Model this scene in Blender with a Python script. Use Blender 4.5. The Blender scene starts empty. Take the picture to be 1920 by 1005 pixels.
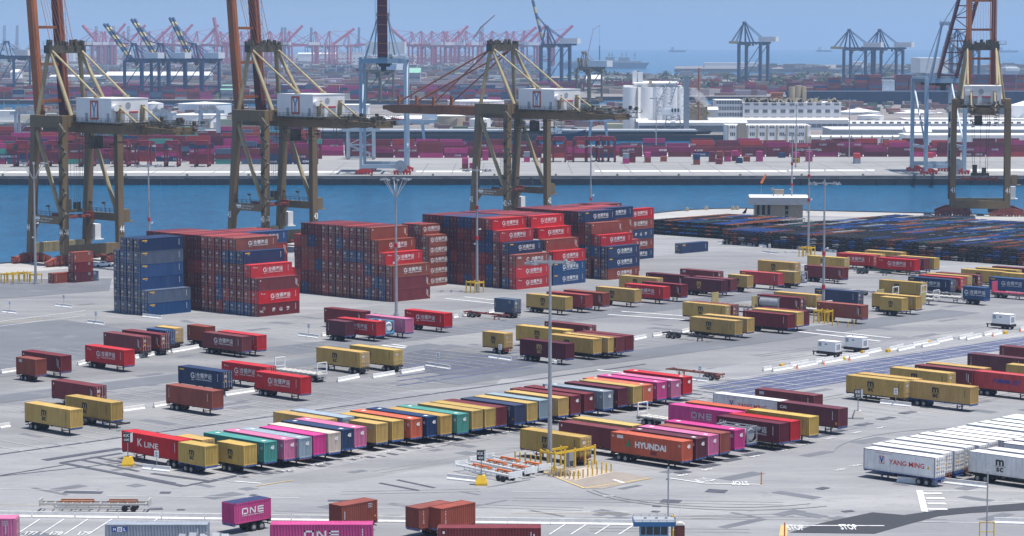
import bpy, bmesh, math, random
from mathutils import Vector, Matrix
import numpy as np
random.seed(7)
R = math.radians
# ---------------------------------------------------------------- camera
FP, HC, YH, CY = 4740.0, 62.0, 74.0, 502.5          # focal length in photo pixels, eye height, horizon row
pitch = math.atan((CY - YH) / FP)
cp, sp = math.cos(pitch), math.sin(pitch)
S = bpy.context.scene
COL = S.collection
cam = bpy.data.objects.new("camera", bpy.data.cameras.new("camera"))
COL.objects.link(cam)
cam.location = (0, 0, HC)
cam.rotation_euler = (math.pi / 2 - pitch, 0, 0)
cam.data.sensor_width = 36
cam.data.lens = FP / 1920 * 36
cam.data.clip_start = 1
cam.data.clip_end = 60000
S.camera = cam
# ---------------------------------------------------------------- light
SUN_EL = R(77)
SUNV = Vector((0.93, -0.37, 0)).normalized() * math.cos(SUN_EL) + Vector((0, 0, math.sin(SUN_EL)))
w = bpy.data.worlds.new("World"); S.world = w; w.use_nodes = True
nt = w.node_tree; nt.nodes.clear()
out = nt.nodes.new("ShaderNodeOutputWorld"); bg = nt.nodes.new("ShaderNodeBackground")
sky = nt.nodes.new("ShaderNodeTexSky"); sky.sky_type = 'NISHITA'; sky.sun_disc = False
sky.sun_elevation = SUN_EL; sky.sun_rotation = math.atan2(SUNV.x, SUNV.y)
sky.altitude = 50; sky.air_density = 1.0; sky.dust_density = 0.3; sky.ozone_density = 1.3
tc = nt.nodes.new("ShaderNodeTexCoord"); sx = nt.nodes.new("ShaderNodeSeparateXYZ")
mx = nt.nodes.new("ShaderNodeMath"); mx.operation = 'MAXIMUM'; mx.inputs[1].default_value = 0.24
cx = nt.nodes.new("ShaderNodeCombineXYZ")
nt.links.new(tc.outputs["Generated"], sx.inputs[0]); nt.links.new(sx.outputs[2], mx.inputs[0])
nt.links.new(sx.outputs[0], cx.inputs[0]); nt.links.new(sx.outputs[1], cx.inputs[1]); nt.links.new(mx.outputs[0], cx.inputs[2])
nt.links.new(cx.outputs[0], sky.inputs[0])
nt.links.new(sky.outputs[0], bg.inputs[0]); bg.inputs[1].default_value = 0.103
nt.links.new(bg.outputs[0], out.inputs[0])
sl = bpy.data.lights.new("sun", 'SUN'); sl.energy = 5.0; sl.angle = R(0.55); sl.color = (1.0, 0.955, 0.90)
so = bpy.data.objects.new("sun", sl); COL.objects.link(so)
so.rotation_euler = SUNV.to_track_quat('Z', 'Y').to_euler()
S.view_settings.view_transform = 'Standard'; S.view_settings.look = 'None'
S.view_settings.exposure = 0.33; S.view_settings.gamma = 1
try:
    S.cycles.volume_bounces = 1; S.cycles.max_bounces = 6; S.cycles.diffuse_bounces = 2; S.cycles.glossy_bounces = 2
    S.cycles.use_denoising = True
except Exception: pass
# ---------------------------------------------------------------- helpers
def at(x, y, z=0.0):
    dx, dy, dz = x - 960, FP * cp + (CY - y) * sp, -FP * sp + (CY - y) * cp
    t = (z - HC) / dz
    return Vector((dx * t, dy * t, z))
def atY(x, y, Y):
    dx, dy, dz = x - 960, FP * cp + (CY - y) * sp, -FP * sp + (CY - y) * cp
    t = Y / dy
    return Vector((dx * t, Y, HC + dz * t))
TH = R(44)
D2 = Vector((math.sin(TH), math.cos(TH), 0))        # grid direction running up to the right
D1 = Vector((math.cos(TH), -math.sin(TH), 0))       # grid direction running down to the right
A1, A2_ = math.atan2(D1.y, D1.x), math.atan2(D2.y, D2.x)

class MB:
    def __init__(s): s.v = []; s.f = []; s.m = []; s.c = []; s.col = None
    def add(s, vs, fs, m=0):
        b = len(s.v); s.v += [tuple(q) for q in vs]; s.f += [tuple(b + i for i in f) for f in fs]
        s.m += [m] * len(fs)
        if s.col is not None: s.c += [s.col] * len(fs)
        return s
    def box(s, x0, x1, y0, y1, z0, z1, m=0):
        vs = [(x0,y0,z0),(x1,y0,z0),(x1,y1,z0),(x0,y1,z0),(x0,y0,z1),(x1,y0,z1),(x1,y1,z1),(x0,y1,z1)]
        return s.add(vs, [(0,3,2,1),(4,5,6,7),(0,1,5,4),(1,2,6,5),(2,3,7,6),(3,0,4,7)], m)
    def beam(s, p, q, a, b=None, m=0, a2=None, b2=None):
        p, q = Vector(p), Vector(q); b = a if b is None else b
        a2 = a if a2 is None else a2; b2 = b if b2 is None else b2
        d = (q - p).normalized(); up = Vector((0, 0, 1))
        if abs(d.z) > 0.8: sd = Vector((0, 1, 0)); sd = (sd - d * sd.dot(d)).normalized()
        else: sd = d.cross(up).normalized()
        u = sd.cross(d).normalized()
        vs = []
        for o, aa, bb in ((p, a, b), (q, a2, b2)):
            for i, j in ((-1, -1), (1, -1), (1, 1), (-1, 1)):
                vs.append(o + sd * (i * aa / 2) + u * (j * bb / 2))
        return s.add(vs, [(0,1,2,3),(7,6,5,4),(0,4,5,1),(1,5,6,2),(2,6,7,3),(3,7,4,0)], m)
    def cyl(s, p, q, r, n=10, m=0, r2=None, caps=True):
        p, q = Vector(p), Vector(q); r2 = r if r2 is None else r2
        d = (q - p).normalized(); t = Vector((0,0,1)) if abs(d.z) < 0.9 else Vector((1,0,0))
        a = d.cross(t).normalized(); b = d.cross(a)
        vs = [p + (a*math.cos(k*2*math.pi/n) + b*math.sin(k*2*math.pi/n))*r for k in range(n)] + \
             [q + (a*math.cos(k*2*math.pi/n) + b*math.sin(k*2*math.pi/n))*r2 for k in range(n)]
        fs = [(k, k+n, (k+1) % n + n, (k+1) % n) for k in range(n)]
        if caps: fs += [tuple(range(n)), tuple(range(2*n-1, n-1, -1))]
        return s.add(vs, fs, m)
    MIR = False
    def mesh(s, name, mats):
        if MB.MIR: s.v = [(v[0], -v[1], v[2]) for v in s.v]; s.f = [f[::-1] for f in s.f]
        me = bpy.data.meshes.new(name); me.from_pydata(s.v, [], s.f)
        for x in mats: me.materials.append(x)
        if len(mats) > 1: me.polygons.foreach_set("material_index", s.m)
        if s.col is not None:
            at_ = me.color_attributes.new("Col", 'FLOAT_COLOR', 'CORNER')
            arr = np.repeat(np.array(s.c, dtype=np.float32), [len(f) for f in s.f], axis=0)
            at_.data.foreach_set("color", arr.ravel())
        me.update(); return me
    def build(s, name, mats, parent=None, loc=(0,0,0), rz=0.0, color=None):
        if not isinstance(mats, (list, tuple)): mats = [mats]
        return link(name, s.mesh(name, mats), parent, loc, rz, color)
def link(name, me, parent=None, loc=(0,0,0), rz=0.0, color=None):
    o = bpy.data.objects.new(name, me); COL.objects.link(o)
    o.location = loc; o.rotation_euler = (0, 0, rz)
    if color: o.color = color
    if parent: o.parent = parent
    return o
LABELS = {}
def tag(o, label, cat, group=None):
    n = len(label.split())
    if n < 4 or n > 16: print("LABEL LENGTH", n, label)
    if label in LABELS and not group: print("DUP LABEL", label)
    LABELS[label] = LABELS.get(label, 0) + 1
    o['label'] = label; o['category'] = cat
    if group: o['group'] = group
    return o
def struct(o, kind='structure'): o['kind'] = kind; return o
def empty(name, loc, rz=0.0):
    o = bpy.data.objects.new(name, None); COL.objects.link(o); o.location = loc; o.rotation_euler = (0,0,rz)
    o.empty_display_size = 1; return o
def copy_tree(o, parent=None):
    c = o.copy(); COL.objects.link(c)
    if parent: c.parent = parent
    for ch in o.children: copy_tree(ch, c)
    return c
# ---------------------------------------------------------------- materials
def mat(name, base=(0.5,0.5,0.5), rough=0.6, metal=0.0, var=0.12, scale=0.6, bump=0.0, dirt=None, src=None, spec=0.4,
        stretch=(1,1,1), dirt_amt=0.35, world=False):
    m = bpy.data.materials.new(name); m.use_nodes = True; n = m.node_tree; N = n.nodes; L = n.links
    b = N["Principled BSDF"]; b.inputs["Roughness"].default_value = rough; b.inputs["Metallic"].default_value = metal
    b.inputs["Specular IOR Level"].default_value = spec
    tcn = N.new("ShaderNodeTexCoord"); mp = N.new("ShaderNodeMapping"); mp.inputs["Scale"].default_value = stretch
    co = tcn.outputs["Object"]
    if world:
        g = N.new("ShaderNodeNewGeometry"); co = g.outputs["Position"]
    oi = N.new("ShaderNodeObjectInfo")
    ad = N.new("ShaderNodeVectorMath"); ad.operation = 'ADD'
    mul = N.new("ShaderNodeMath"); mul.operation = 'MULTIPLY'; mul.inputs[1].default_value = 0 if world else 57.0
    L.new(oi.outputs["Random"], mul.inputs[0]); L.new(co, mp.inputs[0]); L.new(mp.outputs[0], ad.inputs[0]); L.new(mul.outputs[0], ad.inputs[1])
    no = N.new("ShaderNodeTexNoise"); no.inputs["Scale"].default_value = scale; no.inputs["Detail"].default_value = 6; no.inputs["Roughness"].default_value = 0.65
    L.new(ad.outputs[0], no.inputs["Vector"])
    if src == 'object': cs = oi.outputs["Color"]
    elif src == 'attr':
        a = N.new("ShaderNodeAttribute"); a.attribute_name = "Col"; cs = a.outputs["Color"]
    else:
        rgb = N.new("ShaderNodeRGB"); rgb.outputs[0].default_value = (*base, 1); cs = rgb.outputs[0]
    mr = N.new("ShaderNodeMapRange"); mr.inputs[1].default_value = 0.3; mr.inputs[2].default_value = 0.7
    mr.inputs[3].default_value = 1 - var; mr.inputs[4].default_value = 1 + var
    L.new(no.outputs[0], mr.inputs[0])
    vm = N.new("ShaderNodeVectorMath"); vm.operation = 'SCALE'; L.new(cs, vm.inputs[0]); L.new(mr.outputs[0], vm.inputs["Scale"])
    last = vm.outputs[0]
    if src == 'object':
        # sun-faded and streaked container paint
        mpv = N.new("ShaderNodeMapping"); mpv.inputs["Scale"].default_value = (2.2, 2.2, 0.22); L.new(tcn.outputs["Object"], mpv.inputs[0])
        adv = N.new("ShaderNodeVectorMath"); adv.operation = 'ADD'; L.new(mpv.outputs[0], adv.inputs[0]); L.new(mul.outputs[0], adv.inputs[1])
        nv = N.new("ShaderNodeTexNoise"); nv.inputs["Scale"].default_value = 1.0; nv.inputs["Detail"].default_value = 6; nv.inputs["Roughness"].default_value = 0.7; L.new(adv.outputs[0], nv.inputs["Vector"])
        rv = N.new("ShaderNodeMapRange"); rv.inputs[1].default_value = 0.5; rv.inputs[2].default_value = 0.75; rv.inputs[3].default_value = 0; rv.inputs[4].default_value = 0.30; L.new(nv.outputs[0], rv.inputs[0])
        mv = N.new("ShaderNodeMix"); mv.data_type = 'RGBA'; L.new(rv.outputs[0], mv.inputs[0]); L.new(last, mv.inputs[6]); mv.inputs[7].default_value = (0.07,0.03,0.022,1); last = mv.outputs[2]
        fr_ = N.new("ShaderNodeMath"); fr_.operation = 'FRACT'; m7 = N.new("ShaderNodeMath"); m7.operation = 'MULTIPLY'; m7.inputs[1].default_value = 7.31
        L.new(oi.outputs["Random"], m7.inputs[0]); L.new(m7.outputs[0], fr_.inputs[0])
        m8 = N.new("ShaderNodeMath"); m8.operation = 'MULTIPLY'; L.new(fr_.outputs[0], m8.inputs[0]); L.new(no.outputs[0], m8.inputs[1])
        m9 = N.new("ShaderNodeMath"); m9.operation = 'MULTIPLY'; m9.inputs[1].default_value = 0.20; L.new(m8.outputs[0], m9.inputs[0])
        mf = N.new("ShaderNodeMix"); mf.data_type = 'RGBA'; L.new(m9.outputs[0], mf.inputs[0]); L.new(last, mf.inputs[6]); mf.inputs[7].default_value = (0.36,0.30,0.30,1); last = mf.outputs[2]
    if dirt:
        n2 = N.new("ShaderNodeTexNoise"); n2.inputs["Scale"].default_value = scale * 3.1; n2.inputs["Detail"].default_value = 8; n2.inputs["Roughness"].default_value = 0.7
        L.new(ad.outputs[0], n2.inputs["Vector"])
        r2 = N.new("ShaderNodeMapRange"); r2.inputs[1].default_value = 0.56; r2.inputs[2].default_value = 0.72; r2.inputs[3].default_value = 0; r2.inputs[4].default_value = dirt_amt
        L.new(n2.outputs[0], r2.inputs[0])
        mxn = N.new("ShaderNodeMix"); mxn.data_type = 'RGBA'; L.new(r2.outputs[0], mxn.inputs[0]); L.new(last, mxn.inputs[6]); mxn.inputs[7].default_value = (*dirt, 1)
        last = mxn.outputs[2]
    L.new(last, b.inputs["Base Color"])
    if bump:
        bp = N.new("ShaderNodeBump"); bp.inputs["Strength"].default_value = bump; bp.inputs["Distance"].default_value = 0.05
        L.new(no.outputs[0], bp.inputs["Height"]); L.new(bp.outputs[0], b.inputs["Normal"])
    return m
RUST = (0.16, 0.06, 0.03)
M = {}
M['paint'] = mat("container_paint", rough=0.55, spec=0.25, src='object', var=0.16, scale=0.5, dirt=RUST, dirt_amt=0.28, stretch=(1,1,0.35))
M['paintattr'] = mat("container_paint_many", rough=0.55, src='attr', var=0.15, scale=0.4, stretch=(1,1,0.5))
M['pale'] = mat("lock_rod_steel", (0.52,0.47,0.43), 0.5, var=0.3)
M['black'] = mat("letter_black", (0.02,0.02,0.02), 0.6, var=0.05)
M['lwhite'] = mat("letter_white", (0.78,0.78,0.76), 0.6, var=0.1)
M['lgold'] = mat("letter_gold", (0.50,0.33,0.10), 0.6, var=0.1)
M['lred'] = mat("letter_red", (0.60,0.02,0.02), 0.6, var=0.1)
M['lgreen'] = mat("letter_green", (0.02,0.22,0.10), 0.6, var=0.1)
M['lblue'] = mat("letter_blue", (0.03,0.07,0.30), 0.6, var=0.1)
M['lgrey'] = mat("letter_grey", (0.45,0.45,0.5), 0.6, var=0.1)
M['yel'] = mat("sticker_yellow", (0.75,0.42,0.04), 0.6, var=0.1)
M['tyre'] = mat("tyre_rubber", (0.018,0.018,0.02), 0.8, var=0.2)
M['rim'] = mat("rim_steel", (0.30,0.30,0.31), 0.5, var=0.2)
M['frame'] = mat("chassis_paint", rough=0.6, src='object', var=0.25, scale=1.2, dirt=RUST, dirt_amt=0.6)
M['dkframe'] = mat("underframe", (0.035,0.03,0.032), 0.7, var=0.3)
M['bolster'] = mat("bolster_blue", (0.05,0.13,0.38), 0.5, var=0.3, scale=2.5, dirt=(0.6,0.62,0.68), dirt_amt=1.0)
M['steel'] = mat("galvanised_steel", (0.36,0.37,0.39), 0.45, 0.3, var=0.12, scale=0.8)
M['white'] = mat("white_paint", (0.86,0.85,0.83), 0.5, var=0.05, scale=0.5, dirt=(0.45,0.42,0.38), dirt_amt=0.25)
M['roofw'] = mat("white_roof", (0.70,0.70,0.69), 0.6, var=0.12, scale=0.08, dirt=(0.42,0.40,0.38), dirt_amt=0.5)
M['barrier'] = mat("barrier_concrete", (0.72,0.71,0.69), 0.8, var=0.12, scale=1.2, dirt=(0.35,0.32,0.30), dirt_amt=0.6)
M['yellow'] = mat("guard_yellow", (0.72,0.45,0.03), 0.5, var=0.12, scale=1.5, dirt=(0.3,0.2,0.08), dirt_amt=0.4)
M['red'] = mat("signal_red", (0.5,0.02,0.02), 0.5, var=0.15)
M['conc'] = mat("concrete", (0.38,0.37,0.36), 0.85, var=0.15, scale=0.2, dirt=(0.12,0.12,0.13), dirt_amt=0.5)
M['conclt'] = mat("pale_concrete", (0.50,0.48,0.45), 0.85, var=0.1, scale=0.2)
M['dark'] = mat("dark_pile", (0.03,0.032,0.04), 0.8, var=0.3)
M['olive'] = mat("crane_olive", (0.175,0.122,0.062), 0.55, var=0.22, scale=0.15, dirt=(0.14,0.07,0.04), dirt_amt=0.5, stretch=(1,1,0.3))
M['olivelt'] = mat("crane_olive_pale", (0.33,0.27,0.15), 0.55, var=0.2, scale=0.2, dirt=(0.16,0.09,0.05), dirt_amt=0.4)
M['clutter'] = mat("crane_machinery", (0.085,0.075,0.055), 0.7, var=0.5, scale=1.0)
M['rust'] = mat("rust_red", (0.33,0.115,0.045), 0.6, var=0.22, scale=0.15, dirt=(0.10,0.03,0.02), dirt_amt=0.5, stretch=(1,1,0.4))
M['rustdk'] = mat("rust_dark", (0.13,0.035,0.025), 0.6, var=0.25, scale=0.15)
M['bogie'] = mat("bogie_red", (0.26,0.07,0.05), 0.65, var=0.35, scale=0.7, dirt=(0.3,0.25,0.2), dirt_amt=0.5)
M['glass'] = mat("window_glass", (0.03,0.04,0.05), 0.15, var=0.2)
M['housew'] = mat("machinery_house_white", (0.74,0.74,0.74), 0.5, var=0.05, scale=0.3, dirt=(0.35,0.33,0.33), dirt_amt=0.25)
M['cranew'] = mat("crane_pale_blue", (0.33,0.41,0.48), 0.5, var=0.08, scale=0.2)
M['cranered'] = mat("crane_dark_red", (0.16,0.012,0.02), 0.5, var=0.2, scale=0.2)
M['bred'] = mat("bogie_bright_red", (0.48,0.03,0.02), 0.5, var=0.2, scale=0.6)
M['blued'] = mat("crane_dark_blue", (0.012,0.05,0.13), 0.5, var=0.15, scale=0.1)
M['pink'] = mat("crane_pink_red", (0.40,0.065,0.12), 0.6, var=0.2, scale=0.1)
M['maroon'] = mat("straddle_maroon", (0.20,0.02,0.035), 0.6, var=0.2, scale=0.3)
M['gold'] = mat("boom_stripe", (0.42,0.34,0.15), 0.6, var=0.15)
M['tan'] = mat("tan_wall", (0.42,0.35,0.24), 0.8, var=0.1)
M['block'] = mat("masonry_grey", (0.30,0.26,0.21), 0.85, var=0.15, scale=1.5)
M['grey'] = mat("grey_paint", (0.32,0.34,0.37), 0.6, var=0.1)
M['bluebooth'] = mat("booth_pale_blue", (0.20,0.36,0.52), 0.6, var=0.06)
M['bluetrim'] = mat("booth_fascia_blue", (0.03,0.12,0.28), 0.5, var=0.08)
M['orange'] = mat("orange_paint", (0.80,0.20,0.04), 0.55, var=0.12)
M['hull'] = mat("ship_hull", (0.012,0.03,0.075), 0.5, var=0.15, scale=0.02)
M['greenroof'] = mat("green_roof", (0.22,0.45,0.34), 0.6, var=0.1)
M['foliage'] = mat("foliage", (0.045,0.07,0.03), 0.8, var=0.4, scale=0.6)
M['town'] = mat("distant_roofs", rough=0.8, src='attr', var=0.15, scale=0.01)
M['line'] = mat("road_paint_white", (0.62,0.62,0.62), 0.8, var=0.25, scale=0.8, dirt=(0.30,0.30,0.31), dirt_amt=0.9, world=True)
M['lineworn'] = mat("road_paint_worn", (0.43,0.43,0.44), 0.8, var=0.25, scale=0.5, dirt=(0.25,0.25,0.27), dirt_amt=1.0, world=True)
M['liney'] = mat("road_paint_yellow", (0.50,0.38,0.16), 0.8, var=0.2, scale=0.8, dirt=(0.28,0.28,0.28), dirt_amt=0.9, world=True)
M['seal_shade'] = mat("sealant_and_shade", (0.075,0.08,0.10), 0.7, var=0.3, scale=0.7, world=True)  # tar tone, also used to paint shade beneath the parked trailers
M['newasph'] = mat("fresh_asphalt", (0.042,0.044,0.054), 0.85, var=0.08, scale=0.3, world=True)
M['oldasph'] = mat("lane_asphalt", (0.135,0.142,0.16), 0.85, var=0.18, scale=0.05, dirt=(0.22,0.22,0.225), dirt_amt=0.8, world=True)
M['blueasph'] = mat("sealed_asphalt", (0.075,0.09,0.165), 0.8, var=0.2, scale=0.12, dirt=(0.25,0.25,0.27), dirt_amt=0.5, world=True)
M['sand'] = mat("stained_ground", (0.27,0.235,0.205), 0.9, var=0.12, scale=0.4, dirt=(0.27,0.27,0.27), dirt_amt=0.5, world=True)
CC = dict(maroon=(0.165,0.020,0.026), brown=(0.26,0.058,0.034), red=(0.52,0.010,0.016), yellow=(0.53,0.355,0.10), msc=(0.50,0.325,0.085),
          navy=(0.014,0.038,0.105), blue=(0.010,0.062,0.175), pink=(0.56,0.045,0.23), palepink=(0.60,0.17,0.32), teal=(0.06,0.26,0.22),
          paleblue=(0.28,0.36,0.40), orange=(0.56,0.12,0.055), white=(0.74,0.74,0.72), cream=(0.62,0.54,0.43), grey=(0.25,0.28,0.33),
          dark=(0.115,0.017,0.030), slate=(0.07,0.11,0.17), hotpink=(0.58,0.03,0.23), redbrown=(0.33,0.035,0.03), coral=(0.50,0.05,0.055))
NAMES = dict(maroon='maroon', brown='brown', red='bright red', yellow='yellow', msc='ochre yellow', navy='navy', blue='blue', pink='magenta', palepink='pale pink',
          teal='teal', paleblue='pale blue', orange='orange', white='white', cream='rust-streaked cream', grey='grey', dark='dark maroon', slate='slate blue',
          hotpink='hot pink', redbrown='red-brown', coral='faded red')
# ---------------------------------------------------------------- lettering
_tx = {}
def text_faces(s, size, bold=0.0, shear=0.0, spacing=1.0):
    k = (s, bold, shear, spacing)
    if k not in _tx:
        c = bpy.data.curves.new("t", 'FONT'); c.body = s; c.size = 1; c.resolution_u = 2; c.offset = bold; c.shear = shear
        c.space_character = spacing
        o = bpy.data.objects.new("t", c); COL.objects.link(o)
        bpy.context.view_layer.update()
        me = bpy.data.meshes.new_from_object(o.evaluated_get(bpy.context.evaluated_depsgraph_get()))
        vs = [v.co.copy() for v in me.vertices]; fs = [tuple(p.vertices) for p in me.polygons]
        if vs:
            x0 = min(v.x for v in vs); x1 = max(v.x for v in vs); y0 = min(v.y for v in vs); y1 = max(v.y for v in vs)
            vs = [Vector((v.x - (x0+x1)/2, v.y - y0, 0)) for v in vs]
            _tx[k] = (vs, fs, x1-x0, y1-y0)
        else: _tx[k] = ([], [], 1, 1)
        bpy.data.objects.remove(o); bpy.data.curves.remove(c); bpy.data.meshes.remove(me)
    return _tx[k]
def put_text(mb, s, cxp, z0, height, m=0, width=None, bold=0.01, shear=0.0, T=None, spacing=1.0):
    """text upright in the x-z plane facing -y; T maps (u, v) -> point"""
    vs, fs, w_, h_ = text_faces(s, 1, bold, shear, spacing)
    if not vs: return
    sy = height / h_; sx_ = sy if width is None else width / w_
    f = T or (lambda u, v: (u, 0, v))
    mb.add([f(cxp + v.x * sx_, z0 + v.y * sy) for v in vs], fs, m)
def rect(mb, u0, u1, v0, v1, m=0, T=None):
    f = T or (lambda u, v: (u, 0, v))
    mb.add([f(u0, v0), f(u1, v0), f(u1, v1), f(u0, v1)], [(0,1,2,3)], m)
CW, DK = 2.44, 1.30
def side_T(side, off):
    y = (CW/2 + off)
    return (lambda u, v: (u, -y, v)) if side < 0 else (lambda u, v: (-u, y, v))
LM = [M['lwhite'], M['black'], M['lgold'], M['lred'], M['lgreen'], M['lblue'], M['lgrey'], M['yel'], M['maroon']]
def ring(mb, u, v, r, t, a0, a1, m, T, n=14):
    pts = []
    for k in range(n+1):
        a = R(a0 + (a1-a0)*k/n); pts.append((math.cos(a), math.sin(a)))
    vs = [T(u + c*r, v + s_*r) for c, s_ in pts] + [T(u + c*(r-t), v + s_*(r-t)) for c, s_ in pts]
    mb.add(vs, [(k, k+1, k+n+2, k+n+1) for k in range(n)], m)
def logo_mesh(kind, L, H):
    mb = MB()
    for side in (-1, 1):
        T = side_T(side, 0.012); h = L/2
        def t(s, u, v, hh, m=0, **k): put_text(mb, s, u, v, hh, m, T=T, **k)
        if kind in ('msc', 'mscg', 'mscw'):
            m = {'msc': 1, 'mscg': 2, 'mscw': 1}[kind]; u = -0.9 if L > 7 else 0.0
            k = 1.0 if L > 7 else 0.8
            t('m', u, H*0.48, 0.86*k, m, width=1.35*k, bold=0.035)
            rect(mb, u-0.95*k, u+0.95*k, H*0.48-0.14*k, H*0.48-0.08*k, m, T)
            t('sc', u, H*0.48-0.88*k, 0.62*k, m, width=1.15*k, bold=0.03)
        elif kind in ('hede', 'hedep', 'hedey'):
            u0 = 0.0
            ring(mb, u0-2.0, H*0.55, 0.52, 0.17, 30, 330, 0, T)
            rect(mb, u0-2.0, u0-1.48, H*0.52, H*0.52+0.14, 0, T); rect(mb, u0-1.62, u0-1.48, H*0.52-0.3, H*0.52+0.14, 0, T)
            rect(mb, u0-1.25, u0-1.19, H*0.30, H*0.76, 0, T)
            t('合德海运', u0+1.15, H*0.43, 0.95, 0, width=4.3, bold=0.012)
            t('HEDE SHIPPING', u0+1.15, H*0.30, 0.26, 0, width=4.2, bold=0.01)
            t('HEDE', u0-2.0, H*0.25, 0.18, 0, width=0.8)
            if kind == 'hedep':
                t('P', -h+0.95, H*0.72, 0.36, 0, bold=0.03); t('hede', -h+1.6, H*0.73, 0.22, 0, width=0.8)
            if kind == 'hedey': rect(mb, -h+0.5, -h+1.7, H*0.80, H*0.89, 7, T)
        elif kind == 'strip': rect(mb, -h+0.5, -h+1.9, H*0.80, H*0.89, 7, T); t('SEACO', -h+1.5, H*0.70, 0.16, 0, width=0.6)
        elif kind == 'kline': t('K', -2.5, H*0.36, 1.15, 0, width=1.15, bold=0.02); t('LINE', 0.2, H*0.36, 0.82, 0, width=3.3, bold=0.02)
        elif kind == 'hyundai':
            t('HYUNDAI', 0.9, H*0.36, 0.95, 0, width=6.0, bold=0.045)
            mb.add([T(-3.9, H*0.36), T(-2.9, H*0.36), T(-3.35, H*0.74)], [(0,1,2)], 4)
            rect(mb, -5.6, -4.4, H*0.74, H*0.90, 0, T)
            t('45', -6.4, H*0.76, 0.34, 0); t('45', 6.4, H*0.70, 0.34, 0); rect(mb, 0.9, 2.1, H*0.10, H*0.30, 8, T)
        elif kind in ('one', 'oneg'):
            m = 0 if kind == 'one' else 6; k = 1.0 if L > 7 else 0.85
            for i, g in enumerate('ONE'):
                u = -1.5*k + i*1.5*k; v0 = H*0.42; hh = 0.95*k; ww = 1.15*k; th = 0.2*k
                if g == 'O':
                    rect(mb, u-ww/2, u-ww/2+th, v0, v0+hh, m, T); rect(mb, u+ww/2-th, u+ww/2, v0, v0+hh, m, T)
                    rect(mb, u-ww/2, u+ww/2, v0+hh-th, v0+hh, m, T); rect(mb, u-ww/2+0.3, u+ww/2, v0, v0+th, m, T)
                elif g == 'N':
                    rect(mb, u-ww/2, u-ww/2+th, v0, v0+hh, m, T); rect(mb, u+ww/2-th, u+ww/2, v0, v0+hh, m, T)
                    mb.add([T(u-ww/2, v0+hh), T(u-ww/2+th*1.3, v0+hh), T(u+ww/2, v0), T(u+ww/2-th*1.3, v0)], [(0,1,2,3)], m)
                else:
                    rect(mb, u-ww/2, u-ww/2+th, v0, v0+hh, m, T)
                    for q in (0, 0.5, 1): rect(mb, u-ww/2, u+ww/2, v0+q*(hh-th), v0+q*(hh-th)+th, m, T)
            t('OCEAN NETWORK EXPRESS', 0, H*0.33, 0.14, m, width=4.2*k)
        elif kind == 'ym':
            t('YANG MING', 1.3, H*0.38, 0.72, 3, width=6.0, bold=0.02)
            rect(mb, -3.4, -2.5, H*0.36, H*0.74, 3, T)
            T2 = side_T(side, 0.02); rect(mb, -3.31, -2.59, H*0.39, H*0.71, 0, T2)
            T3 = side_T(side, 0.028)
            for sg in (-1, 1):
                mb.add([T3(-2.95+sg*0.33, H*0.70), T3(-2.95+sg*0.14, H*0.70), T3(-2.95, H*0.56), T3(-2.95+sg*0.10, H*0.40), T3(-2.95, H*0.40)][::1], [(0,1,2,4,3)], 5)
            t('www.yangming.com', -2.6, H*0.84, 0.16, 3, width=2.8)
            rect(mb, h-1.3, h-1.0, H*0.38, H*0.52, 7, T)
        elif kind == 'caip': t('CAI', -h+1.2, H*0.66, 0.5, 0, width=1.3, bold=0.03); rect(mb, h-0.6, h-0.3, H*0.12, H*0.25, 7, T)
        elif kind == 'caihede':
            t('CAI', -h+1.2, H*0.66, 0.5, 0, width=1.3, bold=0.03)
            t('合德海运', 1.6, H*0.43, 0.95, 0, width=4.3, bold=0.012); t('HEDE SHIPPING', 1.6, H*0.30, 0.26, 0, width=4.2)
            ring(mb, -1.8, H*0.55, 0.52, 0.17, 30, 330, 0, T)
        elif kind == 'mol':
            for i, g in enumerate('MOL'):
                rect(mb, -h+0.8+i*0.62, -h+1.38+i*0.62, H*0.70, H*0.90, 5 if i != 1 else 0, T)
                put_text(mb, g, -h+1.09+i*0.62, H*0.73, 0.38, 0 if i != 1 else 5, width=0.34, bold=0.03, T=side_T(side, 0.02))
        elif kind == 'hmm':
            t('HMM', -0.4, H*0.40, 0.75, 5, width=3.6, bold=0.03, shear=0.3)
            for k_ in range(3): rect(mb, 1.7+k_*0.1, 3.0+k_*0.22, H*0.40+k_*0.28, H*0.40+k_*0.28+0.14, 5, T)
        elif kind == 'port': 
            for i, g in enumerate('唐山港'): t(g, -1.6+i*2.1, H*0.33, 0.9, 0, bold=0.02)
            t('TPL', -h+0.9, H*0.3, 0.5, 0); ring(mb, -h+1.6, H*0.62, 0.35, 0.06, 0, 360, 0, T)
        elif kind == 'plain':
            for k_ in range(3): rect(mb, h-1.6, h-0.9, H*0.86-k_*0.22, H*0.86-k_*0.22+0.10, 6, T)
            rect(mb, h-0.5, h-0.3, H*0.2, H*0.28, 7, T); rect(mb, -h+.4, -h+.55, H*.3, H*.7, 6, T)
        elif kind == 'code': rect(mb, h-0.9, h-0.75, H*0.25, H*0.75, 0, T); rect(mb, -h+0.5, -h+0.75, H*0.76, H*0.86, 0, T); rect(mb, h-0.5, h-0.25, H*0.15, H*0.27, 7, T)
        elif kind == 'triton':
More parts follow.
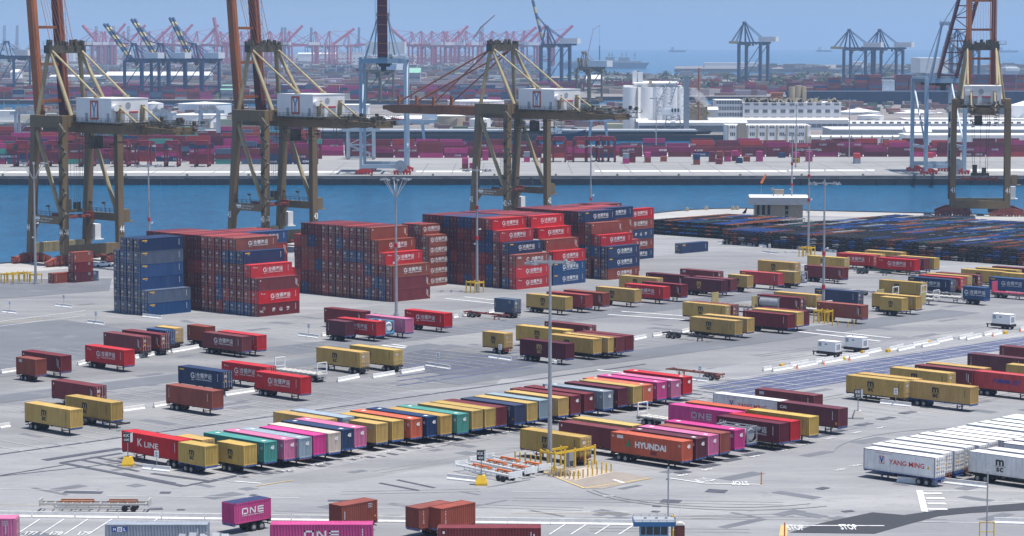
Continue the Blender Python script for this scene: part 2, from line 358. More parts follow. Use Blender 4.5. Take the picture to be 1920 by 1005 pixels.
            for i, g in enumerate('TRITON'): t(g, -h+0.8, H*0.76 - i*0.28, 0.22, 0)
        elif kind == 'patch': rect(mb, -h+0.9, -h+1.9, H*0.72, H*0.90, 6, T)
        elif kind == 'fortyfive': t('45', -h+0.6, H*0.62, .45, 0, bold=.03); t('45', h-0.6, H*0.62, .45, 0, bold=.03); [mb.add([(u_-.35, v_-.3, H+.012),(u_+.35, v_-.3, H+.012),(u_+.35, v_+.3, H+.012),(u_-.35, v_+.3, H+.012)], [(0,1,2,3)], 0) for u_, v_ in ((-h+1.6, .2), (h-1.4, -.1))] if side > 0 else None
        # reporting marks common to every box
        if L > 7 and kind not in ('ym', 'hyundai'):
            for k_ in range(7): rect(mb, h-1.25, h-1.12, H*0.78-k_*0.2, H*0.78-k_*0.2+0.12, 0 if kind not in ('msc', 'mscg') else 1, T)
        # forty-five foot marks at both ends
    if L > 13 or kind == 'one':
        for e in (-1, 1):
            TE = (lambda u, v: (L/2+0.012, u, v)) if e > 0 else (lambda u, v: (-L/2-0.09, -u, v))
            put_text(mb, '45', 0.35, H*0.60, 0.55, 0, T=TE, bold=0.05) if L > 13 else None
    return mb
# ---------------------------------------------------------------- container
def corrugated(mb, L, H, y, sgn, n):
    # trapezoid corrugation wall in x, depth 0.036
    xs = []; px_ = -L/2 + 0.16; step = (L - 0.32) / n
    for k in range(n):
        a = px_ + k*step
        xs += [(a, 0), (a+step*0.3, 0), (a+step*0.5, 1), (a+step*0.8, 1)]
    xs.append((px_ + n*step, 0))
    vs = []
    for x, d in xs:
        yy = sgn * (y - (0.06 if d else 0.0))
        vs += [(x, yy, 0.14), (x, yy, H-0.09)]
    fs = []
    for k in range(len(xs)-1):
        f = (2*k, 2*k+2, 2*k+3, 2*k+1)
        fs.append(f if sgn < 0 else f[::-1])
    mb.add(vs, fs)
def container_body(L, H, reefer=False):
    mb = MB(); h = L/2; w_ = CW/2
    n = int(L / 0.36)
    if reefer:
        mb.box(-h+0.02, h-0.02, -w_, w_, 0.1, H)
        for s_ in (-1, 1):
            mb.box(h-0.02, h+0.03, -w_+0.1, w_-0.1, 0.3, 1.6) if s_ > 0 else None
    else:
        for s_ in (-1, 1): corrugated(mb, L, H, w_-0.005, s_, n)
        # front wall (+x) corrugated
        m_ = 8; st = (CW-0.24)/m_; vs = []; pts = []
        for k in range(m_):
            a = -w_+0.12+k*st; pts += [(a,0),(a+st*.3,0),(a+st*.5,1),(a+st*.8,1)]
        pts.append((w_-0.12, 0))
        for yv, d in pts: vs += [(h-0.01-(0.08 if d else 0), yv, 0.14), (h-0.01-(0.08 if d else 0), yv, H-0.09)]
        mb.add(vs, [(2*k, 2*k+2, 2*k+3, 2*k+1) for k in range(len(pts)-1)])
        # roof with shallow ribs, floor
        nr = int(L/0.6); vs = []
        for k in range(nr*2+1):
            x = -h+0.1 + (L-0.2)*k/(nr*2); z = H-0.02-(0.02 if k % 2 else 0.0)
            vs += [(x, -w_+0.08, z), (x, w_-0.08, z)]
        mb.add(vs, [(2*k, 2*k+2, 2*k+3, 2*k+1) for k in range(nr*2)])
        mb.box(-h+0.1, h-0.1, -w_+0.08, w_-0.08, 0.05, 0.12)
    for s_ in (-1, 1):
        mb.box(-h, h, s_*w_-(0.06 if s_ > 0 else -0.0), s_*w_+(0.06 if s_ < 0 else 0.0), 0, 0.15)
        mb.box(-h, h, s_*w_-(0.08 if s_ > 0 else 0), s_*w_+(0.08 if s_ < 0 else 0), H-0.10, H)
        for e in (-1, 1):
            x0 = e*h - (0.16 if e > 0 else 0); y0 = s_*w_-(0.12 if s_ > 0 else 0)
            mb.box(x0, x0+0.16, y0, y0+0.12, 0.0, H+0.006)
    for e in (-1, 1):
        x0 = e*h - (0.10 if e > 0 else 0)
        mb.box(x0, x0+0.10, -w_+0.12, w_-0.12, 0, 0.14); mb.box(x0, x0+0.10, -w_+0.12, w_-0.12, H-0.12, H-0.003)
    if L > 13:   # corner castings of the 40-foot frame show as thick posts
        for s_ in (-1, 1):
            for e in (-1, 1): mb.box(e*6.0-0.09, e*6.0+0.09, s_*w_-0.02, s_*w_+0.02, 0, H)
    return mb.mesh("shipping_container", [M['paint']])
def door_mesh(H, side, reefer=False):
    mb = MB(); y0, y1 = (0.01, CW/2-0.13) if side > 0 else (-CW/2+0.13, -0.01)
    mb.box(-0.05, 0.0, y0, y1, 0.16, H-0.13, 0)
    for k in range(5):
        z = 0.3 + k*(H-0.75)/4
        mb.box(-0.075, -0.05, y0+0.05, y1-0.05, z, z+0.16, 0)
    for q in (0.25, 0.72):
        yy = y0 + (y1-y0)*q
        mb.box(-0.12, -0.08, yy-0.025, yy+0.025, 0.1, H-0.06, 1)
        for z in (0.12, 0.9, H-0.25): mb.box(-0.125, -0.075, yy-0.07, yy+0.07, z, z+0.09, 1)
        mb.box(-0.13, -0.12, yy-0.02, yy+0.3, 1.05, 1.12, 1)
    if side > 0: mb.box(-0.082, -0.078, y0+0.12, y0+0.75, H*0.62, H*0.80, 1); mb.box(-0.083, -0.079, y0+0.3, y0+0.6, H*0.40, H*0.5, 2)
    return mb.mesh("door", [M['paint'], M['pale'], M['yel']])
_cb = {}; _dm = {}; _lg = {}
def cont_parts(L, H, logo, reefer=False):
    L = round(L, 2); H = round(H, 2)
    if (L, H, reefer) not in _cb: _cb[(L, H, reefer)] = container_body(L, H, reefer)
    if H not in _dm: _dm[H] = (door_mesh(H, 1), door_mesh(H, -1))
    lg = None
    if not logo: logo = 'fortyfive' if L > 13 else 'plain'
    if logo:
        if (logo, L, H) not in _lg:
            mb = logo_mesh(logo, L, H)
            _lg[(logo, L, H)] = mb.mesh("lettering", LM) if mb.v else None
        lg = _lg[(logo, L, H)]
    return _cb[(L, H, reefer)], _dm[H], lg
def make_container(center, rz, L, H, colr, logo, label, group=None, cat='shipping container', tri=None, door_color=None):
    body, dm, lg = cont_parts(L, H, logo, reefer=(colr == 'white' and logo in ('ym', 'mscw', 'reef')))
    c = CC[colr]; j = random.uniform(0.88, 1.12); c = (c[0]*j, c[1]*j*random.uniform(.95, 1.05), c[2]*j, 1)
    o = link("shipping_container", body, None, center, rz, c)
    for d in dm: link("door", d, o, (-L/2, 0, 0), 0, c)
    if lg: link("lettering", lg, o)
    tag(o, label, cat, group)
    return o
# ---------------------------------------------------------------- chassis
def wheel_mesh():
    mb = MB()
    mb.cyl((0, -0.30, 0), (0, 0.30, 0), 0.51, 16, 0)
    for s_ in (-1, 1):
        mb.cyl((0, s_*0.302, 0), (0, s_*0.31, 0), 0.29, 12, 1); mb.cyl((0, s_*0.30, 0), (0, s_*0.36, 0), 0.11, 8, 1)
    return mb.mesh("wheel", [M['tyre'], M['rim']])
WHEEL = wheel_mesh()
def leg_mesh():
    mb = MB(); mb.box(-0.09, 0.09, -0.09, 0.09, 0.12, 0.95); mb.box(-0.06, 0.06, -0.06, 0.06, 0.05, 0.2); mb.box(-0.2, 0.2, -0.18, 0.18, 0, 0.06)
    mb.beam((0.0, 0, 0.45), (0.7, 0, 0.95), 0.06)
    return mb.mesh("landing_leg", [M['frame']])
LEG = leg_mesh()
_ch = {}
def chassis_mesh(L, bare=False):
    k = (round(L, 1), bare)
    if k in _ch: return _ch[k]
    mb = MB(); h = L/2
    for s_ in (-1, 1):
        mb.box(-h+0.1, h-0.1, s_*0.48-0.05, s_*0.48+0.05, 0.98, 1.24, 0)
    n = int(L/1.3)
    for i in range(n): x = -h+0.6+i*(L-1.2)/max(1, n-1); mb.box(x-0.05, x+0.05, -0.43, 0.43, 1.02, 1.16, 0)
    mb.box(h-0.28, h-.02, -1.1, 1.1, 1.0, 1.18, 0); [mb.box(h-0.30, h, y_, y_+.5, 1.12, 1.27, 1) for y_ in (-1.2, -.5, .05, .7)]; mb.box(-h, -h+0.3, -1.2, 1.2, 0.95, 1.27, 0)
    if L > 10: mb.box(-h+5.0, -h+5.2, -1.2, 1.2, 1.05, 1.27, 0); mb.box(h-5.2, h-5.0, -1.2, 1.2, 1.05, 1.27, 0)
    mb.box(-h, -h+0.08, -1.1, 1.1, 0.55, 0.68, 0)
    for s_ in (-1, 1): mb.box(-h, -h+0.08, s_*0.6-0.05, s_*0.6+0.05, 0.6, 1.0, 0)
    for a in (1.5, 2.8): mb.box(-h+a-0.07, -h+a+0.07, -0.9, 0.9, 0.44, 0.58, 0)
    mb.box(-h+0.9, -h+3.4, -0.55, -0.45, 0.62, 0.98, 0); mb.box(-h+0.9, -h+3.4, 0.45, 0.55, 0.62, 0.98, 0)
    mb.box(h-2.9, h-2.7, -0.8, 0.8, 0.5, 0.6, 0)
    _ch[k] = mb.mesh("container_chassis", [M['frame'], M['bolster'] if not bare else M['frame']])
    return _ch[k]
FRC = dict(black=(0.03,0.03,0.035,1), rust=(0.24,0.07,0.04,1), blue=(0.025,0.09,0.30,1), red=(0.22,0.03,0.03,1), green=(0.05,0.11,0.10,1), grey=(0.42,0.42,0.42,1), orange=(0.4,0.16,0.08,1), white=(0.6,0.6,0.6,1))
def make_chassis(center, rz, L, colr, label, group=None, flip=False, bare=False, parts=True):
    """rear axles at local -x"""
    o = link("container_chassis", chassis_mesh(L, bare), None, center, rz + (math.pi if flip else 0), FRC[colr])
    if parts:
        for a in (1.5, 2.8):
            for s_ in (-1, 1): link("wheel", WHEEL, o, (-L/2+a, s_*0.86, 0.51))
        for s_ in (-1, 1): link("landing_leg", LEG, o, (L/2-2.9, s_*0.72, 0), 0, FRC[colr])
    tag(o, label, 'container chassis', group)
    return o
# ---------------------------------------------------------------- setting: ground, water
def ground_mat(f_=1.0, name='terminal_asphalt'):
    m = bpy.data.materials.new(name); m.use_nodes = True; n = m.node_tree; N = n.nodes; L = n.links
    b = N["Principled BSDF"]; b.inputs["Roughness"].default_value = 0.9; b.inputs["Specular IOR Level"].default_value = 0.2
    g = N.new("ShaderNodeNewGeometry")
    def noise(scale, sc=(1,1,1), rot=0.0, det=6, rough=0.6):
        mp = N.new("ShaderNodeMapping"); mp.inputs["Rotation"].default_value = (0,0,rot); mp.inputs["Scale"].default_value = sc
        L.new(g.outputs["Position"], mp.inputs[0])
        t = N.new("ShaderNodeTexNoise"); t.inputs["Scale"].default_value = scale; t.inputs["Detail"].default_value = det; t.inputs["Roughness"].default_value = rough
        L.new(mp.outputs[0], t.inputs["Vector"]); return t.outputs[0]
    def mrange(v, a, b_, c, d):
        r = N.new("ShaderNodeMapRange"); r.inputs[1].default_value = a; r.inputs[2].default_value = b_; r.inputs[3].default_value = c; r.inputs[4].default_value = d
        L.new(v, r.inputs[0]); return r.outputs[0]
    def mix(f, a, c):
        x = N.new("ShaderNodeMix"); x.data_type = 'RGBA'; L.new(f, x.inputs[0])
        for i, q in ((6, a), (7, c)):
            if isinstance(q, tuple): x.inputs[i].default_value = (*[v_*f_ for v_ in q], 1)
            else: L.new(q, x.inputs[i])
        return x.outputs[2]
    c = mix(mrange(noise(0.018, det=5), 0.35, 0.65, 0, 1), (0.24,0.243,0.25), (0.325,0.326,0.33))
    c = mix(mrange(noise(0.010, (1, 5, 1), R(44)-math.pi/2), 0.44, 0.60, 0, 0.8), c, (0.205,0.208,0.22))      # lanes of wear along the grid
    c = mix(mrange(noise(0.012, (1, 6, 1), R(44)), 0.5, 0.66, 0, 0.6), c, (0.39,0.385,0.38))
    c = mix(mrange(noise(0.22, (1, 7, 1), R(44)-math.pi/2, 8, 0.7), 0.50, 0.70, 0, 0.7), c, (0.19,0.192,0.215))  # tyre streaks
    c = mix(mrange(noise(0.35, (1, 9, 1), R(44)), 0.54, 0.74, 0, 0.6), c, (0.18,0.182,0.205))
    c = mix(mrange(noise(0.25, det=9, rough=0.75), 0.58, 0.70, 0, 0.6), c, (0.15,0.15,0.165))
    c = mix(mrange(noise(1.4, det=4), 0.3, 0.7, 0, 0.14), c, (0.14,0.14,0.15))
    c = mix(mrange(noise(0.5, (1, 3, 1), 0.4, 8, 0.75), 0.60, 0.70, 0, 0.6), c, (0.45,0.44,0.43))
    L.new(c, b.inputs["Base Color"])
    return m
M['ground'] = ground_mat()
M['yard'] = ground_mat(0.86, 'yard_asphalt')
M['yard2'] = ground_mat(0.75, 'yard_asphalt_dark')
def deck_mat():
    m = mat("far_wharf_concrete", (0.27,0.268,0.265), 0.9, var=0.2, scale=0.03, dirt=(0.18,0.18,0.19), dirt_amt=0.8, stretch=(1,3,1), world=True)
    return m
M['deck'] = deck_mat()
M['land'] = mat("far_land", (0.20,0.18,0.17), 0.9, var=0.3, scale=0.01, dirt=(0.32,0.30,0.28), dirt_amt=0.7, world=True)
def water_mat():
    m = bpy.data.materials.new("harbour_water"); m.use_nodes = True; n = m.node_tree; N = n.nodes; L = n.links
    b = N["Principled BSDF"]; b.inputs["Roughness"].default_value = 0.12; b.inputs["IOR"].default_value = 1.33
    g = N.new("ShaderNodeNewGeometry")
    mp = N.new("ShaderNodeMapping"); mp.inputs["Scale"].default_value = (0.6, 1, 1); L.new(g.outputs["Position"], mp.inputs[0])
    n1 = N.new("ShaderNodeTexNoise"); n1.inputs["Scale"].default_value = 0.30; n1.inputs["Detail"].default_value = 6; n1.inputs["Roughness"].default_value = 0.6
    L.new(mp.outputs[0], n1.inputs["Vector"])
    bp = N.new("ShaderNodeBump"); bp.inputs["Strength"].default_value = 1.0; bp.inputs["Distance"].default_value = 1.5
    L.new(n1.outputs[0], bp.inputs["Height"]); L.new(bp.outputs[0], b.inputs["Normal"])
    n2 = N.new("ShaderNodeTexNoise"); n2.inputs["Scale"].default_value = 0.012; n2.inputs["Detail"].default_value = 5
    mp2 = N.new("ShaderNodeMapping"); mp2.inputs["Scale"].default_value = (0.35, 1, 1); L.new(g.outputs["Position"], mp2.inputs[0]); L.new(mp2.outputs[0], n2.inputs["Vector"])
    mx_ = N.new("ShaderNodeMix"); mx_.data_type = 'RGBA'; L.new(n2.outputs[0], mx_.inputs[0])
    mx_.inputs[6].default_value = (0.001,0.062,0.145,1); mx_.inputs[7].default_value = (0.002,0.118,0.245,1)
    n3 = N.new("ShaderNodeTexNoise"); n3.inputs["Scale"].default_value = 0.22; n3.inputs["Detail"].default_value = 5; n3.inputs["Roughness"].default_value = 0.75
    mp3 = N.new("ShaderNodeMapping"); mp3.inputs["Scale"].default_value = (1.0, 0.22, 1); L.new(g.outputs["Position"], mp3.inputs[0]); L.new(mp3.outputs[0], n3.inputs["Vector"])
    r3 = N.new("ShaderNodeMapRange"); r3.inputs[1].default_value = 0.3; r3.inputs[2].default_value = 0.7; r3.inputs[3].default_value = 0.72; r3.inputs[4].default_value = 1.28; L.new(n3.outputs[0], r3.inputs[0])
    v3 = N.new("ShaderNodeVectorMath"); v3.operation = 'SCALE'; L.new(mx_.outputs[2], v3.inputs[0]); L.new(r3.outputs[0], v3.inputs["Scale"])
    L.new(v3.outputs[0], b.inputs["Base Color"])
    return m
M['water'] = water_mat()
M['tanpad'] = mat('pad_concrete', (0.42,0.37,0.32), .9, var=.1, world=True)
M['tyremark'] = mat('tyre_mark', (0.19,0.19,0.20), 0.9, var=0.2, scale=0.5, world=True, dirt=(0.29,0.287,0.285), dirt_amt=1.0)
def sheet(name, pts, m, z=0.0, kind='structure', wall=None):
    mb = MB(); vs = [(p[0], p[1], z) for p in pts]
    mb.add(vs, [tuple(range(len(vs)))])
    mats = [m]
    if wall:
        n = len(vs); zz = wall[0]; mats.append(wall[1])
        mb.add(vs + [(v[0], v[1], zz) for v in vs], [(i, (i+1) % n, (i+1) % n + n, i + n) for i in range(n)], 1)
    me = mb.mesh(name, mats)
    bm = bmesh.new(); bm.from_mesh(me)
    for f in bm.faces:
        if abs(f.normal.z) > 0.5 and f.normal.z < 0: f.normal_flip()
    bmesh.ops.triangulate(bm, faces=[f for f in bm.faces if len(f.verts) > 4]); bm.to_mesh(me); bm.free()
    o = link(name, me); o['kind'] = kind; return o
E0 = Vector((-143.5, 698, 0))
edge = [E0 - D2*750, E0, E0 + D2*262] + [at(x, y) for x, y in ((1262,396.3),(1300,393.3),(1345,391.4),(1400,391),(1450,392.5),(1500,394.7),(1700,399.2),(1920,404))]
last = edge[-1]; dirq = (last - edge[-3]).normalized()
edge.append(last + dirq*900)
g_pts = [(p.x, p.y) for p in edge] + [(1100, -80), (-700, -80)]
struct(sheet('ground', [(x, y) for x, y in g_pts], M['ground'], 0, wall=(-7, M['dark'])))
# quay apron: paler concrete strip with a low dark kerb along the water
mb = MB()
for a, b_ in zip(edge[:-1], edge[1:]):
    d = (b_-a).normalized(); nrm = Vector((d.y, -d.x, 0))
    mb.beam(a + nrm*0.5 + Vector((0,0,0.15)), b_ + nrm*0.5 + Vector((0,0,0.15)), 0.5, 0.3)
struct(mb.build('quay_kerb', M['dark']))
ap = [E0 - D2*750, E0, E0 + D2*262] + edge[3:]
inner = []
for i, p in enumerate(ap):
    q = ap[min(i+1, len(ap)-1)]; r_ = ap[max(i-1, 0)]; d = (q-r_).normalized(); inner.append(p + Vector((d.y, -d.x, 0))*26)
for i in range(len(ap)-1):
    if i == 0: continue
mb = MB()
for i in range(len(ap)-1):
    d = Vector((0,0,0.004)); o1 = (ap[i+1]-ap[i]).normalized(); nn = Vector((o1.y, -o1.x, 0))*0.8
    mb.add([ap[i]+d+nn, ap[i+1]+d+nn, inner[i+1]+d, inner[i]+d], [(0,3,2,1)])
struct(mb.build('quay_apron', mat('quay_apron', (0.36,0.35,0.335), .9, var=.12, scale=.05, dirt=(.24,.24,.24), dirt_amt=.6, world=True)))
WZ = -4.0
struct(sheet('water', [(-6500,-400),(6500,-400),(6500,16300),(-6500,16300)], M['water'], WZ))
# ---- far land
def P(x, y, z=0): q = at(x, y, z); return (q.x, q.y)
struct(sheet('wharf', [(-900,1148),(900,1161),(900,1490),(187,1490),(-140,1490),(-140,1640),(-330,2230),(-1200,2230)], M['deck'], 0, wall=(-1.2, M['conc'])))
struct(sheet('shore', [(-139,1650),(1200,1650),(1200,2420),(-139,2420)], M['land'], 0, wall=(-5, M['dark'])))
struct(sheet('point', [(140,1492),(1200,1492),(1200,1652),(140,1652)], M['deck'], -0.02, wall=(-5, M['dark'])))
struct(sheet('far_shore', [(-3000,2600),(90,2600),(90,2760),(1700,2760),(1900,4600),(500,4400),(330,4250),(60,4300),(-60,5600),(-150,10500),(-4500,10500)], M['land'], 0, wall=(-5, M['dark'])))
struct(sheet('breakwater', [(330,5150),(2600,4850),(2600,5350),(900,6100),(360,5600)], M['land'], 3, wall=(-5, M['land'])))
struct(sheet('hills', [(-5000,14500),(-1500,14500),(-1500,15500),(-5000,15500)], M['land'], 5, wall=(-5, M['land'])))
# ---------------------------------------------------------------- painted and patched ground
def poly(name, pts, m, z): JIT[0] += 1; z = z + (JIT[0] % 10)*.001; return sheet(name, [P(x, y) if not isinstance(p, Vector) else (p.x, p.y) for p in pts for (x, y) in [p]], m, z)
def strip(name, x, y, width, x0, x1, m, z, d=None):
    """a lane through photo point (x, y) along the grid, between two photo columns"""
    JIT[0] += 1; z = z + (JIT[0] % 10)*.001
    c = at(x, y); d = D2 if d is None else d; nrm = Vector((d.y, -d.x, 0))
    def tt(xx):  # column xx on the line c + t d
        k = (xx-960)/FP; return (k*(c.y*cp + HC*sp) - c.x)/(d.x - k*d.y*cp)
    a, b_ = c + d*tt(x0), c + d*tt(x1)
    return struct(sheet(name, [(a - nrm*width/2)[:2], (b_ - nrm*width/2)[:2], (b_ + nrm*width/2)[:2], (a + nrm*width/2)[:2]], m, z))
Z1, Z2, Z3, Z4 = 0.036, 0.048, 0.062, 0.078
JIT = [0]
struct(sheet('yard_surface', [P(x, y) for x, y in [(-80,560),(180,536),(560,592),(800,560),(1225,480),(1360,470),(1990,530),(1990,588),(1640,640),(1340,690),(900,712),(470,780),(220,820),(-80,850)]], M['yard'], 0.004))
struct(sheet('yard_surface', [P(x, y) for x, y in [(-80,604),(170,590),(560,640),(760,655),(1010,640),(930,720),(600,745),(300,700),(-80,742)]], M['yard2'], 0.008))
struct(sheet('yard_surface', [P(x, y) for x, y in [(470,905),(1290,745),(1420,742),(1180,812),(640,905)]], M['yard'], 0.005))
strip('lane', 1000, 603, 12, 520, 1560, M['oldasph'], Z1)
strip('lane', 1235, 660, 11, 820, 1800, M['oldasph'], Z1)
strip('lane', 300, 712, 8.5, -60, 830, M['oldasph'], Z1)
poly('lane', [(-40,612),(120,600),(330,632),(200,668),(-40,697)], M['oldasph'], Z1)
poly('lane', [(-40,524),(210,522),(205,545),(-40,563)], M['oldasph'], Z1)
poly('asphalt_patch', [(762,662),(800,655),(960,668),(1010,682),(905,703),(830,703),(735,684)], mat('slate_patch', (0.095,0.10,0.12), .9, var=.25, scale=.12, world=True, dirt=(.2,.2,.21), dirt_amt=.9), Z1)
for k in range(5): strip('asphalt_patch', 880+k*9, 672+k*7, .8, 745, 1000, M['blueasph'], Z2)
strip('asphalt_patch', 1640, 684, 9.5, 1345, 1990, M['blueasph'], Z1)
strip('asphalt_patch', 1560, 711, 8, 1370, 1700, M['blueasph'], Z1)
poly('asphalt_patch', [(1480,999),(1540,981),(1636,961),(1695,966),(1780,954),(1925,943),(1925,957),(1820,962),(1760,968),(1700,984),(1640,1001)], M['newasph'], Z1)
strip('seam_line', 480, 785, 0.7, -60, 1210, M['seal_shade'], Z2)
poly('stained_pad', [(1012,885),(1075,873),(1190,890),(1222,897),(1130,917),(1095,915)], M['sand'], Z1)
poly('concrete_pad', [(1030,893),(1077,901.5),(1151,885.5),(1100,876)], M['tanpad'], Z2)
mb = MB()
def gline(mb, a, b_, wd, z):
    a, b_ = (at(*a) if not isinstance(a, Vector) else a), (at(*b_) if not isinstance(b_, Vector) else b_)
    JIT[0] += 1; z = z + (JIT[0] % 12)*.001
    d = (b_-a).normalized(); n_ = Vector((d.y, -d.x, 0))*wd/2; zz = Vector((0,0,z))
    mb.add([a-n_+zz, b_-n_+zz, b_+n_+zz, a+n_+zz], [(0,3,2,1)])
# crack sealing and oil marks
rs = random.Random(3)
for a, b_, w_ in [((83,863),(228,841),1.6),((115,868),(345,912),1.0),((150,862),(260,884),.7),((180,858),(300,880),.7),((228,888),(325,907),1.2),((345,912),(460,888),.5),
                  ((285,888),(390,902),1.0),((385,905),(440,893),1.0),((115,868),(228,850),1.0),((0,892),(120,872),.4),((0,893),(230,868),.3),
                  ((120,923),(192,924),1.6),((300,924),(320,924),1.4),((282,955),(305,954),1.4),((332,956),(347,956),.8),((615,939),(665,939),1.0),((630,968),(662,968),1.6),
                  ((712,906),(785,920),.6),((745,900),(815,915),.6),((1240,939),(1276,941),2.2),((1224,949),(1240,950),1.0),((1222,959),(1236,960),1.0),
                  ((1325,920),(1362,922),2.4),((470,928),(480,929),1.0),((1580,960),(1600,958),1.0),((1535,915),(1550,917),2.0)]:
    gline(mb, a, b_, w_, Z2)
for k in range(46):     # dark oil spots in the stall fronts
    t = k/46; x = 455 + t*880; y = 893 - t*150
    q = at(x + rs.uniform(-6, 6), y + rs.uniform(-3, 3)); 
    gline(mb, q, q + D1*rs.uniform(1.0, 2.2), rs.uniform(.5, 1.1), Z2)
for k in range(14):
    q = at(1240 + k*42 + 30, 893 - k*11.2 - 5); gline(mb, q, q + D2*rs.uniform(2.5, 4.2), 1.6, Z2)
# oil and painted-in shade darken the ground at the nose of each stall
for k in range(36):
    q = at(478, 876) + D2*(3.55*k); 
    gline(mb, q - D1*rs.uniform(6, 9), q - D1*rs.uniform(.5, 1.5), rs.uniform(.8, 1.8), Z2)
struct(mb.build('tar_and_shade_patches', M['seal_shade']))
mb = MB()
for k in range(170):     # worn patches, repairs and stains scattered on the grid
    xx, yy = rs.uniform(-20, 1940), rs.uniform(560, 1000); q = at(xx, yy); dd = rs.choice((D1, D2))
    gline(mb, q, q + dd*rs.uniform(2, 9), rs.uniform(.5, 3.0), 0.012)
struct(mb.build('repair_patches', M['oldasph']))
mb = MB()
for k in range(60):     # long pairs of tyre tracks along the aisles
    xx, yy = rs.uniform(-20, 1940), rs.uniform(580, 1000); q = at(xx, yy); dd = (D2 + D1*rs.uniform(-.08, .08)).normalized() if yy < 900 else (Vector((1, rs.uniform(-.25, .25), 0))).normalized()
    l_ = rs.uniform(10, 45); n_ = Vector((dd.y, -dd.x, 0))
    for o_ in (0, 1.9): gline(mb, q + n_*o_, q + n_*o_ + dd*l_, .28, 0.024)
struct(mb.build('tyre_marks', M['tyremark']))
# faint tyre tracks curving at the lower right
mb = MB()
for cxq, cyq, r0, a0, a1 in [(52,330,26,-10,80),(54,330,28,-10,80),(70,345,34,10,95),(30,352,20,200,300),(31,352,22,200,300),(78,372,30,100,170)]:
    pv = None
    for k in range(15):
        a = R(a0+(a1-a0)*k/14); q = Vector((cxq+r0*math.cos(a), cyq+r0*math.sin(a), 0))
        if pv: gline(mb, pv, q, 0.28, Z2)
        pv = q
struct(mb.build('tyre_marks', M['tyremark']))
# white stall lines: rows of short lines in the D1 direction, spaced along D2
mb = MB()
def stalls(x, y, n, back=15.0, step=3.75, wd=0.14, skip=()):
    q = at(x, y)
    for k in range(n):
        if k in skip: continue
        a = q + D2*step*k; gline(mb, a - D1*back, a, wd, Z3)
stalls(60, 850, 24, 14); stalls(-60, 790, 40, 13); stalls(470, 770, 14, 12)
stalls(-40, 690, 30, 13); stalls(700, 610, 0)
stalls(440, 905, 66, 15); stalls(900, 690, 30, 14); stalls(930, 760, 0); stalls(1290, 640, 36, 14)
stalls(1060, 600, 60, 14); stalls(1230, 880, 30, 15); stalls(1700, 780, 24, 14)
stalls(620, 660, 22, 13); stalls(1100, 540, 50, 14); stalls(1240, 480, 30, 30, 7)
struct(mb.build('stall_lines', M['lineworn']))
mb = MB()
for a, b_, w_ in [((835,560),(930,570),.9),((870,557),(935,564),.8),((1140,590),(1290,600),1.0),((1165,584),(1300,594),.9),((1480,620),(1650,640),1.0),((1530,619),(1670,634),.9),
                  ((0,603),(160,583),.4),((0,612),(160,592),.3),((716,648),(760,653),1.0),((735,646),(762,650),.8),((1120,694),(1170,699),.8),
                  ((1255,897),(1322,907),.45),((1322,907),(1425,909),.45),((1480,986),(1658,986.5),.45),((1724,920),(1734,960),.9),
                  ((1728,921),(1925,922),.16),((1735,940),(1925,942),.16),((1730,979),(1925,982),.16),((0,917),(180,921),.12),((200,930),(560,934),.12),((960,922),(1060,924),.12),((1130,931),(1150,931),.4),
                  ((440,903),(490,907),.5),((1150,900),(1170,906),.6),((1000,962),(1180,960),.1),((640,952),(760,952),.1)]:
    gline(mb, a, b_, w_, Z3)
for k, (x0, y0, x1) in enumerate([(1732,926,1766),(1736,935,1771),(1739,945,1773),(1740,955,1776)]): gline(mb, (x0, y0), (x1, y0), 1.2, Z3)
for k in range(5):   # stall lines in the bottom strip run toward the lens
    pass
for x in (30, 75, 120, 165, 250, 1030, 1070, 1115, 1160): gline(mb, (x, 1003), (x+45, 974), 0.2, Z3)
# lane lines along the grid through the blue strips
for k in range(6):
    c = at(1640, 684) + Vector((D2.y, -D2.x, 0))*(k*3.2-6.5)
    gline(mb, c - D2*62, c + D2*120, 0.16, Z3)
for k in range(16):
    c = at(1640, 684) + D2*(k*9-60); gline(mb, c - Vector((D2.y, -D2.x, 0))*6, c + Vector((D2.y, -D2.x, 0))*8, 0.14, Z4)
struct(mb.build('lane_lines', M['line']))
mb = MB()
for a, b_, w_ in [((1015,884),(1095,916),.4),((1095,916),(1222,897),.4),((480,912),(550,901),.3),((0,606),(80,598),.3),((0,946),(250,952),.1),((960,963),(1180,963),.12),((1468,1006),(1471,985),1.0),((1425,907),(1429,906),.5)]:
    gline(mb, a, b_, w_, Z3)
struct(mb.build('yellow_lines', M['liney']))
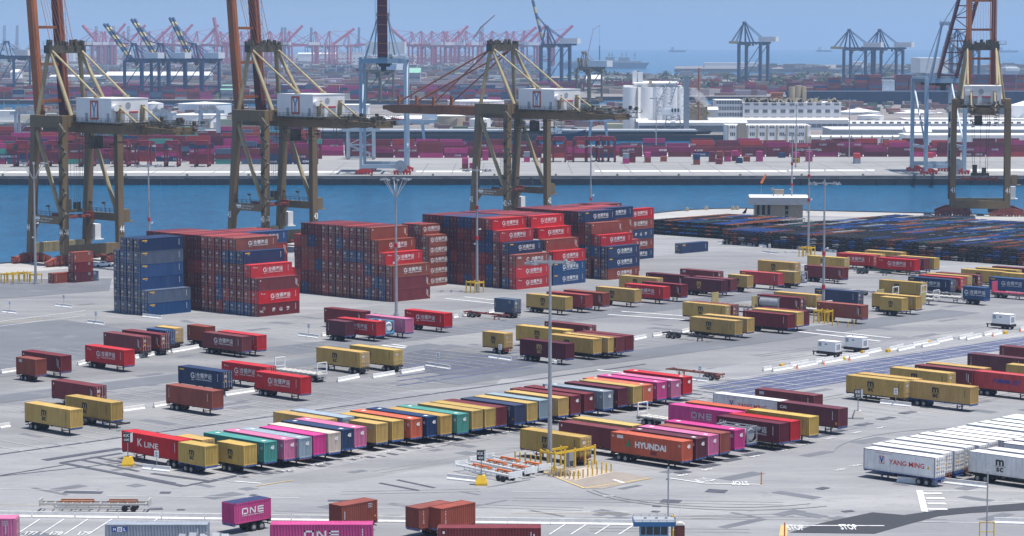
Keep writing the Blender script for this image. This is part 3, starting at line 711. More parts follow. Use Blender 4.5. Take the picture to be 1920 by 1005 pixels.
# ground lettering
def gtext(s, x, y, size_m, ux, uy, m=M['line'], ww=None, bold=0.02):
    q = at(x, y); mb_ = MB(); ux = ux.normalized(); uy = uy.normalized()
    put_text(mb_, s, 0, 0, size_m, 0, width=ww, bold=bold, T=lambda u, v: q + ux*u + uy*v + Vector((0,0,Z4)))
    return struct(mb_.build('road_lettering', m))
XV, YV = Vector((1,0,0)), Vector((0,1,0))
gtext('STOP', 1494, 995, 3.6, XV, YV, ww=2.1); gtext('STOP', 1594, 994, 3.6, XV, YV, ww=2.2)
gtext('STOP', 1385, 903, 3.2, -XV, -YV, ww=2.4)
gtext('STOP', 1305, 899, 2.6, -D2, D1, ww=3.0, bold=0.01)
for s_, x in (('177', 56), ('178', 103), ('179', 156)): gtext(s_, x, 1004, 2.2, XV, YV, ww=1.5)
for s_, x, y in (('121', 545, 883), ('122', 600, 872), ('125', 668, 860), ('127', 727, 848.5), ('128', 790, 838.5), ('129', 848, 829), ('131', 918, 817), ('132', 955, 811), ('134', 1010, 800), ('135', 1058, 790),
                 ('99', 1420, 857), ('100', 1470, 846), ('101', 1510, 835), ('102', 1560, 823), ('103', 1610, 812), ('104', 1655, 803), ('89', 1285, 892), ('90', 1330, 882), ('102', 1580, 882), ('104', 1610, 874), ('23', 1862, 540)):
    gtext(s_, x, y, 0.9, D2, -D1, ww=2.2)
# ---------------------------------------------------------------- trailers (container + chassis)
# near-top corner of the near vertical edge in the photo = (TRx, TRy); far-left top corner = (TLx, TLy) gives the length
def snapL(TL, TR, ztop):
    a, b_ = at(TR[0], TR[1], ztop), at(TL[0], TL[1], ztop)
    return (b_-a).length
def infer(TL, TR, H, L=None):
    zt = DK + H
    if L is None:
        # length that brings the far corner nearest to the photo column
        a = at(TR[0], TR[1], zt); k = (TL[0]-960)/FP
        t = ((k*(a.y*cp + (HC-zt)*sp)) - a.x)/(-D1.x + k*D1.y*cp)
        L = min((6.06, 12.19, 13.72, 16.15), key=lambda q: abs(q-t))
        print("len %.1f -> %.2f at %s" % (t, L, TR)) if abs(L-t) > 1.2 else None
    return L
TRL = []
RS_ = random.Random(17)
def trailer(TL, TR, colr, logo, doors, phrase, frc='black', H=2.9, L=None, at_left=False):
    if at_left:   # place by the far-left top corner
        a = at(TL[0], TL[1], DK+H) + D1*L
    else:
        L = infer(TL, TR, H, L); a = at(TR[0], TR[1], DK+H)
    c = a - D1*(L/2) + D2*(CW/2); c.z = 0
    rz = A1 + (math.pi if doors else 0)
    TRL.append((c.copy(), rz, L, H, colr, logo, doors, phrase, frc))
T_ = trailer
G1 = "containers parked on chassis across the yard"
T_((31,671),(66.3,674.5),'brown','patch',0,"short faded brown container with a pale blue patch, far left of the yard",'rust')
T_((43,660),(113.7,668),'maroon','code',0,"long maroon container behind the short one with the pale blue patch",'rust')
T_((160,645.5),(233,657),'red','hedep',0,"bright red container with white shipping logo alone at the yard's left",'red')
T_((201,622.5),(265,632),'maroon','code',1,"plain maroon container with doors over the white barriers, nearer of a pair",)
T_((236,616.7),(300,627.5),'maroon','code',1,"plain maroon container just behind the nearer one of the pair over barriers")
T_((274,614),(310,620),'blue','',1,"short blue container squeezed between the maroon pair and the short yellow one")
T_((295,610.7),(326,616),'yellow','',1,"short yellow container with doors over a black chassis beside the blue one")
T_((354.5,608),(386,613),'brown','triton',0,"short brown container with small vertical white letters beside the maroon logo box")
T_((387,620.5),(453.7,631.7),'maroon','hede',0,"maroon container with white shipping logo in front of a red one",)
T_((411,618.3),(482,629.5),'red','',0,"bright red container mostly behind the maroon one with the logo")
T_((340.5,687),(416,697.5),'navy','hedey',1,"navy container with white logo and yellow strip in the middle left yard")
T_((414,678),(498,688.5),'red','hedep',1,"bright red container behind the navy one with the yellow strip")
T_((104,714.5),(177.5,725),'maroon','code',1,"plain maroon container behind the pair of ochre ones at the left")
T_((120.5,742),(207.6,755.5),'msc','msc',0,"ochre container with black letters, farther of the left pair",'blue')
T_((48.3,754.6),(131.4,769),'msc','msc',0,"ochre container with black letters, nearest the left edge")
T_((311,722.5),(397.5,733.8),'brown','triton',0,"long brown container with vertical letters alone left of the long row",'rust')
T_((610,578.7),(679,584.5),'maroon','code',0,"maroon container at the back behind the short one and the pink one")
T_((617,600),(648,603.7),'dark','triton',0,"short dark maroon container in front of the red one near the light pole")
T_((633,595),(706,603.7),'red','hede',0,"bright red container between the short maroon one and the tank")
T_((681,588.7),(760,598),'palepink','',0,"pink container behind the blue tank frame near the tall light pole")
T_((762.5,579),(833,588),'red','hedep',0,"bright red container with logo standing just right of the tall light pole",'red')
T_((596,654),(675,661),'msc','msc',1,"ochre container with black letters, nearer of the centre-left pair")
T_((654,649.5),(738,657),'yellow','msc',1,"ochre container with black letters, farther of the centre-left pair")
T_((480.5,697.5),(563.7,708),'red','hedep',0,"bright red container with logo in front, left of the grey flat trailer",'red')
T_((929,559),(963,562.3),'slate','',1,"short slate blue container beside the empty red chassis")
T_((912,622),(945.5,625.5),'msc','msc',1,"short ochre container with black letters left of the yard centre pole",'rust')
T_((986.6,550.5),(1060,557.5),'msc','msc',0,"ochre container with black letters just behind the yard centre pole top")
T_((1024,546.5),(1098,553.5),'redbrown','',0,"faded red container behind the ochre one beside the centre pole")
T_((1057,543),(1130,550),'brown','code',0,"red-brown container between the faded red one and the next ochre one")
T_((1118,536),(1190,543.5),'yellow','msc',0,"ochre container with black letters left of the bright red logo box")
T_((1159,515.5),(1231,522),'msc','msc',1,"ochre container with doors, farthest of its cluster beside the big stacks")
T_((1169.5,531.5),(1244,538),'red','hedep',0,"bright red container with logo right of the pale ochre one")
T_((1204,527.5),(1277,534),'maroon','code',0,"maroon container directly right of the bright red logo box",)
T_((1211,511.5),(1281.4,517),'dark','code',1,"dark maroon container with doors behind the ochre one near the stacks")
T_((1285,519),(1352.5,526),'dark','mscg',0,"dark maroon container with gold letters in the far row",'black')
T_((1274,504.5),(1345,509.5),'maroon','patch',1,"maroon container at the very back behind the gold lettered one")
T_((1300,517),(1370,523.7),'maroon','',0,"maroon container hidden behind the gold lettered dark one")
T_((1365,515),(1401,517.3),'yellow','msc',0,"short ochre container in the far row left of a faded red one")
T_((1390,508),(1459,513.2),'coral','strip',0,"faded red container in the far row beside the short ochre ones")
T_((1428,488),(1490,493),'msc','msc',1,"ochre container at the far back left of the second light pole")
T_((1517,478.7),(1582.5,484),'msc','msc',1,"ochre container with doors right beside the far light pole")
T_((1507,497),(1580,502.5),'maroon','code',0,"maroon container behind the little white flat trailer in the far row")
T_((1570,474),(1637,479),'red','hede',1,"bright red container with logo, farther of the two by the chassis field")
T_((1642,482.5),(1715,487.5),'red','hedep',0,"bright red container with logo, nearer of the two by the chassis field",'green')
T_((1663,480),(1733,485.3),'maroon','',0,"maroon container behind the nearer red one by the chassis field")
T_((1690,479),(1752,484),'yellow','',0,"plain ochre container right of the maroon one by the chassis field")
T_((1626,468.7),(1690,473.5),'yellow','',0,"pale ochre container right under the chassis field, farthest back")
T_((1584,472.5),(1650,477.3),'msc','msc',1,"ochre container wedged between the two bright red ones by the chassis field")
T_((1457.5,507.5),(1490,510.2),'yellow','',0,"short plain ochre container beside the round-ended silver tank")
T_((1654,524.5),(1727,530.5),'msc','msc',1,"ochre container behind the white bolster trailers on the right")
T_((1705,520),(1781,524.5),'navy','hedey',1,"navy container with logo and yellow strip right of the ochre one")
T_((1731,515.5),(1800,521.2),'coral','code',1,"faded red container just behind the navy one with the yellow strip")
T_((1741,513.5),(1812.5,518),'yellow','',1,"ochre container with doors between faded red and maroon ones at the right")
T_((1754,511),(1832,516.2),'maroon','code',1,"maroon container with doors left of the far right ochre pair")
T_((1809,505.5),(1879,509.8),'msc','msc',1,"ochre container with letters, nearer of the far right pair")
T_((1834,502.5),(1906,507),'yellow','',1,"ochre container, farther of the far right pair")
T_((1860,519),(1935,525),'blue','hedey',0,"blue container with logo cut by the right edge behind the pink flat rack", 'blue')
T_((1862,499.5),(1937,504.5),'maroon','',1,"maroon container farthest back at the right edge")
T_((1893,512),(1960,517),'yellow','',1,"ochre container at the right edge behind the blue one")
T_((1808,537.5),(1846,539.8),'blue','hede',0,"short blue container with logo beside the pink flat rack")
T_((1529,542),(1607.5,547.3),'navy','strip',1,"navy container with yellow strip behind the maroon one at the guarded pole")
T_((1536,565.5),(1615.7,573),'brown','code',0,"maroon-brown container right beside the yellow guard of the pole",'rust')
T_((1654,555.5),(1691,559.5),'msc','msc',0,"short ochre container with letters in front of a longer one")
T_((1638,550),(1717.5,556.5),'msc','',0,"long ochre container behind the short ochre one with letters")
T_((1453,547.5),(1530,553.5),'yellow','',1,"ochre container behind the white bolster frame left of the guarded pole")
T_((1420,552),(1499.5,558.7),'maroon','code',1,"maroon container above the silver tank left of the guarded pole")
T_((1418,576),(1494,586),'yellow','',0,"ochre container sandwiched between two maroon ones left of the guarded pole")
T_((1428,575),(1505,584.2),'maroon','',0,"maroon container, farther neighbour of the sandwiched ochre one")
T_((1391,581),(1477.5,590.5),'maroon','triton',0,"maroon container, nearer neighbour of the sandwiched ochre one")
T_((1277.5,567.5),(1360,573.5),'msc','msc',1,"ochre container with doors and letters behind the ochre pair right of centre",)
T_((1296,565),(1372.5,572.6),'maroon','',1,"maroon container just behind the ochre one with doors right of centre")
T_((1293.7,593.7),(1378,602),'msc','msc',0,"ochre container with black letters, nearer of the pair right of centre")
T_((1317.5,589),(1401,597.5),'yellow','',0,"plain ochre container, farther of the pair right of centre")
T_((1018,603.7),(1103,611),'maroon','code',1,"maroon container farthest back in the centre cluster")
T_((970.5,612.5),(1060,619.5),'msc','msc',1,"ochre container with letters at the left back of the centre cluster")
T_((1026,627.5),(1112.5,635.9),'msc','msc',0,"ochre container with half hidden letters in the centre cluster")
T_((1054,624),(1140,633.7),'yellow','',0,"plain ochre container directly behind the half hidden lettered one")
T_((1075,623),(1156,632.7),'maroon','code',0,"maroon container second from the right in the centre cluster")
T_((1096,620),(1173,630),'maroon','',0,"maroon container farthest right in the centre cluster")
T_((974.5,636),(1061,645),'dark','mscg',0,"dark maroon container with gold letters in front of the centre cluster")
n_first = len(TRL)
# the long diagonal row, from the near left end to the far right end
ROW = [
((228,808),(337,826.5),'red','kline',1,"bright red container with large white letters at the left end of the long row"),
((336,828.7),(384,837.5),'msc','msc',0,"short rusty ochre container parked against the bright red lettered one"),
((328,815.7),(378,825.2),'yellow','',1,"short ochre container behind the bright red lettered one's roof"),
((378,812.5),(495,830),'teal','',0,"dark teal container next to the second short ochre one"),
((405,828),(457,836),'msc','msc',0,"second short ochre container with letters in front of the teal one"),
((418,808.7),(532.5,825),'palepink','',0,"pink container right beside the dark teal one"),
((446,803.7),(561,822.5),'paleblue','',0,"pale blue-grey container between the pink and the hot pink one"),
((480,798),(587.5,816.7),'hotpink','',0,"hot pink roofed container left of the rust-streaked cream one"),
((507,794),(615.7,813),'cream','',0,"rust-streaked cream container in the long row"),
((526,790),(640.5,806.8),'navy','',0,"navy container between the cream and a pale pink one"),
((551,785),(664.5,803),'palepink','',0,"pale pink container at the gap in the long row"),
((514,773),(610,787.2),'yellow','',1,"ochre container with doors set back behind the first half of the row"),
((540,770.5),(642.5,783.5),'paleblue','',1,"pale blue container set back beside the ochre one with doors"),
((656,788),(705,795.5),'yellow','',0,"short ochre container just right of the gap in the long row"),
((635.5,776),(735,790.5),'msc','',0,"ochre container behind the short one right of the gap"),
((657.5,772),(770,786.5),'orange','',0,"orange-red container between an ochre and a navy one"),
((687.5,768),(800,782.5),'navy','',0,"navy container right of the orange-red one"),
((729,766),(826,780.5),'msc','',0,"ochre container between the navy and the bright teal one"),
((745,761),(857.5,777.5),'teal','',0,"bright teal container in the middle of the long row"),
((782.5,758),(884.5,771),'yellow','',0,"ochre container immediately right of the bright teal one"),
((816,755),(909,767.5),'msc','',0,"ochre container immediately left of the maroon one mid row"),
((853,748),(930,764.5),'maroon','',0,"maroon container between ochre and navy ones mid row"),
((860,743),(965,760.5),'navy','',0,"navy container behind the left of the centre pole"),
((905,740),(988,756.5),'yellow','',0,"ochre container left of the pale teal one by the centre pole"),
((925,737),(1011,751.5),'paleblue','',0,"pale teal container just left of the centre pole"),
((945,733),(1047,747.2),'yellow','',0,"ochre container just right of the centre pole in the long row"),
((962,727),(1070,743),'maroon','code',0,"maroon container with 45 marks, first right of the centre pole"),
((985,722),(1096,739),'maroon','patch',0,"maroon container with 45 marks, second right of the centre pole"),
((1020,719),(1131,734.7),'grey','',0,"pale grey container between two maroon ones right of the pole"),
((1053,713.5),(1159,729),'dark','',0,"dark maroon container right of the pale grey one"),
((1085,712),(1187,725.2),'yellow','',0,"last ochre container toward the far end of the long row"),
((1096,708),(1206,722.7),'orange','',0,"orange container left of the two pinks at the row's far end"),
((1122,704),(1232.5,717.3),'pink','',0,"bright pink container, nearer of the two at the row's far end"),
((1147,700.5),(1259,714.3),'palepink','',0,"pale pink container, farther of the two at the row's far end"),
((1168,696),(1281,707.8),'red','',0,"bright red container closing the far end of the long row"),
]
for TL, TR, c_, lg, dr, ph in ROW: T_(TL, TR, c_, lg, dr, ph, random.choice(['black','blue','rust','black']))
n_row = len(TRL)
# second cluster right of the centre pole
T_((977,801.7),(1088,820.5),'msc','msc',1,"ochre container with doors partly behind the base of the centre pole",'rust')
T_((1047.5,790),(0,0),'maroon','code',0,"maroon container running behind the orange lettered one",'rust',L=13.72,at_left=True)
T_((1073,783),(0,0),'yellow','',0,"ochre roofed container behind the maroon one left of the orange lettered box",L=12.19,at_left=True)
T_((1147.3,810.2),(1278.3,828.4),'orange','hyundai',0,"orange container with large white letters and green triangle",L=13.72)
T_((1170,806),(1305,823),'dark','',0,"dark maroon container right beside the orange lettered one",L=13.72)
T_((1192.5,801),(1327.5,817.7),'palepink','',0,"pink container between the dark maroon and the brown one")
T_((1230,799),(1350,813),'brown','',0,"brown container between two pink ones right of the orange box")
T_((1250,790),(1377.5,807),'pink','',0,"pink container left of the silver tank near the big magenta box")
T_((1253,757.5),(0,0),'pink','oneg',1,"large magenta container with big grey letters",L=13.72,at_left=True)
T_((1285,753),(0,0),'orange','',1,"faded orange-roofed container behind the large magenta lettered one",L=12.19,at_left=True)
T_((1346,781),(1461,795),'dark','caihede',0,"dark maroon container with two sets of white letters beside the tank")
T_((1372.5,776),(1482.5,791),'red','',0,"red container between the dark lettered one and the ochre one")
T_((1401,767.5),(1517.5,782.7),'msc','msc',0,"ochre container in front of the farthest dark maroon one at right of centre")
T_((1458.7,755),(1572.5,767),'dark','caip',0,"dark maroon container with small white letters at its far-left corner",)
T_((1411,729),(1526,742),'maroon','patch',0,"maroon container farthest back above the white lettered one")
T_((1342,736),(1461,752.5),'white','ym',1,"white container with red letters and logo behind the dark ones",H=2.9)
# cluster at the right
T_((1585.3,703),(1695.7,715.4),'msc','msc',1,"ochre container with letters, left one of the nose-to-tail pair",)
T_((1700.8,716.5),(1819.7,726.6),'msc','msc',0,"ochre container with letters, right one of the nose-to-tail pair",'blue')
T_((1604,697.5),(1714,711.8),'yellow','',1,"ochre container directly behind the left one of the nose-to-tail pair")
T_((1667.5,690.5),(1777,700.3),'msc','msc',1,"ochre container with doors behind the nose-to-tail pair")
T_((1715,683.7),(0,0),'maroon','code',0,"maroon container left of the red one with blue letters",L=12.19,at_left=True)
T_((1736,680),(0,0),'yellow','',0,"ochre roofed container behind the maroon one beside the red blue-lettered box",L=12.19,at_left=True)
T_((1826,695),(0,0),'coral','hmm',0,"red container with blue letters cut by the right edge",L=12.19,at_left=True)
T_((1814,662.5),(0,0),'dark','triton',0,"dark maroon container with vertical white letters at the right edge",L=12.19,at_left=True)
T_((1874,648),(0,0),'maroon','triton',0,"maroon container farther behind the dark one at the right edge",L=12.19,at_left=True)
T_((1886,682.5),(0,0),'yellow','',0,"ochre container between the dark maroon and the red one at the right edge",L=12.19,at_left=True)
n_mid = len(TRL)
RF = [(1619.3,840),(1634,832.5),(1657,828),(1677,822),(1703,818),(1722,812.5),(1751,809.5),(1770,805),(1791,801),(1812.5,795),(1834,791),(1857.5,787),(1876,782),(1890,779)]
ORD = "first second third fourth fifth sixth seventh eighth ninth tenth eleventh twelfth thirteenth fourteenth fifteenth sixteenth seventeenth".split()
for i, q in enumerate(RF):
    T_(q, (0,0), 'white', 'ym' if i == 0 else 'reef', 1, "white refrigerated container with large red letters nearest the barriers" if i == 0 else
       "white refrigerated container, %s back from the red lettered one in its row" % ORD[i-1], ['blue','rust','blue','rust'][i % 4], L=12.19, at_left=True)
for i, q in enumerate([(1816,845.5),(1850,841),(1880,830),(1900,824),(1915,819)]):
    T_(q, (0,0), 'white', 'mscw' if i == 0 else 'reef', 0, "white refrigerated container with black letters at the lower right" if i == 0 else
       "white refrigerated container, %s behind the black lettered one" % ORD[i-1], 'black', L=12.19, at_left=True)
ol = MB()  # oil drips, painted dark also to deepen the shade under each trailer
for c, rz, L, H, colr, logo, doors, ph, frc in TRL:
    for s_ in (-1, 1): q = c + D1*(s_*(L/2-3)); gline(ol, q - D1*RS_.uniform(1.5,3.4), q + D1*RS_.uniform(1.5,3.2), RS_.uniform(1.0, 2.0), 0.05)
struct(ol.build('oil_and_shade', M['seal_shade']))
def shortname(ph): 
    w_ = ph.split(); return ' '.join(w_[:10])
for c, rz, L, H, colr, logo, doors, ph, frc in TRL:
    cc = c.copy(); cc.z = DK
    o = make_container(cc, rz, L, H, colr, logo, ph, G1)
    o.location.z = DK
    make_chassis(c, rz, L, frc, "chassis under the " + ' '.join(ph.split()[:13]), "wheeled chassis under the parked containers")
# foreground boxes on the other heading
def box_on_chassis(corner, L, H, rz, colr, logo, ph, frc, doors=0, near='y-x-'):
    """corner: photo position of the near top corner; the box extends +x and +y of heading rz from it"""
    a = at(corner[0], corner[1], DK+H); dx_ = Vector((math.cos(rz), math.sin(rz), 0)); dy_ = Vector((-math.sin(rz), math.cos(rz), 0))
    c = a + dx_*(L/2) + dy_*(CW/2); c.z = DK
    o = make_container(c, rz + (math.pi if doors else 0), L, H, colr, logo, ph, G1)
    c2 = c.copy(); c2.z = 0
    make_chassis(c2, rz + (math.pi if doors else 0), L, frc, "chassis under the " + ' '.join(ph.split()[:13]), "wheeled chassis under the parked containers")
    return o
o = box_on_chassis((439,945.5), 6.06, 2.6, A2_, 'pink', 'one', "short magenta container with white letters and blue tarpaulin roof", 'black', 1)
tp = MB(); tp.box(-2.95, 2.95, -1.18, 1.18, 2.6, 2.64); tp.build("tarpaulin", mat('tarpaulin', (0.03,0.04,0.11), .6, var=.2), o)
box_on_chassis((641,948.7), 6.06, 2.6, A2_, 'brown', '', "short brown container with white dots standing alone at the bottom", 'rust', 1)
box_on_chassis((785.5,953.7), 6.06, 2.6, A2_, 'brown', 'triton', "short brown container, left one of the bottom pair", 'rust', 1)
box_on_chassis((827,954), 6.06, 2.6, A2_, 'brown', 'triton', "short brown container, right one of the bottom pair", 'rust', 1)
box_on_chassis((197.5,983.7), 12.19, 2.9, 0.0, 'grey', 'mol', "grey-blue container with small blue letter squares at the bottom edge", 'black')
box_on_chassis((507,983.7), 12.19, 2.9, 0.0, 'pink', 'one', "magenta container with large pale letters cut by the bottom edge", 'black')
box_on_chassis((822,990), 12.19, 2.9, 0.0, 'maroon', 'code', "maroon container cut by the bottom edge right of the brown pair", 'black')
box_on_chassis((-160,972.5), 12.19, 2.9, 0.0, 'palepink', '', "pink container cut by the lower left corner of the picture", 'black', 1)
# standing on the ground
def ground_box(corner_bottom, L, H, rz, colr, logo, ph, z=0.0, doors=0):
    a = at(*corner_bottom); dx_ = Vector((math.cos(rz), math.sin(rz), 0)); dy_ = Vector((-math.sin(rz), math.cos(rz), 0))
    c = a + dx_*(L/2) + dy_*(CW/2); c.z = z
    return make_container(c, rz + (math.pi if doors else 0), L, H, colr, logo, ph, "containers set down on the ground")
ground_box((1277.5,475.8), 12.19, 2.9, A2_, 'navy', 'strip', "lone navy container on the ground beside the chassis field", doors=0)
ground_box((101,532), 6.06, 2.6, A2_, 'brown', 'triton', "short brown container on the ground by the quay")
ground_box((149,529.5), 6.06, 2.6, A2_, 'slate', '', "short purple-grey container on the ground, lowest of the quayside pile")
ground_box((139,530.5), 6.06, 2.6, A2_, 'maroon', '', "short maroon container in the middle of the quayside pile", z=2.6)
ground_box((139,530.5), 6.06, 2.6, A2_, 'brown', '', "short pale brown container on top of the quayside pile", z=5.2)
ground_box((139,530.5), 6.06, 2.6, A2_, 'dark', '', "short dark container at the bottom of the quayside pile")
# ---------------------------------------------------------------- stacks
RS = random.Random(11)
STUFF = MB(); STUFF.col = (1,1,1,1)
def stuff_box(c, dx_, dy_, L, H, colr, W_=CW):
    cc = CC[colr]; j = RS.uniform(.8, 1.15)
    STUFF.col = (cc[0]*j, cc[1]*j, cc[2]*j, 1)
    hx, hy = dx_*(L/2), dy_*(W_/2); vs = []
    for z in (0.02, H-0.02):
        for sx_, sy_ in ((-1,-1),(1,-1),(1,1),(-1,1)): q = c + hx*sx_ + hy*sy_; vs.append((q.x, q.y, c.z+z))
    STUFF.add(vs, [(4,5,6,7),(0,1,5,4),(1,2,6,5),(2,3,7,6),(3,0,4,7)])
PALE = (.24,.17,.165,1)
def stuff_near(c, L, H, colr):
    """one stacked box with its door gear, joined into the common mesh"""
    stuff_box(c, D2, -D1, L, H, colr)
    W1 = -D1; base = STUFF.col
    def bx(x0, x1, y0, y1, z0, z1):
        vs = []
        for zz in (z0, z1):
            for x, y in ((x0,y0),(x1,y0),(x1,y1),(x0,y1)): q = c + D2*x + W1*y; vs.append((q.x, q.y, c.z+zz))
        STUFF.add(vs, [(4,5,6,7),(0,1,5,4),(2,3,7,6),(3,0,4,7)])
    for y in (-1.2, -.03, 1.14): bx(-L/2-.05, -L/2, y, y+.06, .1, H-.05)
    for z in (0.02, H-.16): bx(-L/2-.05, -L/2, -1.2, 1.2, z, z+.14)
    for k in range(4): z = .45+k*.62; bx(-L/2-.03, -L/2, -1.1, 1.1, z, z+.12)
    STUFF.col = PALE
    for y in (-.9, -.35, .3, .85):
        bx(-L/2-.09, -L/2-.05, y-.022, y+.022, .1, H-.08)
        if RS.random() < .8: bx(-L/2-.10, -L/2-.06, y-.02, y+.3, 1.0, 1.08)
    bx(-L/2-.04, -L/2-.01, .45, .8, H*.62, H*.78); 
    if RS.random() < .5: bx(-L/2-.04, -L/2-.01, -.8, -.5, H*.70, H*.80)
def ordw(n): return ORD[n-1]
NST = [0]
def stack(name, corner, heights, H, L=12.19, hidden=None, blues=(), reds=(), faces={}, maxind=0.0, pool=None, ind=None, base=None, gap=0.09, crn=None):
    """corner = ground point of the near corner (right end of the door faces); heights listed from the leftmost column"""
    g = base if base is not None else at(*corner)
    n = len(heights); W1 = -D1
    for ci in range(n):
        lane = n-1-ci
        for lv in range(heights[ci]):
            key = (ci+1, lv+1); right = lane == 0 or heights[ci+1] <= lv
            colr = 'maroon'
            r_ = RS.random()
            if key in blues: colr = 'blue'
            elif key in reds: colr = 'red'
            elif pool: colr = RS.choice(pool)
            elif r_ < 0.22: colr = 'redbrown'
            elif r_ < 0.34: colr = 'dark'
            elif r_ < 0.40: colr = 'brown'
            logo = ''
            if right: logo = 'hede'
            if key in faces: colr, logo = faces[key]
            c = g + D2*(L/2) + W1*(CW/2 + lane*(CW+gap)); c.z = lv*H
            c += D2*RS.uniform(-.05, .05)
            top = lv == heights[ci]-1
            vis = hidden(ci+1, lv+1) if hidden else True
            if not (vis or right or top): continue
            if right or (vis and (ind is None or ind(ci+1, lv+1))):
                NST[0] += 1
                lab = "%s container, %s up in %s column of the %s" % (NAMES[colr], ordw(lv+1), ordw(ci+1), name)
                make_container(c, A2_, L, H, colr, logo, lab, "containers in the tall stacks")
            else: stuff_near(c, L, H, colr) if vis else stuff_box(c, D2, W1, L, H, colr)
# blue block at the left
stack("blue stack", (278,593), [5,6,6,6,2], 2.88, pool=['navy','navy','blue','slate'], faces={(4,6):('navy','strip'),(4,5):('slate','strip'),(4,4):('blue','strip'),(4,3):('blue','strip'),(5,2):('slate','strip'),(5,1):('blue','strip')})
stack("stack beside the blue one", (485,594.5), [6]*13+[5,4,3], 2.88,
      hidden=lambda c, l: c >= 2, ind=lambda c, l: c >= 9,
      blues={(13,5),(12,5),(11,3),(11,2),(12,1),(13,1),(14,1),(15,1)},
      faces={(16,1):('maroon','port'),(16,2):('red','hedep'),(16,3):('maroon','code'),(15,4):('red','hedep'),(14,5):('navy','strip'),(13,6):('brown','hede')})
gA3 = at(485,594.5) + D2*12.7 - D1*(6.4*2.52)
stack("row behind the left maroon stack", None, [6]*5+[3], 2.88, ind=lambda c, l: False, base=gA3, hidden=lambda c, l: (c >= 5 and l >= 5) or (c == 6), faces={(5,6):('blue','hede'),(5,5):('redbrown','code'),(6,3):('red','')})
stack("middle maroon stack", (737.1,566.5), [5]+[6]*10+[5,4,3], 2.88, ind=lambda c, l: c >= 5,
      blues={(3,5),(7,5),(8,4),(9,4),(10,4),(4,3),(11,3),(2,1),(11,1),(12,2),(13,2),(13,1)},
      faces={(11,6):('brown','code'),(12,5):('brown','hede'),(13,4):('red','hedep'),(14,3):('brown','hede'),(14,2):('maroon','code'),(14,1):('maroon','code')})
stack("short-box stack behind the middle one", (805,537.3), [6,6,6,5], 2.59, ind=lambda c, l: False, L=6.06, hidden=lambda c, l: l >= 3 or c == 4,
      faces={(4,k):('brown','hede') for k in range(1,6)} | {(3,6):('brown','hede')}, gap=0.06)
stack("right maroon stack", (936.8,540.2), [6]*10+[5], 2.88, ind=lambda c, l: False, hidden=lambda c, l: c >= 3 or l >= 5,
      blues={(4,6),(6,6),(7,6),(4,2),(4,1),(10,5),(9,4),(10,4),(10,2),(10,1),(7,1),(4,3)}, reds=set(),
      faces={(10,6):('red','hedep'),(11,5):('red','hedep')})
stack("low steps before the right stack", (967.7,543.4), [4,3], 2.88, blues={(1,1)}, faces={(1,4):('navy','hedey'),(2,3):('brown','caihede'),(2,2):('red','hedep'),(2,1):('red','hedep')})
stack("second bay of the right stack", (1037,535.8), [6]*10+[5,4,3], 2.88, ind=lambda c, l: False, hidden=lambda c, l: (c >= 10 and l >= 11-c+5),
      blues=set(), faces={(10,6):('red','hedep'),(11,5):('red','hedep'),(12,4):('brown','code'),(13,3):('red','hede'),(13,2):('blue','hedey'),(13,1):('blue','hedey')})
stack("rightmost maroon stack", (1109,522), [6]*10+[5], 2.88, ind=lambda c, l: False, hidden=lambda c, l: c >= 8 or l == 6,
      blues={(9,3),(10,3),(11,3),(10,6)}, faces={(10,6):('navy','hedey'),(11,5):('brown','code')})
stack("low steps before the rightmost stack", (1140,525.3), [4,3], 2.88, blues={(1,1),(1,3)}, faces={(1,4):('red','hedep'),(2,3):('navy','hedey'),(2,2):('navy','hedey'),(2,1):('brown','hede')})
gD2 = at(1109,522) + D2*12.7 - D1*(2.0*2.52)
stack("second bay of the rightmost stack", None, [6]*7+[3], 2.88, base=gD2, hidden=lambda c, l: False, faces={(7,6):('navy','hede'),(7,5):('brown','code'),(7,4):('brown','code'),(7,3):('blue',''),(8,3):('redbrown','code'),(8,2):('redbrown','code'),(8,1):('redbrown','code')})
gD3 = at(1225.8,483.7) - D2*12.19
stack("far right end pile", None, [5], 2.88, base=gD3, faces={(1,5):('red','hede'),(1,4):('brown','hede'),(1,3):('navy','port'),(1,2):('brown','hede'),(1,1):('navy','hede')})
gE = Vector((30.1,693,0)) - D2*12.19
stack("hindmost pile over the roofs", None, [6,6,6], 2.88, base=gE, hidden=lambda c, l: False, faces={(3,6):('maroon','')})
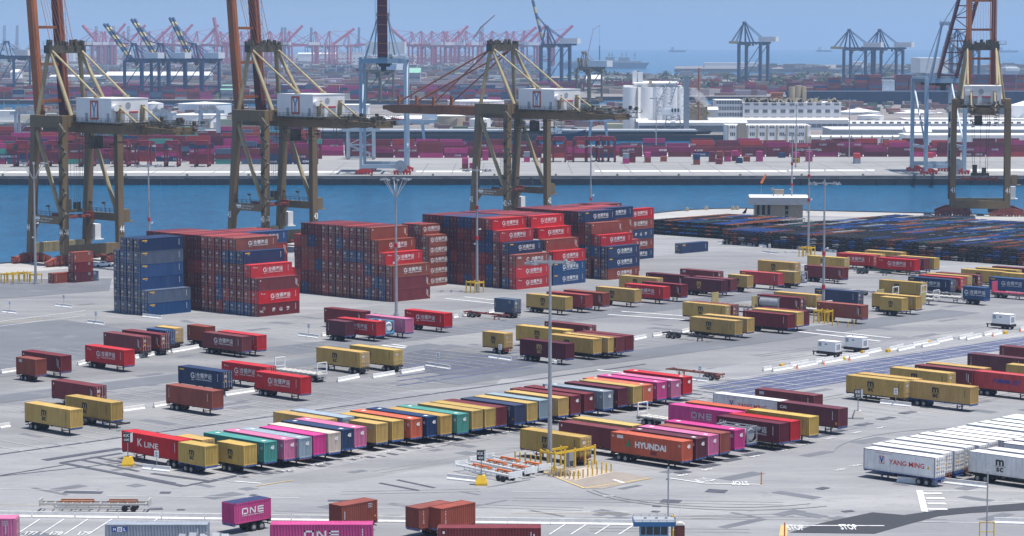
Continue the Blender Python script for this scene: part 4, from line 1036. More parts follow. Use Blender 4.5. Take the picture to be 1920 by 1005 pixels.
# ---------------------------------------------------------------- quay cranes
M['logored'] = mat('logo_red', (0.50,0.10,0.05), .5, var=.1)
M['logoblue'] = mat('logo_blue', (0.14,0.26,0.42), .5, var=.1)
def rail_fence(mb, p, q, m=0, h=1.1, step=2.0):
    p, q = Vector(p), Vector(q); n = max(1, int((q-p).length/step)); up = Vector((0,0,h))
    for k in range(n+1):
        a = p.lerp(q, k/n); mb.beam(a, a+up, 0.07, 0.07, m)
    mb.beam(p+up, q+up, 0.06, 0.06, m); mb.beam(p+up*.5, q+up*.5, 0.05, 0.05, m)
def old_crane(loc, rz, number, boom_ang, label, boom_len=47.0, single=True, sign_side=1):
    """local +x points to the water, y along the rails, origin on the waterside rail midway"""
    MB.MIR = True
    C = empty("quay_crane", loc, rz); tag(C, label, "quay crane", "ship-to-shore cranes along the near quay")
    G, Sp = 15.3, 19.0; h = Sp/2; r = random.Random(int(number))
    ol, lt, cl, ru = M['olive'], M['olivelt'], M['clutter'], M['rust']
    # legs: waterside pair leans inland at the top
    for v in (-h, h):
        MB().beam((0.3, v, 3.0), (-2.6, v*0.97, 40.6), 2.0, 1.7, 0, 1.9, 2.0).build("leg", ol, C)
        mb = MB(); mb.beam((-G, v, 3.0), (-G, v*0.98, 38.2), 2.0, 1.6, 0, 1.9, 1.8)
        mb.build("leg", ol, C)
        # middle cross beam with walkway and lamps
        mb = MB(); mb.beam((-1.0, v, 12.4), (-G+0.9, v, 12.4), 1.5, 2.1)
        mb.add([(-1.0, v-.7, 11.4),(-1.0, v+.7, 11.4),(-3.2, v+.7, 11.4),(-3.2, v-.7, 11.4),(-0.9, v-.7, 8.8),(-0.9, v+.7, 8.8)], [(0,1,2,3),(0,3,4),(1,5,2),(3,2,5,4)])
        mb.build("cross_beam", ol, C)
        mb = MB(); rail_fence(mb, (-1.6, v-0.7, 13.5), (-G+1.5, v-0.7, 13.5)); rail_fence(mb, (-1.6, v+0.7, 13.5), (-G+1.5, v+0.7, 13.5))
        for x in (-3.0, -9.0): mb.beam((x, v, 13.4), (x+0.8, v, 16.0), .14); mb.box(x+0.5, x+1.5, v-.3, v+.3, 15.9, 16.4)
        mb.build("walkway_railing", cl, C)
        MB().cyl((-1.6, v*0.97, 39.5), (-G+1.2, v, 13.8), 0.62, 10).build("diagonal_brace", lt, C)
        mb = MB(); mb.box(-G-0.9, -1.2, v*0.97-1.0, v*0.97+1.0, 37.9, 41.2); mb.build("portal_beam", ol, C)
    # sill beams, bogies
    for x in (0.3, -G):
        mb = MB(); mb.beam((x, -h+0.9, 4.1), (x, h-0.9, 4.1), 1.5, 2.8)
        for k in range(9): mb.box(x-0.8, x+0.8, -h+1.6+k*1.95, -h+1.75+k*1.95, 2.8, 5.4)
        mb.build("sill_beam", lt if x > -1 else ol, C)
        for v in (-h, h):
            mb = MB()
            mb.add([(x-.6, v-6.4, 1.3),(x-.6, v+6.4, 1.3),(x-.6, v+2.4, 2.9),(x-.6, v-2.4, 2.9),(x+.6, v-6.4, 1.3),(x+.6, v+6.4, 1.3),(x+.6, v+2.4, 2.9),(x+.6, v-2.4, 2.9)],
                   [(0,1,2,3),(7,6,5,4),(0,4,5,1),(1,5,6,2),(2,6,7,3),(3,7,4,0)])
            for s_ in (-5.3, -3.2, -1.1, 1.1, 3.2, 5.3):
                mb.box(x-.8, x+.8, v+s_-0.9, v+s_+0.9, 0.5, 1.5)
                mb.cyl((x-.35, v+s_-0.45, .42), (x+.35, v+s_-0.45, .42), .4, 10); mb.cyl((x-.35, v+s_+0.45, .42), (x+.35, v+s_+0.45, .42), .4, 10)
            for k in range(12): a_ = v + r.uniform(-6.4, 6.4); mb.box(x-1.0, x+1.0, a_-.25, a_+.25, r.uniform(.6, 1.2), r.uniform(1.4, 2.2))
            mb.build("wheel_bogie", M['bogie'], C)
    # deck: twin main girders reaching back over land, beams across
    for v in (-3.6, 3.6):
        mb = MB(); mb.beam((1.2, v, 37.9), (-45, v, 37.9), 1.3, 2.9); mb.beam((-45, v, 37.6), (-57, v, 37.9), 1.0, 2.2, 0, .8, .7); mb.build("main_girder", ol, C)
    mb = MB()
    for x in (-2.2, -G): mb.box(x-1.0, x+1.0, -h+1, -4.3, 38.1, 41.0); mb.box(x-1.0, x+1.0, 4.3, h-1, 38.1, 41.0); mb.box(x-0.8, x+0.8, -4.3, 4.3, 38.4, 40.8)
    for x in (-30, -44, -56): mb.box(x-0.4, x+0.4, -3.6, 3.6, 36.8, 38.8)
    mb.build("deck_beams", ol, C)
    mb = MB(); mb.box(-36, -15, -7.2, 7.2, 39.35, 39.6)
    for x in range(-35, -15, 4): mb.box(x-.15, x+.15, -7.1, 7.1, 38.9, 39.35)
    rail_fence(mb, (-36, -7.2, 39.6), (-15, -7.2, 39.6)); rail_fence(mb, (-36, -7.2, 39.6), (-36, 7.2, 39.6)); rail_fence(mb, (-36, 7.2, 39.6), (-15, 7.2, 39.6))
    mb.build("machinery_deck", cl, C)
    # rear walkways and trolley gear: many small members
    mb = MB()
    for v in (-5.2, -3.0, 3.0, 5.2):
        rail_fence(mb, (-36.5, v, 39.2), (-60, v, 39.2), step=1.5)
        mb.beam((-36.5, v, 39.1), (-60, v, 39.1), .5, .12)
    for k in range(60):
        x = -r.uniform(38, 60); v = r.uniform(-5.5, 5.5); z = r.uniform(37.0, 40.3)
        if r.random() < .5: mb.box(x-.5, x+.5, v-.3, v+.3, z, z+r.uniform(.3, 1.2))
        else: mb.beam((x, v, z), (x+r.uniform(-3, 3), v+r.uniform(-2, 2), z+r.uniform(-.8, 1.0)), .12)
    for k in range(12): x = -37-k*2; mb.beam((x, -5, 37.6), (x, 5, 37.6), .18)
    mb.build("rear_walkway", cl, C)
    mb = MB()   # trolley rigging loops and service platforms under the girders
    for k in range(46):
        x = -r.uniform(6, 33); v = r.uniform(-6.5, 6.5); z = r.uniform(31.5, 36.4)
        if r.random() < .4: mb.beam((x, v, z), (x, v, 36.4), .10)
        elif r.random() < .5: mb.box(x-.8, x+.8, v-.5, v+.5, z, z+.25)
        else: mb.beam((x, v, z), (x+r.uniform(-4, 4), v, z+r.uniform(-1, 1)), .10)
    mb.box(-22, -16, -3, 3, 32.2, 32.4); rail_fence(mb, (-22, -3, 32.4), (-16, -3, 32.4)); rail_fence(mb, (-22, 3, 32.4), (-16, 3, 32.4))
    mb.box(-20.5, -18.5, -2.4, 0.2, 32.4, 35.6)
    mb.build("trolley", cl, C)
    # machinery house
    hs = MB(); hs.box(-33, -17.2, -6.2, 6.2, 39.6, 46.0); hs.box(-33.1, -17.1, -6.3, 6.3, 45.95, 46.15)
    for k in range(7): hs.box(-33.02+k*2.2, -32.9+k*2.2, -6.23, -6.19, 39.7, 45.9)
    H_ = hs.build("machinery_house", M['housew'], C)
    mb = MB()
    mb.box(-33.09, -33.0, -0.2, 2.6, 40.0, 42.2, 0); mb.box(-33.09, -33.0, -4.6, -1.8, 40.0, 42.2, 0)
    mb.box(-33.12, -33.0, -0.3, 2.7, 42.2, 42.6, 1); mb.box(-33.12, -33.0, -4.7, -1.7, 42.2, 42.6, 1); mb.box(-33.09, -33.0, 4.0, 4.8, 41.5, 43.0, 0)
    mb.cyl((-33.05, -0.6, 44.2), (-33.0, -0.6, 44.2), 0.9, 16, 0); mb.box(-22.5, -21.3, -6.26, -6.2, 39.8, 42.1, 0); mb.box(-32, -31, -6.26, -6.2, 39.8, 42.1, 0)
    mb.build("window", [M['grey'], M['red']], H_)
    mb = MB(); mb.cyl((-34.0, -5.2, 43.6), (-31.2, -5.2, 43.6), 0.95, 12); mb.build("ventilator", M['housew'], H_)
    # logo panel on the house side: red frame, white field, blue double branch
    mb = MB(); x0, x1, z0, z1 = -27.2, -23.6, 40.3, 45.5; y = -6.3
    mb.box(x0, x1, y, y+.06, z0, z1, 0); mb.box(x0+.6, x1-.6, y-.03, y, z0+.55, z1-.55, 1)
    xm = (x0+x1)/2
    for s_ in (-1, 1):
        mb.add([(xm+s_*1.3, y-.05, z1-.5),(xm+s_*0.55, y-.05, z1-.5),(xm, y-.05, z1-1.9),(xm, y-.05, z1-3.0),(xm+s_*.45, y-.05, z1-2.2)], [(0,1,2,3,4)], 2)
        mb.add([(xm+s_*0.12, y-.05, z1-2.7),(xm+s_*0.5, y-.05, z1-2.2),(xm+s_*0.5, y-.05, z0+.5),(xm+s_*0.12, y-.05, z0+.5)], [(0,1,2,3)], 2)
    mb.build("logo_panel", [M["logored"], M['lwhite'], M["logoblue"]], H_)
    # apex frame
    ax = -3.8
    mb = MB()
    for v in (-5.0, 5.0):
        mb.cyl((-1.8, v*1.6, 41.0), (ax+0.3, v*1.05, 58.6), .62, 10); mb.cyl((-15.8, v*1.35, 41.0), (ax-0.6, v*1.0, 58.6), .58, 10)
    mb.build("apex_leg", lt, C)
    mb = MB(); mb.box(ax-1.4, ax+1.2, -6.2, 6.2, 58.2, 60.4)
    for k in range(26):
        x = ax+r.uniform(-1.6, 1.6); v = r.uniform(-6, 6); mb.box(x-.3, x+.3, v-.4, v+.4, 60.3, 60.3+r.uniform(.3, 1.8))
    rail_fence(mb, (ax-1.5, -6.3, 60.4), (ax-1.5, 8.4, 60.4)); rail_fence(mb, (ax+1.3, -6.3, 60.4), (ax+1.3, 8.4, 60.4))
    mb.box(ax-1.5, ax+1.3, 6.2, 8.5, 60.2, 60.4)
    mb.build("apex_platform", cl, C)
    for v in (-5.0, 5.0):
        mb = MB(); mb.cyl((ax-0.8, v, 59.0), (-25.0, v, 46.6), .32, 8); mb.box(-25.7, -24.3, v-.6, v+.6, 46.1, 46.8); mb.build("backstay", lt, C)
        mb = MB(); mb.cyl((-33.6, v*.8, 43.8), (-42.5, v*.8, 39.0), .28, 8); mb.box(-33.9, -33.2, v*.8-.5, v*.8+.5, 40, 44.3); mb.build("rear_brace", lt, C)
    # boom
    ba = R(boom_ang); hx, hz = 1.6, 39.3; dx_, dz_ = math.cos(ba), math.sin(ba)
    bl = boom_len; nx_, nz_ = -dz_, dx_
    pt = lambda s_, v, o=0.0: (hx+dx_*s_+nx_*o, v, hz+dz_*s_+nz_*o)
    B = empty("boom", (0,0,0)); B.parent = C
    for v in (-4.2, 4.2):
        mb = MB(); mb.beam(pt(0, v, -.8), pt(bl-6, v, -.8), 1.5, 2.9); mb.beam(pt(bl-6, v, -.8), pt(bl, v, -.2), 1.5, 2.9, 0, 1.2, 1.0)
        for k in range(int(bl/4)): mb.beam(pt(k*4+1, v+.8, -2.0), pt(k*4+1, v+.8, .6), .1, .1)
        mb.build("boom_girder", ru if v < 0 else M['rustdk'] if boom_ang > 60 else ru, B)  # other girder of a raised boom: darker rust stands in for shade
    mb = MB()
    for k in range(5 if boom_ang < 60 else 4): s_ = bl*(0.12+0.22*k) ; mb.beam(pt(s_, -4.2, -.8), pt(s_, 4.2, -.8), .8, .8)
    for v in (-5.2, 5.2):
        for k in range(int(bl/2)): mb.beam(pt(k*2, v, .6), pt(k*2, v, 1.7), .06)
        mb.beam(pt(0, v, 1.7), pt(bl-2, v, 1.7), .08); mb.beam(pt(0, v, .6), pt(bl-2, v, .6), .3, .08)
    mb.build("boom_walkway", ru, B)
    mb = MB()
    if boom_ang < 60:
        for v in (-4.2, 4.2):
            for s_, t_ in ((bl*0.84, .30), (bl*0.48, .26)):
                mb.beam(pt(s_, v, .4), pt(s_, v, 3.6), .8, .8); mb.cyl(pt(s_-1, v, 2.0), (ax+1.0, v*1.15, 58.6), t_, 8)
    else:
        for v in (-4.2, 4.2):
            mb.cyl(pt(3, v-1.0, 2.0), pt(bl*.8, v-1.2, 1.6), .16, 6); mb.cyl(pt(2, v+0.6, -3.2), pt(bl*.5, v+.8, -2.6), .14, 6)
            mb.cyl((ax+.5, v*.9, 58.8), pt(bl*.9, v, 1.4), .09, 6)
        for k in range(6): v = -3+k*1.2; mb.cyl((ax+.5, v, 60.2), pt(bl*.85, v*.6, 0), .05, 5)
    mb.build("boom_stay", ru, B)
    # headblock and spreader hanging on ropes
    hx_ = -6.5; SPZ = 13.5
    E_ = empty("spreader", (0,0,0)); E_.parent = C
    mb = MB(); mb.box(hx_-1.3, hx_+1.3, -6.1, 6.1, SPZ-1.0, SPZ-0.4); 
    for v in (-5.8, 5.8): mb.box(hx_-1.6, hx_+1.6, v-.35, v+.35, SPZ-1.6, SPZ+.4)
    for v in (-3.0, 0, 3.0): mb.box(hx_-.9, hx_+.9, v-.7, v+.7, SPZ-1.3, SPZ-.2)
    mb.build("spreader_beam", M['bogie'], E_)
    mb = MB(); mb.box(hx_-1.0, hx_+1.0, -3.2, 3.2, SPZ+0.4, SPZ+1.3); mb.box(hx_-.8, hx_+.8, -2.6, -1.0, SPZ+1.3, SPZ+4.2); mb.box(hx_-.7, hx_+.7, .6, 2.2, SPZ+1.3, SPZ+3.2)
    mb.build("headblock", cl, E_)
    mb = MB()
    for x in (hx_-.8, hx_+.8):
        for v in (-2.6, -1.9, 1.9, 2.6, 0): mb.cyl((x, v, SPZ+1.2), (x, v*1.2, 36.6), .05, 5)
    mb.build("hoist_ropes", cl, E_)
    # stairs on the landside leg, cabinet, numbers
    mb = MB(); z = 6.0; s_ = 1
    while z < 37:
        mb.beam((-G-1.5+1.6*s_, -h-1.4, z), (-G-1.5-1.6*s_, -h-1.4, z+2.8), .6, .12); mb.beam((-G-1.5+1.6*s_, -h-1.8, z+1), (-G-1.5-1.6*s_, -h-1.8, z+3.8), .06)
        mb.box(-G-1.5-1.6*s_-.6, -G-1.5-1.6*s_+.6, -h-1.9, -h-.8, z+2.75, z+2.85); z += 2.8; s_ = -s_
    mb.build("stairs", M["clutter"], C)
    mb = MB(); mb.box(-G-0.5, -G+2.0, h+1.2, h+3.2, 11.3, 14.6); mb.box(-G-.8, -G+2.2, h+.9, h+4.5, 11.0, 11.25); mb.build("cabinet", ol, C)
    mb = MB(); mb.box(-2.2, .2, h+1.2, h+3.2, 5.6, 9.8); mb.box(-2.5, .5, h+.9, h+4.0, 5.3, 5.55); mb.build("electrical_cabinet", M['housew'], C)
    for x, y, ax_ in [(0.0, -h-1.06, 'y'), (-G, -h-1.06, 'y'), (-G-1.06, h, 'x'), (-G-1.06, -h, 'x')]:
        mb = MB()
        if ax_ == 'y': T = lambda u, v, x=x, y=y: (x-u, y, v)
        else: T = lambda u, v, x=x, y=y: (x, y+u, v)
        put_text(mb, number, 0, 9.0 if x > -1 else 8.3, 1.9, 0, width=1.55, bold=.03, T=T); mb.build("number", M['lwhite'], C)
    mb = MB(); yy = -h-.79
    for x0, x1, z0, z1 in [(-5.2,-3.0,12.4,13.1),(-5.0,-3.4,12.0,12.2)]: mb.box(x0, x1, yy-.04, yy, z0, z1)
    T = lambda u, v: (-16.8-u, yy-.03, v)
    put_text(mb, "SAFE WORKING LOAD", -8.4, 12.55, .45, 0, width=5.4, T=T); put_text(mb, "SWL 40 LT", -9.2, 11.8, .45, 0, width=4.4, T=T)
    mb.build("load_plate", M['lwhite'], C)
    MB.MIR = False
    return C
def at_rail(t): return Vector((-134, 703, 0)) + D2*(9.5 + t)
RZC = A1 + math.pi
old_crane(at_rail(0), RZC, "44", 84.5, "olive quay crane with raised rusty boom numbered 44, at the left edge")
old_crane(at_rail(72.3), RZC, "43", 84.5, "olive quay crane with raised rusty boom numbered 43, behind the middle stacks")
old_crane(at_rail(174.8), RZC, "42", 0.0, "olive quay crane numbered 42 with its red boom lowered over the water")
c41 = (at(1785, 405) + at(1889, 406)) / 2
nq = Vector((0.16, 0.987, 0)).normalized()
old_crane(c41 + nq*15.3, math.atan2(nq.y, nq.x), "41", 86.0, "olive quay crane numbered 41 at the right edge with rusty twin boom up")
# ---------------------------------------------------------------- modern gantry cranes, parametrised
def gantry(loc, rz, sc, label, cat_group, leg_m, house_m, boom_m, G=30.0, Sp=18.0, zt=38.0, boom=('up', 80.0), bl=55.0, back=18.0, apex=22.0, stripe=None,
           house=(6, 24, 6), hw=None, bt=1.1, base_m=None, leg_w=1.5, lattice=False, single=False, yshift=0.0, detail=True, boom_w=3.4):
    C = empty("gantry_crane", loc, rz); tag(C, label, "quay crane", cat_group); C.scale = (sc, sc, sc)
    h = Sp/2; bm_ = base_m or leg_m
    for x in (0, -G):
        for v in (-h, h): MB().beam((x, v, 1.5), (x, v, zt), leg_w, leg_w*1.1).build("leg", leg_m, C)
        mb = MB(); mb.beam((x, -h+leg_w*.5, 3.8), (x, h-leg_w*.5, 3.8), leg_w*.9, 3.0 if leg_w > 1.6 else 1.8); mb.build("sill_beam", leg_m, C)
        mb = MB(); mb.beam((x, -h+leg_w*.5, zt-.9), (x, h-leg_w*.5, zt-.9), leg_w*.9, 2.0); mb.build("cross_beam", leg_m, C)
        for v in (-h+1.5, h-1.5):
            mb = MB(); mb.box(x-.7, x+.7, v-4.0, v+4.0, .9, 1.9)
            mb.add([(x-.8, v-4.2, 1.2),(x-.8, v+4.2, 1.2),(x-.8, v+1.6, 2.8),(x-.8, v-1.6, 2.8),(x+.8, v-4.2, 1.2),(x+.8, v+4.2, 1.2),(x+.8, v+1.6, 2.8),(x+.8, v-1.6, 2.8)],
                   [(0,1,2,3),(7,6,5,4),(0,4,5,1),(1,5,6,2),(2,6,7,3),(3,7,4,0)])
            for k in range(6): mb.cyl((x-.5, v-3.5+k*1.4, .5), (x+.5, v-3.5+k*1.4, .5), .5, 8)
            mb.build("wheel_bogie", bm_, C)
    for v in (-h, h):
        mb = MB(); mb.beam((-leg_w*.6, v, 12.5), (-G+leg_w*.6, v, 12.5), .9, 1.3); mb.beam((-1, v, 13.5), (-G+1, v, zt-2), .7, .7)
        mb.build("side_brace", leg_m, C)
        mb = MB(); mb.beam((0, v, zt+.4), (-G, v, zt+.4), 1.0, 1.2); mb.build("portal_beam", leg_m, C)
    gv = boom_w/2+.4
    mb = MB()
    for v in ((-gv, gv) if not single else (0,)): mb.beam((2, v, zt+1.0), (-G-back, v, zt+1.0), 1.1 if not single else boom_w, 2.2)
    for k in range(8): x = -G-back+1+k*(G+back)/8; mb.beam((x, -gv, zt+.6), (x, gv, zt+.6), .4, .8)
    mb.build("main_girder", leg_m, C)
    hx0, hl, hh = house
    hw = hw or gv+2.2
    mb = MB(); mb.box(-G+hx0-hl, -G+hx0, -hw, hw, zt+2.4, zt+2.4+hh); 
    hb = mb.build("machinery_house", house_m, C)
    mb = MB(); mb.box(-7.5, -5.0, -1.2, 1.2, zt-5.5, zt-2.4); mb.box(-11, -4, -gv-.5, gv+.5, zt-2.3, zt-1.0)
    rq_ = random.Random(int(abs(loc[0])*7))
    for k in range(14 if bt < 3 else 6): x = -rq_.uniform(3, G+back*.6); mb.beam((x, -gv, zt-.2), (x, gv, zt-.2), .3); mb.box(x-.8, x+.8, rq_.uniform(-gv, 0)-.6, rq_.uniform(0, gv)+.6, zt-rq_.uniform(1, 3.5), zt-.2)
    mb.build("trolley_cab", M['clutter'], C)
    az = zt + apex; axx = -2.0
    mb = MB()
    for v in (-h*.8, h*.8): lw2 = leg_w*.62; mb.beam((0.4, v, zt), (axx, v*.25, az), lw2, lw2, 0, lw2*.7, lw2*.7); mb.beam((-G*.42, v*.6, zt+2), (axx-.4, v*.25, az), lw2*.8, lw2*.8, 0, lw2*.6, lw2*.6)
    mb.box(axx-1.2, axx+1.2, -h*.3, h*.3, az-.6, az+1.2); rail_fence(mb, (axx-1.2, -h*.3, az+1.2), (axx-1.2, h*.3, az+1.2)); 
    mb.build("apex_frame", leg_m, C)
    mb = MB()
    for v in (-h*.22, h*.22): mb.cyl((axx-.5, v, az), (-G-back*.35, v*1.6, zt+2), .16*leg_w, 6)
    mb.build("backstay", leg_m, C)
    kind, ang = boom; ba = R(ang); dx_, dz_ = math.cos(ba), math.sin(ba); nx_, nz_ = -dz_, dx_
    pt = lambda s_, v, o=0.0: (2+dx_*s_+nx_*o, v + yshift*s_, zt+1.0+dz_*s_+nz_*o)
    mb = MB(); vs = (0,) if single else (-gv, gv)
    ns = 9 if stripe else 1
    for v in vs:
        for k in range(ns): mb.beam(pt(bl*k/ns, v), pt(bl*(k+1)/ns, v), boom_w if single else bt, 2.0*max(1, bt/1.6), k % 2 if stripe else 0)
    if not single:
        for k in range(9 if lattice else 6):
            s_ = 1 + k*(bl-2)/(8 if lattice else 5); mb.beam(pt(s_, -gv), pt(s_, gv), .5 if lattice else .7)
            if lattice and k < 8: mb.beam(pt(s_, -gv if k % 2 else gv), pt(s_ + (bl-2)/8, gv if k % 2 else -gv), .3)
    else:
        for k in range(14): s_ = 2+k*bl/14; mb.beam(pt(s_, -boom_w*.5, -1.15), pt(s_, boom_w*.5, -1.15), .3, .3, 1 if len(vs) == 1 and stripe is None else 0)
        mb.beam(pt(0, -boom_w*.5-.9, 0), pt(bl, -boom_w*.5-.9, 0), .14); mb.beam(pt(0, boom_w*.5+.9, 0), pt(bl, boom_w*.5+.9, 0), .14)
    mb.build("boom", [boom_m, stripe or M['rust']], C)
    mb = MB()
    for s_ in ((.45, .85) if ang < 70 else (.5,)):
        for v in (-gv*.8, gv*.8): mb.cyl(pt(bl*s_, v, .8), (axx+.4, v*.5, az), .14*leg_w, 6)
    mb.build("forestay", leg_m, C)
    return C
# ---------------------------------------------------------------- white and pale blue cranes on the far wharf
wl = at(724, 322)
gantry(Vector((wl.x, 1163, 0)), -math.pi/2, 1.0, "pale blue crane with raised single dark red boom on the far wharf", "cranes on the far wharf", M['cranew'], M['housew'], M['cranered'],
       G=30, Sp=20.5, zt=53, boom=('up', 87.0), bl=60, back=16, apex=20, house=(10, 20, 5.5), hw=9.2, base_m=M['bred'], leg_w=1.35, single=True, boom_w=4.6)
wr = at(1755, 322)
gantry(Vector((wr.x, 1165, 0)), -math.pi/2 + R(4), 1.0, "pale blue crane with leaning latticed dark red boom on the far wharf", "cranes on the far wharf", M['cranew'], M['housew'], M['cranered'],
       G=28, Sp=18.0, zt=44, boom=('up', 44.0), bl=62, back=12, apex=25, house=(6, 20, 7), hw=7, base_m=M['bred'], leg_w=1.6, lattice=True, boom_w=7.5)
# cable reels on the two cranes
for x, y in ((751, 311), (1795, 308)):
    mb = MB(); p_ = atY(x, y, 1161); mb.cyl(p_ + Vector((0,-.4,0)), p_ + Vector((0,.4,0)), 2.6, 20); mb.cyl(p_ + Vector((0,-.6,0)), p_ + Vector((0,.6,0)), .8, 12)
    mb.box(p_.x-.5, p_.x+.5, p_.y-.3, p_.y+.3, 0, p_.z)
    tag(mb.build("cable_reel", M['grey']), "round grey cable reel at the foot of the pale blue crane %s" % ("left of centre" if x < 1000 else "near the right edge"), "cable reel")
# white half-height lattice frames at the left and centre of the far wharf
def lattice_gantry(x0, x1, yb, ytop, label, m=M['cranew'], depth=10):
    a, b_ = at(x0, yb), at(x1, yb); W_ = (b_-a).length; Hh = (yb-ytop)/FP*a.y
    C = empty("yard_gantry", (a+b_)/2, 0); tag(C, label, "yard crane", "pale gantries on the far wharf")
    for x in (-W_/2, W_/2):
        for y in (0, depth): MB().beam((x, y, 0.8), (x, y, Hh), 1.3, 1.3).build("leg", m, C)
        mb = MB(); mb.beam((x, -1, 1.2), (x, depth+1, 1.2), 1.2, 1.2)
        for k in range(3): mb.cyl((x-.6, k*depth/2, .6), (x+.6, k*depth/2, .6), .6, 8)
        mb.build("wheel_beam", M['grey'], C)
    mb = MB()
    for y in (0, depth):
        mb.beam((-W_/2-3, y, Hh+.6), (W_/2+3, y, Hh+.6), 1.2, 1.8)
        mb.beam((-W_/2, y, 1), (W_/2, y, 1), .5, .5); mb.beam((-W_/2, y, Hh*.5), (W_/2, y, 2), .45); mb.beam((-W_/2, y, Hh*.5), (W_/2, y, Hh-1), .45); mb.beam((-W_/2, y, Hh*.5), (W_/2, y, Hh*.5), .4)
    mb.build("portal_frame", m, C)
    mb = MB(); rq = random.Random(int(x0))
    for k in range(40):
        x = rq.uniform(-W_/2, W_/2); y = rq.uniform(-1, depth+1); z = Hh+1.5; mb.box(x-.5, x+.5, y-.5, y+.5, z, z+rq.uniform(.6, 3.2))
        mb.beam((x, y, z), (x+rq.uniform(-3,3), y, z+rq.uniform(0,3)), .15)
    mb.build("hoist_gear", M['grey'], C)
lattice_gantry(30, 62, 283, 214, "pale lattice gantry at the far left behind crane 44")
lattice_gantry(652, 700, 299, 245, "pale lattice gantry just left of the single red boom crane")
lattice_gantry(375, 408, 272, 212, "pale gantry between cranes 44 and 43 on the far wharf")
lattice_gantry(285, 318, 262, 216, "pale gantry right of the house of crane 44")
# white ship-loader style cranes behind the middle of the wharf
def loader(x, yb, flip, label):
    a = at(x, yb); C = empty("harbour_crane", a, 0); C.scale = (.62,.62,.6); tag(C, label, "harbour crane", "white portal cranes in the middle distance")
    w_ = 1 if not flip else -1
    for dx_ in (-9, 9):
        for dy_ in (0, 12): MB().beam((dx_, dy_, 0), (dx_*.8, dy_, 17), 2.2, 2.2, 0, 2.8, 2.8).build("leg", M['cranew'], C)
    mb = MB(); mb.box(-16, 20, 0, 12, 17, 20.5); mb.build("deck", M['cranew'], C)
    mb = MB(); mb.box(14*w_-7, 14*w_+8, 1, 11, 20.5, 27); mb.build("machinery_house", M['housew'], C)
    mb = MB(); mb.beam((-14*w_, 6, 20.5), (-24*w_, 6, 22), 3, 2); mb.beam((-6*w_, 3, 20), (-6*w_, 9, 20), 1.5); mb.box(-10, -2, -.6, 0, 15.3, 16.6)
    for k in range(22): mb.beam((-14+k*1.3, .2, 20.5), (-14+k*1.3, .2, 22.3), .25)
    mb.build("boom_foot", M['bred'], C)
loader(778, 262, 0, "white portal crane behind the lowered red boom's left part")
loader(1122, 258, 0, "white portal crane right of crane 42's rear end")
# maroon straddle carriers
rq = random.Random(5)
STR = [(39,313),(101,313),(161,313),(227,313),(266,313),(321,313),(378,313),(560,305),(1049,304),(1087,304),(1112,304),(1142,304),(1018,303),(1130,302)]
for i, (x, y) in enumerate(STR):
    a = at(x, y); C = empty("straddle_carrier", a, 0)
    tag(C, "tall maroon straddle carrier, %s from the left along the far wharf" % ORD[i], "straddle carrier", "maroon straddle carriers on the far wharf")
    w_, d_, hh = (3.1, 9.5, 11.2)
    for sx_ in (-1, 1):
        mb = MB()
        for sy_ in (0, 1): mb.beam((sx_*w_, sy_*d_, 1.0), (sx_*w_, sy_*d_, hh), .7, .8)
        mb.beam((sx_*w_, -1.2, 1.5), (sx_*w_, d_+1.2, 1.5), .8, 1.1); mb.beam((sx_*w_, -.5, hh), (sx_*w_, d_+.5, hh), .8, 1.0)
        mb.build("leg_frame", M['maroon'], C)
        for k in range(4): MB().cyl((sx_*w_-.3, -.6+k*3.5, .65), (sx_*w_+.3, -.6+k*3.5, .65), .65, 10).build("wheel", M['tyre'], C)
    mb = MB(); mb.box(-w_-.4, w_+.4, -.4, .5, hh-.4, hh+.5); mb.box(-w_-.4, w_+.4, d_-.5, d_+.4, hh-.4, hh+.5); mb.box(-w_, w_, d_*.3, d_*.75, hh+.5, hh+1.5)
    mb.box(-w_*.8, w_*.8, 1, d_-1, hh-4.2, hh-3.6); mb.build("top_frame", M['maroon'], C)
    MB().box(-w_-.2, -w_+1.4, -1.6, -.3, hh-2.6, hh-.3).build("cab", M['glass'], C)
